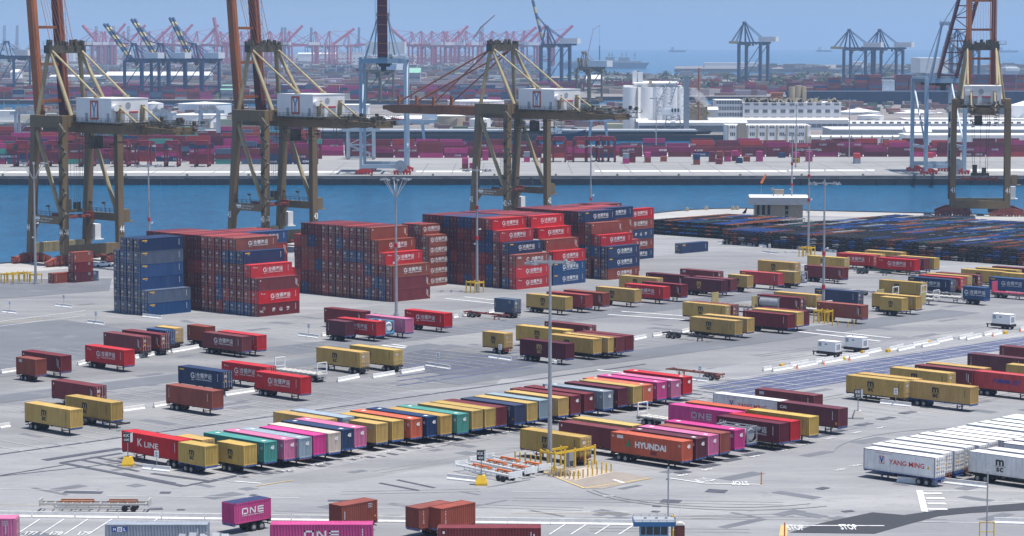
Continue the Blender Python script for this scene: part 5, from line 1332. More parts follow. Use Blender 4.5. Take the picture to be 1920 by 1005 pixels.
# ---------------------------------------------------------------- light masts
def mast(x, yb, style, label, hgt=31.0, guard=False, bands=(), base=None):
    a = base if base is not None else at(x, yb); C = empty("light_mast", a, 0); tag(C, label, "light mast", "tall light masts in the terminal")
    C.rotation_euler = (0, 0, 0)
    mb = MB(); mb.cyl((0,0,0), (0,0,hgt-1.2), .36, 12, 0, .17); mb.cyl((0,0,0), (0,0,.5), .6, 12)
    mb.build("mast_pole", M['steel'], C)
    for z in bands: MB().cyl((0,0,z), (0,0,z+.9), .40, 12).build("red_band", M['red'], C)
    if style == 'star':
        mb = MB()
        for k in range(8):
            q = 2*math.pi*k/8+.2; c_, s_ = math.cos(q), math.sin(q)
            mb.cyl((.1*c_, .1*s_, hgt-4.4), (2.7*c_, 2.7*s_, hgt-.4), .07, 6)
        mb.build("lamp_arm", M['steel'], C)
        for k in range(8):
            q = 2*math.pi*k/8+.2; c_, s_ = math.cos(q), math.sin(q)
            m2 = MB(); m2.box(-.55, .55, -.28, .28, -.12, .22); o = m2.build("lamp_head", M['steel'], C, (3.0*c_, 3.0*s_, hgt-.3), q)
    else:
        mb = MB(); n = 14; rr = 2.9
        for k in range(n):
            p0 = (rr*math.cos(2*math.pi*k/n), rr*.6*math.sin(2*math.pi*k/n), hgt-.9); p1 = (rr*math.cos(2*math.pi*(k+1)/n), rr*.6*math.sin(2*math.pi*(k+1)/n), hgt-.9)
            mb.beam(p0, p1, .14, .14)
        mb.beam((-rr,0,hgt-.9), (rr,0,hgt-.9), .16); mb.beam((0,-rr*.6,hgt-.9), (0,rr*.6,hgt-.9), .16)
        mb.cyl((0,0,hgt-1.3), (0,0,hgt), .16, 8)
        mb.build("lamp_ring", M['steel'], C)
        for k in range(8):
            q = 2*math.pi*k/8; m2 = MB(); m2.box(-.5, .5, -.3, .3, -.12, .12); m2.box(-.2, .2, -.2, .2, .12, .5)
            m2.build("lamp_head", M['steel'], C, ((rr+.3)*math.cos(q), (rr*.6+.2)*math.sin(q), hgt-1.1), q)
    mb = MB(); mb.cyl((0,0,hgt*.5), (.8,0,hgt*.5), .05, 6); mb.box(.6, 1.0, -.2, .2, hgt*.5-.1, hgt*.5+.3); mb.box(-.7, -.3, -.2, .2, hgt*.38, hgt*.38+.4); mb.build("camera", M['lwhite'], C)
    return C
mast(1031, 879, 'ring', "tall grey light mast in the centre foreground rising from a yellow guard")
mast(743, 592, 'star', "light mast with star of lamps before the middle maroon stack", bands=(15.5,))
mast(894.5, 548, 'ring', "light mast standing before the right maroon stack", bands=(13.0, 20.5))
mast(67, 533, 'star', "light mast at far left in front of crane 44")
mast(281, 532, 'ring', "light mast rising behind the blue stack", bands=(9.0, 16.0))
mast(1107.5, 463.4, 'ring', "light mast right of crane 42 above the far stacks", bands=(8.5, 14.0))
mast(1484, 419, 'ring', "light mast at the corner of the quay office", bands=(13.0, 20.0), base=at(1484, 421))
mast(1515.5, 474, 'ring', "light mast by the yellow posts in front of the chassis field", bands=(15.0, 22.0))
mast(1543.5, 596, 'ring', "light mast in the right yard with a yellow guard and red bands", bands=(14.0, 6.5))
mast(1592, 295, 'ring', "light mast on the far wharf left of the latticed boom crane")
mast(1492, 314, 'ring', "light mast on the far wharf above the quay office")
mast(1230, 288, 'ring', "light mast on the far wharf in front of the white silos")
# floodlight bar on a near pole at the bottom left
a = at(397, 1846); C = empty("floodlight_mast", a, 0); tag(C, "floodlight pole with five lamps cut by the bottom edge, lower left", "light mast")
MB().cyl((0,0,0), (0,0,28.8), .2, 10, 0, .14).build("mast_pole", M['steel'], C)
mb = MB(); mb.beam((-1.7,0,29.3), (1.0,0,29.3), .1); mb.beam((0,0,28.5), (0,0,30.2), .14); mb.build("lamp_bar", M['steel'], C)
for k, x in enumerate((-1.6,-.9,-.2,.6,1.2)): m2 = MB(); m2.box(-.24, .24, -.25, .25, 0, .45); o = m2.build("lamp_head", M['grey'], C, (x, -.1, 29.6+.08*(k % 2))); o.rotation_euler = (R(-40), 0, R(-20+k*8))
# ---------------------------------------------------------------- yellow guards
def guard(x, y, w_, d_, hh, n, label, rz=0.0, group="yellow steel guards around poles"):
    a = at(x, y) if not isinstance(x, Vector) else x; C = empty("pole_guard", a, rz); tag(C, label, "pole guard", group)
    pts = [(-w_/2,-d_/2),(w_/2,-d_/2),(w_/2,d_/2),(-w_/2,d_/2)]
    for i in range(4):
        p_, q = Vector((*pts[i], 0)), Vector((*pts[(i+1) % 4], 0)); k_ = n[i % 2]
        for k in range(k_):
            r_ = p_.lerp(q, k/k_); MB().cyl((r_.x, r_.y, 0), (r_.x, r_.y, hh), .16, 10).build("post", M['yellow'], C)
        mb = MB(); mb.beam((p_.x, p_.y, hh-.35), (q.x, q.y, hh-.35), .18, .3); mb.build("rail", M['yellow'], C)
    return C
pb = at(1031, 879)
guard(pb + D2*3.2 + D1*.6, 0, 8.6, 2.8, 2.9, (4, 2), "large yellow steel guard round the base of the centre mast", A2_)
cab = MB(); cab.box(-.55, .55, -.4, .4, 0.9, 2.2); cab.box(-.5, -.4, -.35, .35, 0, .9); cab.box(.4, .5, -.35, .35, 0, .9); tag(cab.build("electric_cabinet", M['grey'], None, pb + D2*3.4 + D1*.8, A2_), "grey electrical cabinet inside the large yellow guard", "cabinet")
bg_ = random.Random(9); grp = "short yellow bollards round the concrete pad"
def bollard(x, y, hh=1.25, label="short yellow bollard round the concrete pad beside the large yellow guard", m='yellow'):
    mb = MB(); mb.cyl((0,0,0), (0,0,hh), .11, 8); mb.cyl((0,0,hh), (0,0,hh+.06), .11, 8, 0, .05)
    tag(mb.build("bollard", M[m], None, at(x, y)), label, "bollard", grp)
for i in range(14): t = i/13; bollard(1035+ (1076-1035)*min(1, t*2.6) + (1146-1076)*max(0, (t-.385)/.615), 891+9*min(1, t*2.6) - 15*max(0, (t-.385)/.615))
for x, y in ((1103,877.5),(1110,879),(1119,880),(1128.5,882.5),(1137,884)): bollard(x, y)
for x, y in ((966,866),(975,868),(985,870),(995,872),(1004,874)): bollard(x, y, 1.6, "slim yellow bollard behind the pale trailers left of the centre mast")
for x, y in ((1561,611),(1571,612),(1590,613.5),(1601,612)): bollard(x, y, 1.2, "pale yellow bollard right of the guarded mast in the right yard")
for x in (1457,1465,1473,1496,1502,1508.5,1520.5): bollard(x, 420, 1.5, "yellow bollard in front of the quay office")
guard(1543.5, 605, 2.9, 2.9, 2.9, (2,2), "yellow guard round the light mast in the right yard", A2_)
guard(890.5, 548.5, 3.0, 3.0, 2.9, (2,2), "yellow guard at the foot of the mast before the right stack", A2_)
guard(1513, 481, 3.2, 3.2, 2.9, (2,2), "pale yellow guard before the chassis field", A2_)
guard(67, 531, 2.2, 2.2, 2.6, (1,1), "yellow guard round the mast at the far left", A2_)
guard(30, 529, 7.0, 3.0, 2.6, (4,2), "long yellow guard with white barriers inside at the left edge", A2_)
guard(1491, 306, 3.0, 2.0, 2.6, (2,1), "small yellow guard on the far wharf below the thin mast")
# dry tuft growing in the guard
mb = MB(); rg = random.Random(2)
for k in range(260):
    x, y = rg.gauss(0, 1.1), rg.gauss(0, .45); l_ = rg.uniform(.4, 1.3)
    mb.add([(x-.03, y, 0),(x+.03, y, 0),(x+rg.uniform(-.35,.35), y+rg.uniform(-.3,.3), l_)], [(0,1,2)])
struct(mb.build('grass', M['sand'], None, at(1052, 893)), 'stuff')
# ---------------------------------------------------------------- concrete barriers
def barrier_mesh(L):
    mb = MB(); prof = [(-.3,0),(.3,0),(.3,.15),(.12,.36),(.08,.82),(-.08,.82),(-.12,.36),(-.3,.15)]
    vs = [(-L/2, y, z) for y, z in prof] + [(L/2, y, z) for y, z in prof]; n = len(prof)
    mb.add(vs, [(i, (i+1) % n, (i+1) % n + n, i+n) for i in range(n)] + [tuple(range(n))[::-1], tuple(range(n, 2*n))])
    for s_ in (-1, 1): mb.box(s_*L*.28-.35, s_*L*.28+.35, -.302, .302, -.02, .07)
    return mb.mesh("concrete_barrier", [M['barrier']])
_bm = {}
NB = [0]
def barrier(x0, y0, x1, y1, label=None, sign=None):
    a, b_ = at(x0, y0), at(x1, y1); L = max(2.0, round((b_-a).length*2)/2); L = min(L, 7.0)
    if L not in _bm: _bm[L] = barrier_mesh(L)
    c = (a+b_)/2; d = b_-a; NB[0] += 1
    o = link("concrete_barrier", _bm[L], None, c, math.atan2(d.y, d.x))
    lab = label or "white concrete barrier"
    tag(o, lab, "barrier", "white concrete barriers dividing the yard")
    if sign:
        p_ = MB(); p_.cyl((0,0,.8), (0,0,2.9), .05, 6); 
        S_ = p_.build("sign_post", M['steel'], o); 
        m2 = MB(); m2.box(-.33, .33, -.04, .04, 1.9, 2.95, 0)
        put_text(m2, sign, 0, 2.5, .28, 1, width=.4, T=lambda u, v: (u, -.06, v)); put_text(m2, '100', 0, 2.08, .24, 1, width=.45, T=lambda u, v: (u, -.06, v))
        q = m2.build("sign_plate", [M['lwhite'], M['lblue']], o); q.rotation_euler = (0, 0, -o.rotation_euler.z)
BL = [
((5,586,32,589),"barrier at the left edge with a small sign","A"),((104,574.5,136,578),"signed barrier left of the blue stack","B"),((165,606.5,195,610),"signed barrier below the left of the blue stack","C"),
((268,594.5,303,598.5),"barrier at the front corner of the blue stack",None),((2,701,31,696.5),"barrier beside the faded short brown container",None),((146,686,160,682),"stub of barrier behind the logo red container at left",None),
((253,673,268,670),"short barrier behind the pair of maroon containers",None),((268,670,290,666),"lettered barrier at the maroon pair's doors",None),((290,666,318,661),"barrier right of the lettered one at the maroon pair",None),
((322,662,346,658),"left one of two barriers under the short maroon-logo container",None),((346,658,372,653),"right one of two barriers under the maroon-logo container",None),
((423,743,449,739),"left barrier at the navy container's doors",None),((449,739,476,735),"right barrier at the navy container's doors",None),
((560,630,598,635),"signed barrier left of the short dark maroon container","D"),((604,631,620,628),"short barrier touching the short dark maroon container",None),
((632,717,673,708.5),"barrier below the ochre pair, left of three",None),((699,709.5,739,702.5),"barrier below the ochre pair, middle of three",None),((752,701.5,795,694),"barrier below the ochre pair, right of three",None),
((800,686.5,843,693),"signed barrier on the dark patch at centre left","E"),((917,671,959,677),"signed barrier under the short ochre container","F"),
((868,593.5,886,590),"barrier left of the empty red chassis",None),((916,588.5,932,585),"barrier right of the empty red chassis",None),((850,597,858,595.5),"barrier stub right of the bright red logo container",None),
((1224,631.5,1259,627),"barrier behind the empty black chassis",None),((1278,625,1293,621.5),"barrier stub left of the ochre pair right of centre",None),((1188,638.5,1211,634),"barrier right of the centre cluster",None),
((1295,713,1329,717),"signed barrier by the rusty empty chassis","G"),
((0,803.5,18,801),"barrier at the left edge below the nearest ochre container",None),((230,772.5,271,767),"barrier right of the nearest ochre pair",None),((288,764.5,311,760.5),"barrier left of the long brown container",None),
((268,880,320,885.5),"barrier below the bright red lettered container",'KK'),((1652,757.5,1707,763.5),"signed barrier below the nose-to-tail ochre pair",'EE'),((1682,903.5,1758,911),"barrier below the red lettered white container",'HH'),
((1767,906,1850,915.5),"barrier right of the one below the white lettered container",None),((1865,981.5,1945,984),"barrier at the lower right edge",None),((839,898.5,906,906),"lettered barrier at the foot of the pale folded trailers",None),
((1346,457,1373,459),"barrier at the left corner of the chassis field",None),((1386,459.5,1416,462.5),"second barrier along the chassis field",None),((1423,463,1437,464.5),"third barrier along the chassis field",None),((1443,462,1471,465.5),"fourth barrier along the chassis field",None),
((1474,465,1507,469),"fifth barrier along the chassis field",None),((1533,470,1575,474.5),"sixth barrier along the chassis field",None),((1428,474.5,1458,478),"signed barrier in front of the chassis field",'J'),
((1782,487,1813,490.5),"seventh barrier along the chassis field",None),((1817,489,1850,492.5),"eighth barrier along the chassis field",None),((1856,492,1891,495.5),"ninth barrier along the chassis field",None),((1895,495,1925,498.5),"tenth barrier along the chassis field",None),
((1777,553,1800,548.5),"barrier lying between the bolster trailers at right",None)]
for q, lab, sg in BL: barrier(*q, label="white " + lab, sign=sg)
SEQ = [(1430,696,1447,693.5),(1448,697.5,1486,691),(1481,688,1516,681.5),(1494,691,1532,683.5),(1528,681,1562,675),(1541,683,1580,676),(1578,673,1612,668),(1592,675,1628,668),(1620,665.5,1652,658.5),
(1663,659.5,1697,651),(1681,659.5,1716,652),(1711,649.5,1741,644),(1728,652,1760,645.5),(1755,643.5,1786,637),(1795,637.5,1827,630),(1810,638.5,1841,631.5),(1841,631,1875,623.5),(1861,630,1878,626),(1913,621,1932,616)]
LO = ORD + ["eighteenth", "nineteenth"]
for i, q in enumerate(SEQ): barrier(*q, label="white barrier, %s from the left in the double row by the generators" % LO[i])
n = 15
for k in range(n):
    x0 = -20 + k*81; x1 = x0 + 80
    barrier(x0, 969.5+x0*.0135, x1, 969.5+x1*.0135, label="white barrier, %s from the left in the bottom line" % ORD[k])
# ---------------------------------------------------------------- sign boxes on yellow concrete feet
def lot_sign(x, yb, t1, t2, label, hgt=5.4, foot=M['yellow']):
    a = at(x, yb); C = empty("lot_sign", a, 0); tag(C, label, "lot sign", "lot signs on concrete feet")
    C.scale = (.85,.85,.9); mb = MB(); s0, s1 = 1.0, .62
    mb.add([(-s0,-s0,0),(s0,-s0,0),(s0,s0,0),(-s0,s0,0),(-s0,-s0,.35),(s0,-s0,.35),(s0,s0,.35),(-s0,s0,.35),(-s1,-s1,1.5),(s1,-s1,1.5),(s1,s1,1.5),(-s1,s1,1.5)],
           [(0,1,5,4),(1,2,6,5),(2,3,7,6),(3,0,4,7),(4,5,9,8),(5,6,10,9),(6,7,11,10),(7,4,8,11),(8,9,10,11)])
    mb.build("concrete_foot", foot, C)
    MB().cyl((0,0,1.4), (0,0,hgt-1.4), .09, 8).build("post", M['steel'], C)
    mb = MB(); mb.box(-.75, .75, -.5, .5, hgt-1.5, hgt, 0); mb.box(.5, .78, -.52, .52, hgt-1.5, hgt, 1)
    put_text(mb, t1, -.1, hgt-.65, .5, 1, width=1.0, bold=.02, T=lambda u, v: (u, -.51, v)); put_text(mb, t2, -.1, hgt-1.3, .42, 1, width=.9, bold=.02, T=lambda u, v: (u, -.51, v))
    b_ = mb.build("sign_box", [M['black'], M['lwhite']], C)
lot_sign(240, 873, 'KK', '100', "dark sign box on yellow foot before the bright red lettered container")
lot_sign(902.5, 909, 'KK', '400', "dark sign box on yellow foot among the pale folded trailers")
lot_sign(1608.5, 785, 'EE', '300', "sign box on a stained foot below the nose-to-tail ochre pair", foot=M['conclt'])
# ---------------------------------------------------------------- generators on small trailers
def genset(x, y, label, s=1.0, rz=None):
    a = at(x, y); C = empty("generator", a, A1 if rz is None else rz); tag(C, label, "generator", "white towable generators"); C.scale = (s,s,s)
    mb = MB(); mb.box(-2.3, 2.1, -.95, .95, 1.05, 3.0); mb.box(-2.35, 2.15, -1.0, 1.0, 3.0, 3.06)
    for v in (-.97, .97): mb.box(-1.0, -.96, min(v,v*.97), max(v,v*.97), 1.2, 2.8)
    b_ = mb.build("housing", M['white'], C)
    mb = MB(); mb.box(-2.0, -1.3, -.975, -.95, 2.0, 2.7); mb.box(-.5, .1, -.975, -.95, 2.3, 2.6); mb.box(2.1, 2.13, -.6, .6, 1.5, 2.5); mb.cyl((-1.2,.3,3.0), (-1.2,.3,3.3), .12, 8); mb.build("grille", M['grey'], b_)
    mb = MB(); mb.box(-2.5, 2.4, -.9, .9, .55, 1.05); mb.box(-4.2, -2.5, -.12, .12, .6, .8); mb.box(-4.0, -3.8, -.1, .1, 0, .7); mb.box(-2.5, 2.4, -1.0, -.9, .45, .8); mb.build("trailer_frame", M['dkframe'], C)
    for x_ in (.4, 1.4):
        for v in (-.9, .9): MB().cyl((x_, v-.14, .4), (x_, v+.14, .4), .4, 12).build("wheel", M['tyre'], C)
genset(1555.5, 668, "white towable generator, leftmost of three by the double barrier row")
genset(1606, 660, "white towable generator with small lettering, middle of three")
genset(1882, 616, "white towable generator, alone beside the barriers at the far right", 1.05)
# ---------------------------------------------------------------- empty chassis and flat trailers
EG = "empty chassis standing in the yard"
def empty_chassis(x, y, L, c, label, flip=False, rz=None): return make_chassis(at(x, y), A1 if rz is None else rz, L, FRC and c, label, EG, flip, True)
empty_chassis(912, 597, 12.19, 'red', "empty red chassis left of the short slate container")
empty_chassis(1290, 637, 12.19, 'black', "empty black chassis before the ochre pair right of centre")
empty_chassis(1303, 708, 12.19, 'rust', "empty rusty chassis behind the red end of the long row", True)
empty_chassis(190, 800, 12.19, 'black', "empty dark chassis between the two ochre containers at left")
empty_chassis(1640, 515, 12.19, 'green', "empty green chassis behind the bright red containers at far right")
empty_chassis(1765, 557, 12.19, 'grey', "empty pale chassis behind the short ochre container at right")
empty_chassis(1640, 556, 12.19, 'grey', "empty pale chassis right of the navy container with yellow strip")
def flat_trailer(x, y, label, L=12.19, m=None, hoops=True, col='grey', flip=False):
    o = make_chassis(at(x, y), A1, L, col, label, EG, flip, True)
    mb = MB(); mb.box(-L/2, L/2, -1.2, 1.2, 1.28, 1.5); 
    for k in range(9): mb.box(-L/2+.6+k*(L-1.2)/8, -L/2+.75+k*(L-1.2)/8, -1.25, 1.25, 1.5, 1.6)
    mb.build("flat_deck", m or M['conclt'], o)
    if hoops:
        for e in (-1, 1):
            mb = MB(); x_ = e*(L/2-.3)
            for v in (-1.15, 1.15): mb.beam((x_, v, 1.5), (x_, v, 3.6), .16)
            mb.beam((x_, -1.15, 3.55), (x_, 1.15, 3.55), .16); mb.beam((x_, -1.15, 2.0), (x_, 1.15, 2.0), .1); mb.build("end_hoop", M['lwhite'], o)
    return o
flat_trailer(564, 711, "long pale flat trailer with hoop ends behind the logo red container", flip=True)
flat_trailer(1256, 802, "flat trailer with hoop ends between the long row and the magenta box")
flat_trailer(1540, 525, "white flat trailer with hoops in the far right row")
flat_trailer(1717, 569, "white flat trailer with hoops behind the ochre boxes at right")
flat_trailer(1770, 566, "pale flat trailer left of the short blue logo container")
flat_trailer(1515, 590, "white hoop trailer left of the guarded mast")
fr = flat_trailer(1895, 560, "pink flat rack with two end walls on a chassis at the right edge", m=M['pink'], hoops=False, L=6.06*1.6)
for e in (-1, 1): MB().box(e*4.6-.1, e*4.6+.1, -1.2, 1.2, 1.5, 3.9).build("end_wall", M['pink'], fr)
fr = flat_trailer(1690, 577, "ochre flat rack with end walls beside the ochre containers", m=M['sand'], hoops=False, L=12.19)
for e in (-1, 1): MB().box(e*5.9-.1, e*5.9+.1, -1.2, 1.2, 1.5, 3.9).build("end_wall", M['gold'], fr)
fr = flat_trailer(1378, 583, "flat rack with ochre end wall beyond the ochre container with doors", m=M['sand'], hoops=False, L=12.19)
for e in (-1, 1): MB().box(e*5.9-.1, e*5.9+.1, -1.2, 1.2, 1.5, 3.9).build("end_wall", M['gold'], fr)
# old low trailers with orange rollers in the bottom left
def bolster_trailer(loc, rz, L, label, col='grey', orange=True):
    o = link("low_trailer", None, None) if False else empty("low_trailer", loc, rz); tag(o, label, "low trailer", "old pale trailers with orange rails")
    mb = MB(); 
    for v in (-.9, .9):
        mb.beam((-L/2, v, 1.0), (L/2, v, 1.0), .14, .26); mb.beam((-L/2+2, v, .55), (L/2-2, v, .55), .12, .2); [mb.beam((-L/2+2+q_*(L-4)/7, v, .5), (-L/2+2+q_*(L-4)/7, v, 1.0), .12) for q_ in range(8)]
    for k in range(12): x = -L/2+.6+k*(L-1.2)/11; mb.box(x-.06, x+.06, -.9, .9, .8, 1.0)
    for x in (-L/2, L/2-.1): mb.box(x, x+.1, -1.2, 1.2, .7, 1.6)
    mb.build("trailer_frame", M['conclt'] if col == 'grey' else M['lwhite'], o)
    mb = MB()
    for x0, x1 in ((-L*.32, -L*.02), (L*.12, L*.38)):
        for v in ((-.7, .7) if not orange else (.55,)): mb.box(x0, x1, v-.14, v+.14, 1.22, 1.40)
        for x in (x0, (x0+x1)/2, x1): mb.box(x-.05, x+.05, .2, .9, 1.0, 1.22)
    mb.build("roller_rail", M['orange'] if orange else M['rust'], o)
    for x in (L*.28, L*.36):
        for v in (-.85, .85): MB().cyl((x, v-.2, .42), (x, v+.2, .42), .42, 12).build("wheel", M['tyre'], o)
    return o
bolster_trailer(at(179, 957), R(-1.5), 14.5, "long low pale trailer with orange-brown rails at the lower left", orange=False)
for i, (x, y, a_) in enumerate([(915,894,-R(51)),(943,886,-R(50)),(968,880,-R(49))]):
    bolster_trailer(at(x, y), a_, 12.5, "pale folded trailer with orange rails left of the centre mast, %s from the left" % ORD[i], col='steel')
# ---------------------------------------------------------------- tank containers
def tank(TR, L, label, frame_m, doors=0):
    a = at(TR[0], TR[1], DK+2.6); c = a - D1*(L/2) + D2*(CW/2); c.z = DK
    C = empty("tank_container", c, A1); tag(C, label, "tank container", "tank containers on chassis"); h = L/2
    mb = MB()
    for z in (.08, 2.5):
        for v in (-1.14, 1.14): mb.beam((-h, v, z), (h, v, z), .14)
    for e in (-1, 1):
        x = e*(h-.08)
        for v in (-1.14, 1.14): mb.beam((x, v, 0), (x, v, 2.6), .16)
        for z in (.08, 2.5): mb.beam((x, -1.14, z), (x, 1.14, z), .16)
        for v in (-1, 1): mb.beam((x, v*1.1, .5), (x, v*.4, .1), .1); mb.beam((x, v*1.1, 2.1), (x, v*.4, 2.5), .1)
    mb.build("tank_frame", frame_m, C)
    mb = MB(); mb.cyl((-h+.45,0,1.3), (h-.45,0,1.3), 1.08, 24, 0); 
    for e in (-1, 1): mb.cyl((e*(h-.45),0,1.3), (e*(h-.2),0,1.3), 1.05, 24, 0, .75)
    mb.cyl((0,0,2.3), (0,0,2.55), .3, 12); mb.build("vessel", M['roofw'] if frame_m is not M['steel'] else M['steel'], C)
    c2 = c.copy(); c2.z = 0
    make_chassis(c2, A1, L, 'black', "chassis under the " + label, "wheeled chassis under the parked containers")
M['tankblue'] = mat("tank_frame_blue", (0.12,0.42,0.62), .5)
tank((723,602.5), 6.06, "tank in a light blue frame beside the pink container", M['tankblue'])
tank((1401,801), 6.06, "silver tank between the pink container and the dark lettered one", M['steel'])
tank((1503.5,509.5), 6.06, "silver tank in the far right row beside short ochre container", M['steel'])
tank((1459,558.5), 6.06, "silver tank with frame left of the white hoop trailer", M['steel'])
# ---------------------------------------------------------------- the chassis field
f0 = at(1357, 459); RF_ = random.Random(21)
cols = [('black',.48),('blue',.25),('rust',.16),('grey',.04),('green',.07)]
def pick():
    t = RF_.random()
    for c_, p_ in cols:
        if t < p_: return c_
        t -= p_
    return 'black'
SM = MB(); SM.col = (1,1,1,1)
def stuff_chassis(c, z, colr, L=12.0):
    cc = {'black':(.035,.035,.042),'blue':(.035,.11,.36),'rust':(.36,.12,.06),'grey':(.42,.44,.46),'green':(.03,.13,.17)}[colr]
    SM.col = (*cc, 1); h = L/2; W1 = -D1
    def bx(x0, x1, y0, y1, z0, z1):
        vs = []
        for zz in (z0, z1):
            for x, y in ((x0,y0),(x1,y0),(x1,y1),(x0,y1)): q = c + D2*x + W1*y; vs.append((q.x, q.y, z+zz))
        SM.add(vs, [(4,5,6,7),(0,1,5,4),(1,2,6,5),(2,3,7,6),(3,0,4,7)])
    for s_ in (-.48, .48): bx(-h, h, s_-.08, s_+.08, .9, 1.2)
    for x in (-h+.1, -h+5, h-5, h-.3): bx(x, x+.25, -1.2, 1.2, .95, 1.2)
    if RF_.random() < .55: SM.col = (.45,.47,.50,1); bx(h-.5, h-.2, -1.2, RF_.uniform(0,1.2), 1.2, 1.26)
    if RF_.random() < .3: SM.col = (.02,.02,.025,1); x = RF_.uniform(-h, h-2); bx(x, x+2, -.8, .8, .6, 1.0)
    SM.col = (.018,.018,.02,1)
    for a_ in (1.0, 2.4):
        for s_ in (-.86, .86): bx(-h+a_-.5, -h+a_+.5, s_-.3, s_+.3, .02, .98)
nind = 0; colsn = 52; chm = None
tmp = MB(); h = 6.0
for s_ in (-.48, .48): tmp.box(-h, h, s_-.08, s_+.08, .9, 1.2, 0)
for x in (-h+.1, -h+2.4, -h+5, h-5, h-.3): tmp.box(x, x+.25, -1.2, 1.2, .95, 1.2, 0)
for a_ in (1.0, 2.4):
    for s_ in (-.86, .86): tmp.cyl((-h+a_, s_-.3, .5), (-h+a_, s_+.3, .5), .5, 12, 1)
for v in (-.7, .7): tmp.box(h-2.8, h-2.6, v-.08, v+.08, .2, .95, 0)
tmp.box(-h, -h+.1, -1.1, 1.1, .45, .6, 0)
chm = tmp.mesh("container_chassis", [M['frame'], M['tyre']])
for i in range(colsn):
    nr = 8 if i > 8 else 7
    for j in range(nr):
        c = f0 + D1*(i*2.75) + D2*(7 + j*12.9 + RF_.uniform(-.5,.5))
        if c.y > 872: continue
        colr = pick(); lv = 4 if j < 7 else 3
        run = pick() if RF_.random() < .18 else None
        for k in range(lv):
            cc = run or pick()
            if j == 0 and i < 48:
                o = link("container_chassis", chm, None, (c.x, c.y, k*1.18), A2_, FRC[cc]); nind += 1
                nm = {'black':'black','blue':'blue','rust':'rusty','grey':'pale grey','green':'dark green'}[cc]
                tag(o, "%s empty chassis, %s up in the front stacks of the chassis field" % (nm, ORD[k]), "container chassis", "chassis stacked in the field by the quay, %s, level %d" % (nm, k+1))
            else: stuff_chassis(c, k*1.18, cc)
g0 = at(1236, 440)
for i in range(16):
    for j in range(3):
        c = g0 + D1*(i*2.75 - 2) + D2*(6 + j*12.9)
        if i > 11 and j == 0: continue
        for k in range(4 if i < 12 else 2): stuff_chassis(c, k*1.18, pick())
o = SM.build("container_chassis_field", M['town'])
o['kind'] = 'stuff'; o['label'] = "stacked black, blue and rusty chassis filling the field behind"

# ---------------------------------------------------------------- quay office
a = at(1411, 421); b_ = at(1516, 421)
C = empty("quay_office", at(1440, 424), 0); tag(C, "flat-roofed masonry quay office with wide white roof edge", "building")
rz = math.radians(-4)
C.rotation_euler = (0,0,rz)
Wd = 13.5; 
MB().box(-4.5, 11.5, 0, 13, 0, 7.2).build("wall", M['block'], C)
rf = MB(); rf.box(-6.3, 13.6, -1.8, 15, 7.2, 9.6); rf.build("roof_fascia", M['grey'], C)
MB().box(-6.1, 13.4, -1.6, 14.8, 9.6, 9.66).build("roof", M['roofw'], C)
mb = MB()
for k in range(4): mb.box(-4.53, -4.4, 1+k*3, 2.4+k*3, 3.6, 7.0)
for k in range(4): mb.box(5.6, 6.7, -.06, .05, .6+k*1.65, 1.9+k*1.65)
for x in (-3.8, -2.0, -.2): mb.box(x, x+.9, -.06, .05, 3.8, 7.0)
mb.box(-3.6, -.2, -.06, .05, 0, 2.7)
mb.build("window", M['glass'], C)
MB().box(-4.2, .4, -1.6, 0, 2.9, 3.1).build("canopy", M['grey'], C)
mb = MB(); mb.box(2.2, 5.4, 5, 7.5, 10.3, 11.9); mb.box(1.8, 2.0, 5, 7.5, 9.6, 11.2); mb.box(5.2, 5.4, 5, 7.5, 9.6, 10.3); mb.cyl((1.6,6,11.5), (1.6,6,12.4), .5, 10); mb.build("roof_unit", M['block'], C)
mb = MB(); mb.cyl((0,0,9.6), (0,0,14.0), .05, 6); ws = mb.build("windsock_pole", M['steel'], C, (-2.2, 6, 0))
mb = MB(); mb.cyl((0,0,14.0), (1.5,0,17.0), .45, 10, 0, .3, caps=False); mb.build("windsock", M['orange'], ws)
# ---------------------------------------------------------------- vehicles
def car(loc, rz, m, label, pickup=False):
    C = empty("parked_car" if not pickup else "pickup_truck", loc, rz); tag(C, label, "pickup" if pickup else "car")
    mb = MB(); prof = [(-2.4,.35),(2.4,.35),(2.45,.75),(2.2,.95),(1.1,1.0),(.5,1.5),(-1.2,1.55) if not pickup else (-.6,1.55),(-2.2,1.05) if not pickup else (-.8,1.0),(-2.45,.95)]
    vs = [(x, -.9, z) for x, z in prof] + [(x, .9, z) for x, z in prof]; n = len(prof)
    mb.add(vs, [(i, (i+1) % n, (i+1) % n+n, i+n) for i in range(n)] + [tuple(range(n))[::-1], tuple(range(n, 2*n))]); mb.build("body", m, C)
    mb = MB(); mb.box(-.55, .35, -.91, .91, 1.05, 1.42); mb.build("window", M['glass'], C)
    for x in (-1.5, 1.5):
        for v in (-.8, .8): MB().cyl((x, v-.12, .35), (x, v+.12, .35), .35, 12).build("wheel", M['tyre'], C)
car(at(193, 500), R(20), M['white'], "white pickup truck parked by the crane beside the container pile", True)
car(at(1431, 425.5), R(-10), M['dark'], "dark car parked beside the quay office")
car(at(1438, 428), R(-10), M['grey'], "grey car in front of the quay office entrance")
car(at(1198, 288), 0, M['white'], "white car on the far wharf left of the big magenta box")
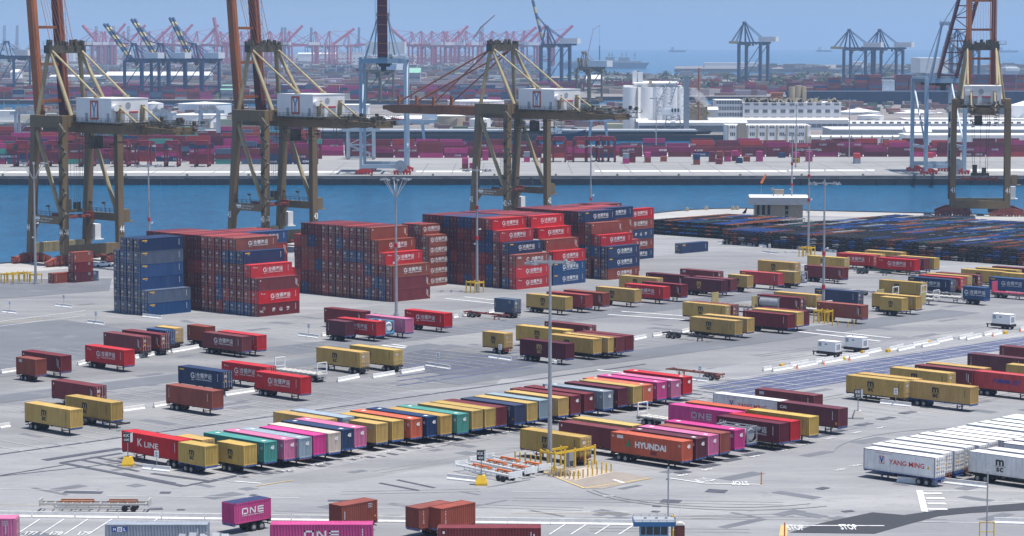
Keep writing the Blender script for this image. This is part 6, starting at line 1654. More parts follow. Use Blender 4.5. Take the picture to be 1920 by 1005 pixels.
# ---------------------------------------------------------------- guard booth, toilet, gate
a = at(1227, 1020)
C = empty("guard_booth", a, 0); tag(C, "pale blue guard booth with dark blue roof edge at the bottom", "guard booth")
MB().box(-1.75, 1.75, 0, 2.4, 0, 1.15).build("wall", M['bluebooth'], C)
mb = MB()
for x in (-1.7, -1.05, -.15, .75, 1.65): mb.box(x-.05, x+.05, -.02, .08, 1.15, 2.3)
for x in (-1.7, 1.7): mb.box(x-.05, x+.05, 2.3, 2.4, 1.15, 2.3)
mb.build("window_frame", M['bluebooth'], C)
MB().box(-1.66, 1.66, .05, 2.35, 1.15, 2.28).build("window", M['glass'], C)
mb = MB(); mb.box(-2.6, 2.6, -.7, 3.0, 2.3, 2.85); mb.build("roof_fascia", M['bluetrim'], C)
mb = MB(); mb.box(-2.5, 2.5, -.6, 2.9, 2.85, 2.87)
for x in (-1.2, .2, 1.4): mb.box(x, x+.3, 1.5, 1.9, 2.87, 3.1)
rail_fence(mb, (-2.5, -.6, 2.87), (2.5, -.6, 2.87), h=.25, step=1); rail_fence(mb, (-2.5, 2.9, 2.87), (2.5, 2.9, 2.87), h=.35, step=1); mb.build("roof", M['grey'], C)
a = at(1275, 1018); C = empty("portable_toilet", a, 0); tag(C, "dark brown portable toilet with pale roof beside the booth", "portable toilet")
mb = MB(); mb.box(-.58, .58, 0, 1.2, 0, 2.2); mb.box(-.4, .4, -.03, 0, .1, 1.95); mb.build("cabin", M['rustdk'], C)
mb = MB(); mb.add([(-.62,-.04,2.2),(.62,-.04,2.2),(.62,1.24,2.2),(-.62,1.24,2.2),(-.3,0,2.48),(.3,0,2.48),(.3,1.2,2.48),(-.3,1.2,2.48)], [(0,1,5,4),(1,2,6,5),(2,3,7,6),(3,0,4,7),(4,5,6,7)]); mb.build("roof", M['conclt'], C)
a = at(1266, 1010); mb = MB(); mb.beam((0,0,1.0), (1.0,0.3,4.9), .22, .06); mb.box(-.25,.25,-.2,.2,0,1.1); tag(mb.build("gate_arm", M['white'], None, a), "white barrier arm standing raised behind the guard booth", "gate arm")
a = at(1260, 1012); mb = MB(); mb.cyl((0,.0,0), (0,0,3.1), .13, 8); mb.cyl((.35,0,0), (.35,0,2.9), .13, 8); tag(mb.build("yellow_post", M['yellow'], None, a), "pair of joined yellow posts between booth and toilet", "bollard")
for (x, yb, hh, lab) in [(1252.5, 1000, 8.2, "thin grey pole behind the guard booth"), (1849.5, 1040, 10.0, "thin grey pole at the lower right")]:
    mb = MB(); mb.cyl((0,0,0), (0,0,hh), .09, 8); mb.box(-.12,.12,-.1,.1, hh, hh+.25); mb.box(-.3,-.1,-.05,.05, hh-1.4, hh-1.2); tag(mb.build("signal_pole", M['steel'], None, at(x, yb)), lab, "pole")
for (x, yb, hh, lab) in [(1427.5, 908, 1.8, "orange and white marker post beside the upside-down road lettering"), (1471, 1012, 2.2, "orange marker post at the start of the dark new asphalt")]:
    mb = MB(); mb.cyl((0,0,0), (0,0,hh), .09, 8); tag(mb.build("marker_post", M['orange'], None, at(x, yb)), lab, "marker post")
mb = MB()
for x in (-.9, .9): mb.cyl((x,0,0), (x,0,2.3), .07, 8)
for z in (1.0, 2.2): mb.beam((-.9,0,z), (.9,0,z), .1)
tag(mb.build("yellow_rack", M['yellow'], None, at(1850, 1012)), "small yellow frame at the lower right beside the thin pole", "frame")
# ---------------------------------------------------------------- containers beyond the channel (all joined with the rest of the kind)
X3, Y3 = Vector((1,0,0)), Vector((0,1,0))
CC['tan_'] = (0.22,0.17,0.13); CC['mauve'] = (0.24,0.022,0.095); CC['rose'] = (0.40,0.035,0.16)
POOL = ['mauve','maroon','maroon','redbrown','dark','mauve','redbrown','navy','slate','maroon','rose','teal','dark','maroon','brown','rose']
POOL2 = ['mauve','maroon','dark','maroon','mauve','redbrown','maroon','dark','dark','rose','maroon','navy']
def wharf_row(x0, x1, yb, hts, pool, z0=0.0, H=2.6, L=12.19, skip=0.0, gapx=.8):
    a, b_ = at(x0, yb), at(x1, yb); n = max(1, int((b_.x-a.x)/(L+gapx)))
    for k in range(n):
        if RS.random() < skip: continue
        hh = RS.choice(hts) if isinstance(hts, (list, tuple)) else hts
        for l in range(hh): stuff_box(Vector((a.x+(k+.5)*(L+gapx), a.y+CW/2+RS.uniform(-.2,.2), z0+l*H)), X3, Y3, L, H, RS.choice(pool))
for r_, (y_, h_) in enumerate([(308,(4,4,3,4)),(303,(4,4,4,3)),(298,(4,3)),(291,(4,4)),(284,(4,)),(277,(3,4)),(270,(3,4))]):
    wharf_row(-330, 605, y_, h_, POOL if r_ else POOL, skip=.04)
for y_, h_ in [(297,(2,2,3)),(293,(2,3)),(289,(3,2))]:
    wharf_row(600, 1195, y_-1, h_, POOL2, skip=.06)
    wharf_row(1160, 1960, y_-3, h_, POOL2, skip=.08)
for x, yb, n_, cs in [(872,317,2,['maroon','pink']),(886,316,1,['pink']),(988,304,2,['pink','white']),(1019,306,1,['maroon']),(1068,301,1,['maroon']),(1174,307,2,['pink','white']),(1186,305,2,['maroon','dark']),(1215,305,2,['brown','hotpink']),(1245,303,1,['brown']),
                      (1307,309,2,['brown','navy']),(1306,298,1,['maroon']),(1336,304,2,['maroon','dark']),(1350,303,2,['maroon','brown']),(1365,303,2,['pink','maroon']),(1379,302,2,['dark','hotpink']),(1349,308,1,['maroon']),(1387,306,1,['navy']),(1401,303,1,['brown']),
                      (1425,303,2,['pink','hotpink']),(1494,305,2,['maroon','pink']),(1518,303,2,['pink','hotpink']),(1467,296,1,['navy']),(1608,307,2,['white','coral']),(1745,296,1,['coral']),(895,300,2,['brown','maroon']),(910,301,2,['pink','hotpink']),(860,290,1,['maroon'])]:
    a = at(x, yb)
    for l in range(n_): stuff_box(Vector((a.x, a.y+3, l*2.6)), Y3, X3, 6.06, 2.6, {'pink':'rose','hotpink':'rose','white':'grey'}.get(cs[l], cs[l]), W_=3.0)
# terminal beyond the second channel
for r_, y_ in enumerate((186.5,185,183.5,182,180)):
    wharf_row(-400, 1010, y_, (3,4,5,5,2) if r_ else (3,4,5), ['navy','rose','maroon','dark','rose','maroon','blue','redbrown','slate','redbrown','slate','grey'], skip=.10)
for y_ in (172,168,164): wharf_row(1010, 1290, y_, (3,4), ['rose','maroon','maroon','dark','mauve'], skip=.05)
for y_ in (150,147,144,141,138,135,132): wharf_row(-350, 1000, y_, (2,3,4,5), ['tan_','maroon','slate','grey','tan_','tan_','slate','brown','grey','tan_'], skip=.15, gapx=3)
for y_ in (176,171,168): wharf_row(1290, 1760, y_, (3,4,2,5), ['maroon','mauve','dark','brown','redbrown'], skip=.30)
for y_ in (170,166): wharf_row(1760, 1990, y_, (4,5), ['maroon','dark','mauve','navy','redbrown'], skip=.05)
o = STUFF.build("shipping_containers", M['paintattr'])
o['kind'] = 'stuff'; o['label'] = "packed containers on the far wharves and in the hidden parts of stacks"
# letters on the nearest far containers
mb = MB()
for x, yb, z in [(233,308,2.6),(252,308,5.2),(240,308,7.8),(285,308,7.8),(1243,296,2.75),(1480,294,.2),(1570,294,.2),(950,297,2.7),(1670,292,2.7),(1810,292,2.7),(75,303,5.2),(530,308,5.2),(530,308,2.6),(530,308,7.8),(575,308,.1)]:
    a = at(x, yb); a.y -= .1; put_text(mb, 'ONE', a.x, z+.8, 1.1, 0, width=4.2, bold=.04, T=lambda u, v, Y=a.y: (u, Y, v))
for x, yb, z in [(1310,296,2.75),(1460,293,2.75)]:
    a = at(x, yb); a.y -= .1; put_text(mb, 'K LINE', a.x, z+.8, .9, 0, width=4.2, bold=.02, T=lambda u, v, Y=a.y: (u, Y, v))
o = mb.build("container_lettering", M['lwhite']); o['kind'] = 'stuff'; o['label'] = "white shipping names on the far containers"
mb = MB(); rl = random.Random(41)
for y_, x0, x1 in ((308,-20,600),(303,-20,600),(296,610,1190),(294,1170,1940)):
    for k in range(22):
        x = rl.uniform(x0, x1); a = at(x, y_); a.y -= .12; z = rl.choice((0,1,2))*2.6
        put_text(mb, rl.choice(('ONE','ONE','ONE','K LINE','HMM')), a.x, z+.8, 1.0, 0, width=3.6, bold=.04, T=lambda u, v, Y=a.y: (u, Y, v))
o = mb.build("container_lettering", M['lgrey']); o['kind'] = 'stuff'; o['label'] = "pale shipping names scattered over the far container rows"
# ---------------------------------------------------------------- wharf details
mb = MB()
for x0, x1, y0, y1 in [(-20,50,321.5,324),(60,640,321,323.5),(780,905,320,322.5),(1115,1475,319,322),(1480,1545,318,321),(1548,1640,318,320.5),(1820,1960,317,321),(620,700,284,286),(770,1180,282,283.5),(1160,1980,291,292.5)]:
    a, b_, c_, d_ = at(x0, y1), at(x1, y1), at(x1, y0), at(x0, y0); z = Vector((0,0,.01)); mb.add([a+z, b_+z, c_+z, d_+z], [(0,1,2,3)])
struct(mb.build('wharf_stripe', M['roofw']))
mb = MB()
for k in range(75):
    x = 1180 + k*10.5; mb_ = at(x, 306); gline(mb, mb_, mb_ + Vector((-9, 22, 0)), .6, .012)
for k in range(40): mb_ = at(1110+k*21, 312); gline(mb, mb_ + Vector((-7, 16, 0)), mb_ , .5, .012)
for k in range(60): x = -420+k*14; gline(mb, Vector((x, 1168, 0)), Vector((x, 1275, 0)), .5, .014)
for k in range(9): gline(mb, Vector((-430, 1164+k*13, 0)), Vector((430, 1164+k*13, 0)), .35 if k % 3 else 1.6, .016)
struct(mb.build('tyre_marks', mat('slab_joint', (0.17,0.17,0.175), .9, var=.3, scale=.1, world=True, dirt=(.33,.325,.32), dirt_amt=1.0)))
mb = MB()
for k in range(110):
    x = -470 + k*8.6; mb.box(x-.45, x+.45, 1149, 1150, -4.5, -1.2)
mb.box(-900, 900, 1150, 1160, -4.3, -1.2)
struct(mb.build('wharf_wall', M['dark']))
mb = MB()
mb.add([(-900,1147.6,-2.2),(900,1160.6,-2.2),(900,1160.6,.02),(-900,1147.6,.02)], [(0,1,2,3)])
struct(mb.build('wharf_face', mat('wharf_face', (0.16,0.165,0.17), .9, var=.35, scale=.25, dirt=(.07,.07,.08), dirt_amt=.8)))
for k in range(17):
    x = -236 + k*29.5; m2 = MB(); m2.box(x-2, x+2, 1146.4+(x+900)*.00722, 1147.5+(x+900)*.00722, -3.6, -.9)
    tag(m2.build("dock_fender", M['dark']), "dark square fender, %s from the left along the far wharf face" % LO[k], "fender", "fenders along the far wharf")
for k in range(17):
    x = -232 + k*28; m2 = MB(); m2.box(x-.6, x+.6, 1150.5, 1151.5, 0, .5); m2.cyl((x,1151,.4), (x,1151,1.1), .35, 8, 0, .55)
    tag(m2.build("mooring_bollard", M['tan']), "small mooring bollard, %s from the left on the far wharf edge" % LO[k], "bollard", "mooring bollards on the far wharf edge")
for k, x in enumerate((1288,1324,1374,1382)):
    m2 = MB(); m2.box(-.7,.7,-.4,.4,0,.8); m2.cyl((0,0,.6), (0,0,1.4), .5, 8); p_ = at(x, 396 if x < 1300 else 393.5)
    tag(m2.build("mooring_bollard", M['tan'], None, p_), "pale mooring bollard, %s along the near quay corner" % ORD[k], "bollard", "mooring bollards at the near quay corner")
# ---------------------------------------------------------------- buildings across the channel
def block(name_label, x0, x1, yb, ytop, depth, m=M['white'], roof=M['roofw'], win=None, rz=0.0, cat="building", pitch_=0.0, extras=None, name="industrial_building", Y=None):
    a, b_ = at(x0, yb), at(x1, yb)
    if Y: a = Vector(((x0-960)/FP*Y, Y, 0)); b_ = Vector(((x1-960)/FP*Y, Y, 0))
    W_ = b_.x-a.x; Hh = HC - (ytop-YH)*a.y/FP if True else 0
    C = empty(name, a, rz); tag(C, name_label, cat)
    MB().box(0, W_, 0, depth, 0, Hh).build("wall", m, C)
    mb = MB()
    if pitch_:
        mb.add([(-.6,-.6,Hh),(W_+.6,-.6,Hh),(W_+.6,depth+.6,Hh),(-.6,depth+.6,Hh),(-.6,depth/2,Hh+pitch_),(W_+.6,depth/2,Hh+pitch_)], [(0,1,5,4),(2,3,4,5),(1,2,5),(3,0,4)])
    else: mb.box(-.4, W_+.4, -.4, depth+.4, Hh, Hh+.5)
    mb.build("roof", roof, C)
    if win:
        rows, cols_, ww, wh, z0, dz = win[:6]
        for r_ in range(rows):
            mb = MB()
            for c_ in range(cols_):
                x = (c_+.5)*W_/cols_; z = z0 + r_*dz; mb.box(x-ww/2, x+ww/2, -.08, .05, z, z+wh)
            mb.build("window_row", M['glass'] if len(win) < 7 else win[6], C)
    return C, W_, Hh
GW = mat("industrial_window", (0.17,0.19,0.21), .4, var=.4, scale=.3)
# silos
C = empty("grain_silo", at(1168, 246), 0); tag(C, "cluster of tall white cylindrical silos with roof houses", "silo")
sc_ = at(1168, 246).y/FP
hs_ = HC - (163-YH)*sc_
for i, (x, r_) in enumerate([(18,18),(46,20),(66,18),(82,15),(96,13),(107,10)]):
    mb = MB(); mb.cyl((x*sc_, r_*sc_+(0 if i < 1 else 2), 0), (x*sc_, r_*sc_+(0 if i < 1 else 2), hs_), r_*sc_, 28); mb.build("cylinder", M['white'], C)
mb = MB(); mb.box(2*sc_, 112*sc_, 8, 22, hs_, hs_+1.0); mb.build("roof", M['roofw'], C)
mb = MB(); mb.box(22*sc_, 104*sc_, 8, 16, hs_+.9, hs_+2.6); mb.add([(21*sc_,7.5,hs_+2.6),(105*sc_,7.5,hs_+2.6),(105*sc_,16.5,hs_+2.6),(21*sc_,16.5,hs_+2.6),(21*sc_,12,hs_+4),(105*sc_,12,hs_+4)], [(0,1,5,4),(2,3,4,5),(1,2,5),(3,0,4)]); mb.build("roof_house", M['roofw'], C)
mb = MB(); mb.box(19*sc_, 27*sc_, 9, 14, hs_+2, hs_+11); mb.box(28.5*sc_, 38*sc_, 9, 14, hs_+2, hs_+10); mb.build("head_house", M['housew'], C)
mb = MB(); mb.box(50*sc_, 55*sc_, 6, 9, hs_, hs_+4.5); mb.box(26*sc_, 28*sc_, -.5, 2, 0, hs_); mb.build("duct", M['tan'], C)
# unloader tower beside the silos
a = at(1262, 250); C = empty("unloading_tower", a, 0); tag(C, "grey lattice unloading tower with white cab in front of silos", "harbour crane")
mb = MB(); rr = random.Random(4)
def lattice(mb, x0, y0, x1, z0, z1, w0, w1, n, t=.25):
    for k in range(n):
        za, zb = z0+(z1-z0)*k/n, z0+(z1-z0)*(k+1)/n; xa, xb = x0+(x1-x0)*k/n, x0+(x1-x0)*(k+1)/n; wa, wb = w0+(w1-w0)*k/n, w0+(w1-w0)*(k+1)/n
        for s_ in (-1, 1):
            for y in (0, 4): mb.beam((xa+s_*wa, y0+y, za), (xb+s_*wb, y0+y, zb), t)
        mb.beam((xa-wa, y0, za), (xb+wb, y0, zb), t*.7); mb.beam((xa+wa, y0, za), (xb-wb, y0, zb), t*.7); mb.beam((xa-wa, y0, za), (xa+wa, y0, za), t*.7)
lattice(mb, -6, 0, 2, 20, 38, 4.5, 2, 8); lattice(mb, 0, 0, 0, 0, 12, 6, 4, 4, .5); lattice(mb, -6, 0, -6, 12, 20, 4, 4, 3)
for k in range(60): x, z = rr.uniform(-12, 8), rr.uniform(14, 40); mb.beam((x, rr.uniform(-1,4), z), (x+rr.uniform(-3,3), 1, z+rr.uniform(-3,3)), .2)
mb.build("tower_frame", M['grey'], C)
mb = MB(); mb.box(7, 10.5, -1, 3, 0, 39); mb.box(5, 13, -1.5, 3.5, 38, 41)
for k in range(12): mb.box(6.6, 10.9, -1.3, 3.3, 3*k, 3*k+.4)
mb.build("elevator_shaft", M['grey'], C)
mb = MB(); mb.box(-8, 3, -2, 3, 12.5, 16); mb.box(-6, 0, -1, 3, 16, 18.5); mb.box(0, 5, -3, 1, 13, 16.5); w_ = mb.build("cab", M['housew'], C)
mb = MB(); 
for k in range(3): mb.box(-1.4+k*2, -.2+k*2, -3.06, -3, 14.2, 16.6)
mb.build("cab_window", M['glass'], w_)
# smoke stack and steam
mb = MB(); a = at(1310, 240); mb.cyl((0,0,0), (0,0,42), .9, 12, 0, .8); tag(mb.build("smoke_stack", M['rust'], None, a), "thin rusty chimney behind the drifting steam", "chimney")
rr = random.Random(8)
pm = bpy.data.materials.new("steam"); pm.use_nodes = True; N = pm.node_tree.nodes; N.clear()
ou = N.new("ShaderNodeOutputMaterial"); pv = N.new("ShaderNodeVolumePrincipled"); pv.inputs["Density"].default_value = .10; pv.inputs["Color"].default_value = (.9,.92,.95,1)
pm.node_tree.links.new(pv.outputs[0], ou.inputs[1])
bm = bmesh.new()
for k in range(9):
    t = k/8; bmesh.ops.create_icosphere(bm, subdivisions=2, radius=1.8+1.6*math.sin(t*3.1)+rr.uniform(0,.8), matrix=Matrix.Translation((t*9-1+rr.uniform(-1,1), rr.uniform(-1,1), 27-t*8+rr.uniform(-1,1))))
me = bpy.data.meshes.new("steam"); bm.to_mesh(me); bm.free(); me.materials.append(pm)
o = link("steam_plume", me, None, at(1300, 244)); o['kind'] = 'stuff'; o['label'] = "white steam drifting right beside the rusty chimney"
# long white sheds and factory
block("long white dockside shed with many loading doors right of the silos", 1198, 1400, 249, 229, 14, win=(1, 14, 5.2, 4.2, .6, 6, GW), pitch_=1.2)
block("low grey-green shed end at the foot of the silos", 1195, 1214, 247, 228, 12, m=M['grey'], win=None, pitch_=2)
block("small white gabled shed above the dock sheds", 1326, 1345, 238, 205, 14, m=M['housew'], pitch_=2, Y=1840)
C, W_, Hh = block("stained pale processing plant left of the white factory", 1294, 1325, 240, 200, 14, m=M['tan'], roof=M['conc'], Y=1830)
mb = MB(); rr = random.Random(6)
for k in range(30): x = rr.uniform(0, W_); z = rr.uniform(4, Hh+3); mb.box(x, x+rr.uniform(.5,2.5), -1.2, 0, z, z+rr.uniform(.5, 3))
mb.build("pipework", M['gold'], C)
C, W_, Hh = block("white four-storey factory with a row of large windows and roof machinery", 1392, 1576, 240, 193, 40, Y=1860, win=(3, 11, 3.6, 2.4, 3, 5.4, GW))
mb = MB(); rr = random.Random(12)
for k in range(70): x = rr.uniform(0, W_*.97); mb.box(x, x+rr.uniform(.5,3), 4, 7, Hh+.5, Hh+.5+rr.uniform(.6,3.5)); 
for k in range(25): x = rr.uniform(0, W_*.9); mb.beam((x, 5, Hh+2), (x+rr.uniform(-8,8), 5, Hh+rr.uniform(1,6)), .25)
mb.build("roof_machinery", M['tan'], C)
mb = MB(); mb.cyl((W_*.52,12,Hh), (W_*.52,12,Hh+12), 2.6, 14); mb.cyl((W_*.58,12,Hh), (W_*.58,12,Hh+13), 2.6, 14); mb.box(W_*.62, W_*.66, 8, 14, Hh, Hh+12); mb.build("roof_tank", M['tan'], C)
mb = MB(); mb.box(W_*.3, W_*.43, 8, 20, Hh+4, Hh+5); mb.box(W_*.3, W_*.43, 8, 20, Hh+7, Hh+7.6); mb.box(W_*.31, W_*.42, 9, 19, Hh, Hh+7); mb.build("penthouse", M['rust'], C)
block("grey windowed wing at the left end of the white factory", 1342, 1391, 240, 188, 30, m=M['housew'], Y=1862, win=(4, 10, 1.6, 2.6, 1.5, 4.4, GW))
block("long white-roofed warehouse in front of the white factory", 1330, 1590, 240, 224, 22, Y=1740, win=(1, 26, 3.4, 2.6, 1.6, 5, GW), pitch_=1.2)
C, W_, Hh = block("cream-pillared white office block with barred windows", 1364, 1519, 282, 236, 30, Y=1475)
mb = MB()
for k in range(9): x = k*W_/8.4; mb.box(x-.5, x+.5, -.5, 0, 0, Hh+.8)
mb.build("pillar", M['tan'], C)
for r_ in range(3):
    mb = MB()
    for k in range(8):
        for q in range(3): x = (k+.5)*W_/8.4 - 1.0 + q*1.0; mb.box(x-.3, x+.3, -.1, .05, 1.6+r_*4.4, 3.6+r_*4.4)
    mb.build("window_row", M['glass'], C)
mb = MB(); mb.box(W_*.12, W_*.22, -.9, 0, 0, Hh+1.5); mb.build("entrance_bay", M['block'], C)
C, W_, Hh = block("long low white shed with dark doors behind the right container row", 1519, 1700, 282, 257, 26, Y=1470, win=None)
mb = MB()
for k in range(7): x = (k+.4)*W_/7; mb.box(x-2.4, x+2.4, -.1, .05, 0, 4.2)
mb.build("loading_door", M['glass'], C)
mb = MB()
for k in range(10): x = k*W_/9.4; mb.box(x-.4, x+.4, -.5, 0, 0, Hh+1.2)
mb.build("pillar", M['tan'], C)
block("long white warehouse right of the latticed crane", 1700, 2000, 280, 254, 30, Y=1440, win=(1, 22, 3.4, 2.0, 1.6, 5, M['glass']))
block("long pale warehouse roofs behind the long white sheds", 1560, 2000, 262, 243, 50, Y=1580, m=M['grey'])
block("farthest long pale shed below the storage tanks", 1580, 2000, 250, 232, 60, Y=1780, m=M['housew'], win=(1, 30, 3, 1.5, 3, 5, GW))
block("grey shed behind the long pale warehouses at right", 1700, 2000, 245, 224, 40, Y=1950, m=M['grey'])
block("white gabled building between the crane legs at right", 1700, 1745, 275, 246, 16, Y=1500, pitch_=3)
block("low white building at the left behind the lattice gantry", -10, 46, 246, 208, 20, Y=1950, m=M['housew'])
block("flat grey warehouse right of crane 44's house", 268, 322, 240, 212, 30, Y=1900, m=M['grey'])
block("white warehouse behind crane 43's house", 640, 690, 235, 197, 30, Y=1950)
block("long white roofed shed left of the pale blue crane", 655, 805, 240, 222, 30, Y=1850, m=M['grey'], pitch_=2)
def tankb(x0, x1, yb, ytop, Y, label, cone=1.5, m=M['white']):
    r_ = (x1-x0)/2/FP*Y; c = Vector((((x0+x1)/2-960)/FP*Y, Y+r_, 0)); Hh = HC-(ytop-YH)*Y/FP
    C = empty("storage_tank", c, 0); tag(C, label, "storage tank", "white storage tanks across the channel")
    mb = MB(); mb.cyl((0,0,0), (0,0,Hh-cone), r_, 40, caps=False); mb.build("shell", m, C)
    mb = MB(); mb.cyl((0,0,Hh-cone), (0,0,Hh), r_*1.01, 40, 0, .3); mb.build("roof", M['roofw'], C)
    mb = MB()
    for k in range(10): a_ = -2.2+k*.12; mb.beam((math.cos(a_)*(r_+.6), math.sin(a_)*(r_+.6), k*(Hh-2)/10), (math.cos(a_+.12)*(r_+.6), math.sin(a_+.12)*(r_+.6), (k+1)*(Hh-2)/10), .8, .3)
    mb.build("stair", M['steel'], C)
tankb(267, 305, 240, 190, 2000, "white tank directly right of crane 44's machinery house")
tankb(329, 429, 245, 191, 2050, "largest rust-streaked white tank left of crane 43")
tankb(318, 420, 250, 211, 1780, "low white tank in front of the large rust-streaked one")
tankb(838, 945, 235, 186, 2100, "broad white tank behind the lowered red boom")
tankb(813, 872, 250, 213, 1800, "pale tank below the lowered red boom", m=M['tan'])
tankb(880, 920, 250, 219, 1790, "small white tank left of crane 42's legs")
tankb(1575, 1655, 240, 203, 2100, "flat white dome-roofed tank right of the factory", 3)
tankb(1610, 1660, 240, 214, 1950, "rusty grey low tank in front of the dome-roofed one", 1)
tankb(1673, 1775, 240, 205, 2100, "broad white tank between the legs of the latticed crane", 3)
tankb(1897, 1960, 245, 188, 1980, "white domed tank at the right edge", 4)
# ships and quays in the middle
def ship(x0, x1, ywater, Y, hh, label, m=M['hull'], stacks=True, pool=None, sup=None, nlev=5):
    xa, xb = (x0-960)/FP*Y, (x1-960)/FP*Y; C = empty("container_ship", ((xa+xb)/2, Y, WZ), 0); tag(C, label, "ship")
    L_ = xb-xa; h = L_/2; mb = MB()
    prof = [(-h,0),(-h+L_*.03,-14),(h-L_*.10,-14),(h,0),(h-L_*.10,14),(-h+L_*.03,14)]
    vs = [(x*.96, y*.9, 0) for x, y in prof] + [(x, y, hh) for x, y in prof]; n = len(prof)
    mb.add(vs, [(i, (i+1) % n, (i+1) % n+n, i+n) for i in range(n)] + [tuple(range(n, 2*n))]); hu = mb.build("hull", m, C)
    mb = MB(); mb.box(-h*.95, h*.92, -13.5, 13.5, hh, hh+1.0); mb.build("deck", M['grey'], C)
    MB().box(-h*.94, h*.9, -14.1, -13.9, .2, 1.6).build("boot_stripe", M['rustdk'], C)
    if sup: mb = MB(); mb.box(sup*h-6, sup*h+6, -12, 12, hh, hh+24); mb.box(sup*h-7, sup*h+7, -14, 14, hh+20, hh+23); mb.build("bridge", M['housew'], C)
    return C, L_, hh
C, L_, hh = ship(1470, 1990, 205, 2500, 15, "large dark blue container ship moored behind the white factory", sup=0.62)
SB = MB(); SB.col = (1,1,1,1); bk = STUFF; STUFF = SB
for k in range(int(L_/13.2)-1):
    hb_ = [3,1,2,5,2,6,6,4,6,6,6,5,6,6,6,6,6,6,6,6][k % 20]
    rowp = ['white'] if k in (7,) else ['maroon','dark','redbrown','mauve','navy','dark','maroon','slate','brown']
    for l in range(hb_):
        stuff_box(Vector((-L_/2+8+k*13.2, -12, hh+1+l*2.6)), X3, Y3, 12.19, 2.6, RS.choice(rowp)); stuff_box(Vector((-L_/2+8+k*13.2, -6, hh+1+l*2.6)), X3, Y3, 12.19, 2.6, RS.choice(rowp), W_=9)
o = SB.build("deck_cargo", M['paintattr'], C); o['kind'] = 'stuff'
STUFF = bk
C, L_, hh = ship(575, 1335, 250, 1665, 6, "low dark barges and pontoons along the middle quay", m=M['dark'])
a = Vector(((1318-960)/FP*1660, 1655, WZ))
C = empty("workboat", Vector(((1050-960)/FP*1640, 1640, WZ)), 0); tag(C, "dark blue workboat with raised bow near crane 42's leg", "boat")
mb = MB(); mb.add([(-12,-3,0),(9,-3,0),(14,0,0),(9,3,0),(-12,3,0),(-12,-3.6,4.5),(10,-3.6,6),(17,0,8),(10,3.6,6),(-12,3.6,4.5)], [(0,1,6,5),(1,2,7,6),(2,3,8,7),(3,4,9,8),(4,0,5,9),(5,6,7,8,9)]); mb.build("hull", M['hull'], C)
mb = MB(); mb.box(-6, 1, -2.4, 2.4, 4.8, 9.5); mb.build("wheelhouse", M['housew'], C)
# naval ship far out
C = empty("naval_ship", at(1130, 128, WZ), 0); C.location.z = WZ; tag(C, "grey naval ship with masts moored near the horizon", "ship"); Yn = C.location.y; un = Yn/FP
mb = MB(); mb.add([(-80*un,-8,0),(80*un,-8,0),(88*un,0,15),(80*un,8,0),(-80*un,8,0),(-84*un,-9,13),(84*un,-9,13),(84*un,9,13),(-84*un,9,13)], [(0,1,6,5),(1,2,6),(6,2,7),(2,3,7),(3,4,8,7),(4,0,5,8),(5,6,7,8)]); mb.build("hull", M['grey'], C)
mb = MB(); mb.box(-70*un, 72*un, -5, 5, 13, 17); mb.box(5*un, 22*un, -6, 6, 13, 26); mb.box(30*un, 50*un, -6, 6, 13, 25); mb.box(-50*un, -20*un, -6, 6, 13, 20)
for x in (12, 18, 36, 44, -30, 60): mb.beam((x*un, 0, 20), (x*un, 0, 36), 1.4); mb.box(x*un-3, x*un+3, -1, 1, 29, 30.5); mb.box(x*un-2, x*un+2, -1, 1, 33, 34)
mb.build("superstructure", M['grey'], C)
for x, y, L_, lab in [(1270, 97.5, 30, "small grey freighter on the horizon right of the naval ship"), (1545, 97, 28, "faint tanker on the horizon between the two blue cranes"), (1888, 98, 38, "faint long tanker on the horizon at the right edge")]:
    p_ = at(x, y, WZ); u_ = p_.y/FP; C = empty("freighter", p_, 0); tag(C, lab, "ship")
    mb = MB(); mb.add([(-L_/2*u_,-8,0),(L_/2*u_,-8,0),(L_/2*u_+4,-9,9),(-L_/2*u_-4,-9,9),(-L_/2*u_,8,0),(L_/2*u_,8,0),(L_/2*u_+4,9,9),(-L_/2*u_-4,9,9)], [(0,1,2,3),(5,4,7,6),(3,2,6,7),(1,5,6,2),(4,0,3,7)]); mb.build("hull", M['hull'], C)
    mb = MB(); mb.box(-L_*.38*u_, -L_*.22*u_, -7, 7, 9, 26); mb.box(L_*.1*u_, L_*.13*u_, -1, 1, 9, 20); mb.build("bridge", M['grey'], C)
# ---------------------------------------------------------------- cranes of the far terminals
def gc(x, yb, z_sc, boom, lab, leg=M['blued'], boom_m=None, stripe=None, rz=RZC, **k):
    a = at(x, yb); gantry(a, rz, z_sc, lab, "cranes of the far terminals", leg, M['housew'], boom_m or leg, boom=boom, stripe=stripe, **k)
far = dict(G=30, Sp=22, back=16, apex=17)
gc(250, 184.5, 1.0, ('up', 40), "dark blue crane with yellow-striped boom up, left of three", stripe=M['gold'], zt=40, bl=58, leg_w=2.3, bt=2.0, **far)
gc(300, 184.5, 1.0, ('up', 45), "dark blue crane with yellow-striped boom up, middle of three", stripe=M['gold'], zt=40, bl=60, leg_w=2.3, bt=2.0, **far)
gc(362, 184.5, 1.0, ('up', 53), "dark blue crane with yellow-striped boom up, right of three", stripe=M['gold'], zt=40, bl=55, leg_w=2.3, bt=2.0, **far)
gc(12, 178, 1.0, ('up', 8), "dark steel crane at the extreme left edge across the water", zt=42, bl=50, **far)
gc(1022, 167, 1.05, ('up', 74), "dark blue crane with single striped boom behind crane 42", stripe=M['gold'], single=True, zt=52, bl=70, leg_w=3.0, G=28, Sp=20, back=14, apex=22, rz=math.pi-R(30))
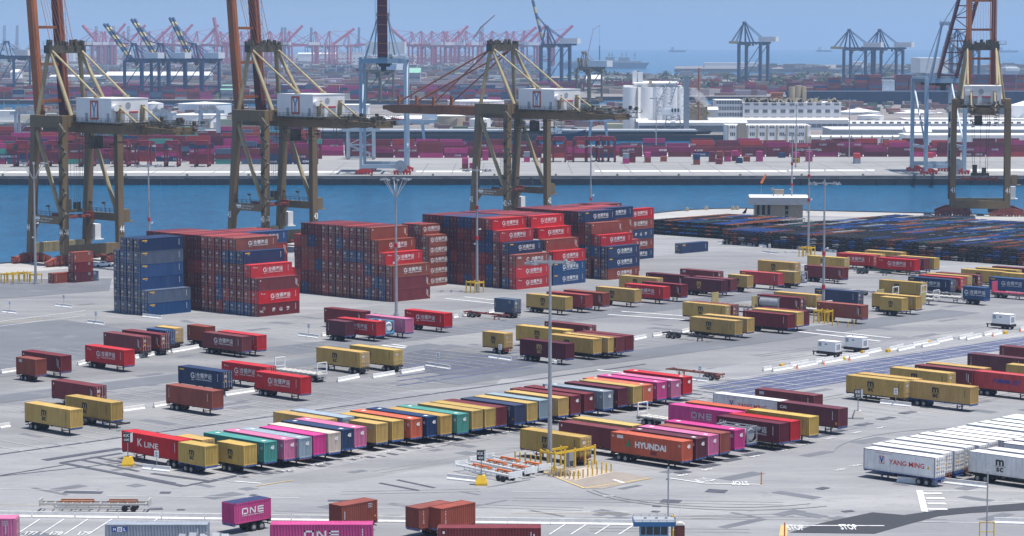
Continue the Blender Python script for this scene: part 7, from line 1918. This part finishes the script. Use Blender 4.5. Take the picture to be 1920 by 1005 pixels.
gc(1392, 163, 1.05, ('up', 2), "dark blue crane with level yellow-tipped boom right of the silos", stripe=M['gold'], zt=54, bl=16, leg_w=3.0, bt=2.4, G=30, Sp=20, back=8, apex=26, rz=math.pi-R(33), boom_m=M['gold'])
gc(1588, 166, 1.0, ('up', 2), "left one of the two dark blue cranes behind the factory", stripe=M['gold'], zt=50, bl=20, leg_w=2.8, bt=2.4, G=30, Sp=20, back=8, apex=24, rz=math.pi-R(33), boom_m=M['gold'])
gc(1645, 166, 1.0, ('up', 2), "right one of the two dark blue cranes behind the factory", stripe=M['gold'], zt=50, bl=20, leg_w=2.8, bt=2.4, G=30, Sp=20, back=8, apex=24, rz=math.pi-R(33), boom_m=M['gold'])
gc(1790, 166, 1.0, ('up', 2), "dark blue crane mostly hidden behind the latticed boom", stripe=M['gold'], zt=50, bl=14, leg_w=2.8, bt=2.4, G=28, Sp=20, back=6, apex=24, rz=math.pi-R(33), boom_m=M['gold'])
# pink-red cranes farther out
LO2 = LO + ['twentieth','twenty-first','twenty-second','twenty-third','twenty-fourth','twenty-fifth','twenty-sixth','twenty-seventh','twenty-eighth','twenty-ninth'] + ['thirtieth','thirty-first','thirty-second','thirty-third','thirty-fourth','thirty-fifth','thirty-sixth','thirty-seventh','thirty-eighth','thirty-ninth','fortieth','forty-first']
PK = [(190,121,(46,0),0),(445,121,(4,0),1),(530,121,(45,0),1),(590,122,(3,0),0),(655,122,(4,0),1),(770,121,(40,0),0),(840,121,(44,0),1),(900,122,(3,0),0),(965,122,(40,0),1),(1010,123,(3,0),0),(412,122,(80,0),0),(455,122,(50,0),1),(812,123,(4,0),1),(858,123,(3,0),0),(925,124,(5,0),1),(178,122,(4,0),0),(215,122,(4,0),1),(262,122,(4,0),0),(308,122,(4,0),1),(345,123,(4,0),0),(405,123,(4,0),1),(468,124,(6,0),0),(830,124,(2,0),0),(948,124,(4,0),0),(430,124,(2,8),0),(505,123,(2,10),0),(545,123,(2,10),1),(620,123,(36,0),1),(200,122,(50,0),1),(235,122,(46,0),1),(283,122,(44,0),1),(325,122,(48,0),1),(372,122,(46,0),1),(788,124,(2,0),0),(876,124,(2,0),1),(985,124,(45,0),1),(1032,125,(42,0),1)]
for i, (x, yb, (ang, _), flip) in enumerate(PK):
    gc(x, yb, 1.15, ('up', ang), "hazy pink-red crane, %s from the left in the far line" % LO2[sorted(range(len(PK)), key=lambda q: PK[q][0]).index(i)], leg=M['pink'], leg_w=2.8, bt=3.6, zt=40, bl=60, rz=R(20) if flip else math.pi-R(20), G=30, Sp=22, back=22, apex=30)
for i, (x, yb, ang) in enumerate([(8,118,78),(32,118,80),(60,118,80),(180,116,80),(212,116,80),(240,116,80),(268,116,80),(325,116,80),(528,110,84),(534,110,85),(583,110,85),(672,110,84)]):
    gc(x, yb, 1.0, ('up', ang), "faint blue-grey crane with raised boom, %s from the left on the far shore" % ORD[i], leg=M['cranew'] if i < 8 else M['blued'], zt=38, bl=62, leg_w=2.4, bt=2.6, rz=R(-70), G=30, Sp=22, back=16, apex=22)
# olive cranes standing beyond the second channel
gc(1092, 192, 1.0, ('up', 80), "small olive crane with white house left of the silos", leg=M['olive'], zt=33, bl=10, G=18, Sp=17, back=10, apex=16, rz=RZC)
gc(700, 192, 1.0, ('up', 2), "olive crane seen between the pale blue crane's legs", leg=M['olive'], zt=30, bl=20, G=20, Sp=17, back=8, apex=12, rz=RZC)
# thin crawler crane by the naval ship
a = at(1098, 122); C = empty("crawler_crane", a, 0); tag(C, "thin pink lattice crawler crane holding a dark pile", "crane"); u_ = a.y/FP
mb = MB(); mb.beam((0,0,2), (14*u_,0,66*u_), 2.2, 2.2, 0, 1.0, 1.0); mb.beam((14*u_,0,66*u_), (26*u_,0,74*u_), 1.0); mb.beam((14*u_,0,66*u_), (11*u_,0,68*u_), .8); mb.build("boom", M['pink'], C)
MB().box(-4*u_, 3*u_, -4, 4, 0, 6).build("cab", M['pink'], C)
mb = MB(); mb.cyl((26*u_,0,2), (26*u_,0,36*u_), 1.6, 10); mb.cyl((26*u_,0,36*u_), (26*u_,0,74*u_), .25, 5); mb.build("hanging_pile", M['blued'], C)
# lattice tower crane near the red booms
a = at(904, 128); C = empty("tower_crane", a, 0); tag(C, "rust-coloured lattice crane rising behind the pink cranes", "crane"); u_ = a.y/FP
mb = MB(); lattice(mb, -2*u_, 0, -1*u_, 0, 78*u_, 5*u_*.9, 3*u_, 12, .9); mb.build("tower", M['bogie'], C)
mb = MB(); mb.beam((-2*u_,0,76*u_), (24*u_,0,99*u_), 4, 4, 0, 2.2, 2.2); mb.beam((-2*u_,0,76*u_), (-16*u_,0,56*u_), 3.5); mb.build("boom", M['bogie'], C)
# distant white warehouses and terminals buildings
for x0, x1, yb, yt, Y, lab, pt_ in [(632,684,114,98,6600,"large white far building with stepped front behind pink cranes",0),(560,632,112,101,7200,"long white-roofed far shed behind the pink cranes",4),(95,140,112,90,6800,"pale domed far hall at the left under the small cranes",8),
    (200,395,150,141,3500,"long pale roofed warehouse behind the three striped-boom cranes",5),(95,190,150,143,3500,"long low white warehouse behind crane 44's frame",2),(1010,1085,160,149,3300,"long green-roofed shed behind crane 42's house",0),
    (22,35,155,135,3600,"small white peaked tower at the left",4),(415,442,186,168,2640,"grey pavilion with green peaked roofs beside crane 43",5),(765,788,165,136,3300,"grey office with pale green roof right of the pale blue crane",6),
    (1100,1130,170,148,3100,"pinkish gabled hall beside the small olive crane",5),(1600,1625,122,116,5200,"white tank-like box on the spit behind the two blue cranes",0),(1320,1420,122,118,5300,"low pale pier building near the breakwater",0)]:
    C, W_, Hh = block(lab, x0, x1, yb, yt, 40, m=M['grey'] if x0 in (415,200,765,1010) else M['housew'], roof=M['greenroof'] if x0 in (415,1010,765) else M['roofw'], pitch_=pt_, Y=Y, win=(2, max(2, int((x1-x0)/7)), 5, 3, 3, 8, GW) if x0 in (632,415,765,1100) else None)
# tiny yard gantries painted pale blue beyond
for i, x in enumerate((200,220,398,412,514,617,634,652,669,790,806,824,1570,1592)):
    a = at(x, 136 if x < 1500 else 166); u_ = a.y/FP; mb = MB()
    for s_ in (-3, 3): mb.beam((s_*u_,0,0), (s_*u_,0,13*u_), 1.6)
    mb.beam((-4*u_,0,13*u_), (4*u_,0,13*u_), 2, 2.5); mb.box(-1.5*u_, 1.5*u_, -2, 2, 13*u_, 14.2*u_)
    tag(mb.build("yard_gantry", M['cranew'], None, a), "tiny pale blue yard gantry, %s from the left in the far stacks" % ORD[i], "yard crane", "tiny pale yard gantries beyond")
# the hazy town between: low buildings, one mass
TB = MB(); TB.col = (1,1,1,1); rt = random.Random(31)
def tb(x, y, w_, d_, h, c_): TB.col = (*[q*rt.uniform(.8,1.15) for q in c_], 1); TB.box(x-w_/2, x+w_/2, y-d_/2, y+d_/2, 0, h)
pal = [(.22,.17,.15),(.30,.27,.25),(.13,.13,.14),(.35,.32,.30),(.18,.10,.10),(.55,.53,.50),(.10,.12,.10),(.25,.12,.10)]
for k in range(2600):
    Y = 2640 * (3.6 ** rt.random()); X = rt.uniform(-.29, .012 if Y > 3000 else .02)*Y
    tb(X, Y, rt.uniform(6, 38), rt.uniform(6, 20), rt.uniform(2, 9)*(1 if Y < 5000 else .8), rt.choice(pal))
for k in range(700):
    Y = rt.uniform(2790, 4250); X = rt.uniform(.03, .22)*Y
    if X > 1900: continue
    tb(X, Y, rt.uniform(6, 40), rt.uniform(6, 20), rt.uniform(2, 8), rt.choice(pal))
for k in range(420):
    Y = rt.uniform(5000, 5600); X = rt.uniform(480, 2400); TB.col = (*rt.choice(pal), 1); TB.box(X-12, X+12, Y-6, Y+6, 2.5, 2.5+rt.uniform(2,9))
for k in range(500):
    Y = rt.uniform(1680, 2400); X = rt.uniform(-.03, .21)*Y
    if X > 100 and Y < 2100 : continue
    tb(X, Y, rt.uniform(3, 16), rt.uniform(4, 12), rt.uniform(1.5, 6), rt.choice(pal))
for k in range(260):
    Y = rt.uniform(1750, 2200); X = rt.uniform(-.2, -.07)*Y; tb(X, Y, rt.uniform(3, 18), rt.uniform(4, 12), rt.uniform(1.5, 7), rt.choice(pal))
o = TB.build("distant_buildings", M['town']); o['kind'] = 'stuff'; o['label'] = "mass of low hazy port buildings and stacks before the sea"
# trees in the distance
FT = MB(); 
for k in range(420):
    if k < 200: Y = rt.uniform(3000, 4200); X = rt.uniform(.02, .2)*Y; hh = rt.uniform(7, 14)
    elif k < 330: Y = rt.uniform(5100, 5500); X = rt.uniform(600, 2300); hh = rt.uniform(5, 9)
    else: Y = rt.uniform(2640, 2800); X = rt.uniform(-.2, -.03)*Y; hh = rt.uniform(5, 9)
    FT.cyl((X,Y,0), (X,Y,hh*.5), .6, 5)
    for q in range(26):
        c_ = Vector((X+rt.gauss(0, hh*.28), Y+rt.gauss(0, 2), hh*.62+rt.gauss(0, hh*.16))); a_ = Vector((rt.uniform(-1,1), rt.uniform(-1,1), rt.uniform(-1,1)))*hh*.16; b_ = Vector((rt.uniform(-1,1), rt.uniform(-1,1), rt.uniform(-1,1)))*hh*.16
        FT.add([c_-a_, c_+b_, c_+a_, c_-b_], [(0,1,2,3)])
o = FT.build("treeline", M['foliage']); o['kind'] = 'stuff'; o['label'] = "scattered dark trees between the far port buildings"
def palm(x, yb, hh, label):
    a = at(x, yb); C = empty("palm_tree", a, 0); tag(C, label, "palm tree", "palms beside the left channel")
    MB().cyl((0,0,0), (0,0,hh), .35, 8, 0, .22).build("trunk", M['block'], C)
    mb = MB(); rp = random.Random(int(x))
    for k in range(26):
        q = rp.uniform(0, 6.28); e = rp.uniform(-.7, .9); l_ = rp.uniform(1.6, 2.6)
        p0 = Vector((0,0,hh)); p1 = p0 + Vector((math.cos(q)*l_*.6, math.sin(q)*l_*.6, e*l_*.5+.5)); p2 = p0 + Vector((math.cos(q)*l_, math.sin(q)*l_, e*l_*.4-.6)); s_ = Vector((-math.sin(q), math.cos(q), 0))*.3
        mb.add([p0, p1-s_, p2, p1+s_], [(0,1,2,3)])
    mb.build("crown", M['foliage'], C)
palm(8, 214, 17, "tall palm at the left edge before the far channel"); palm(34, 210, 10, "small palm right of the tall one at left"); palm(434, 214, 13, "palm between the rust-streaked tank and crane 43")
def cone(x, y, label):
    mb = MB(); mb.cyl((0,0,.03), (0,0,.75), .2, 10, 0, .05); mb.box(-.25,.25,-.25,.25,0,.04); tag(mb.build("traffic_cone", M['orange'], None, at(x, y)), label, "traffic cone")
cone(1494, 692, "orange cone at the left end of the double barrier row"); cone(1545, 684, "orange cone between the first barriers of the double row"); cone(1592, 676, "orange cone near the middle generator")
cone(1913, 622, "orange cone by the last barrier at the far right"); cone(1862, 631, "orange cone beside the yellow block at the far right")
for i, (x, y) in enumerate([(1466,688),(1580,675),(1618,663),(1665,660),(1742,644),(1885,626)]):
    mb = MB(); mb.box(-.5,.5,-.35,.35,0,.5); mb.box(-.4,.4,-.25,.25,.5,.62); tag(mb.build("yellow_block", M['yellow'], None, at(x, y), A2_), "yellow concrete block, %s from the left among the double barrier row" % ORD[i], "block", "yellow blocks among the barriers")
# ---------------------------------------------------------------- haze
hm = bpy.data.materials.new("haze"); hm.use_nodes = True; N = hm.node_tree.nodes; N.clear()
ou = N.new("ShaderNodeOutputMaterial"); pv = N.new("ShaderNodeVolumePrincipled")
pv.inputs["Density"].default_value = 7.5e-5; pv.inputs["Color"].default_value = (0.48,0.66,0.90,1); pv.inputs["Anisotropy"].default_value = 0.2
hm.node_tree.links.new(pv.outputs[0], ou.inputs[1])
o = MB().box(-6700, 6700, -600, 16500, -9, 175).build("haze", hm); o['kind'] = 'stuff'; o['label'] = "thin blue marine haze over the harbour"
from collections import Counter
for l_, n_ in LABELS.items():
    if n_ > 1 and not l_.endswith("large yellow guard") : print("DUP", n_, l_)
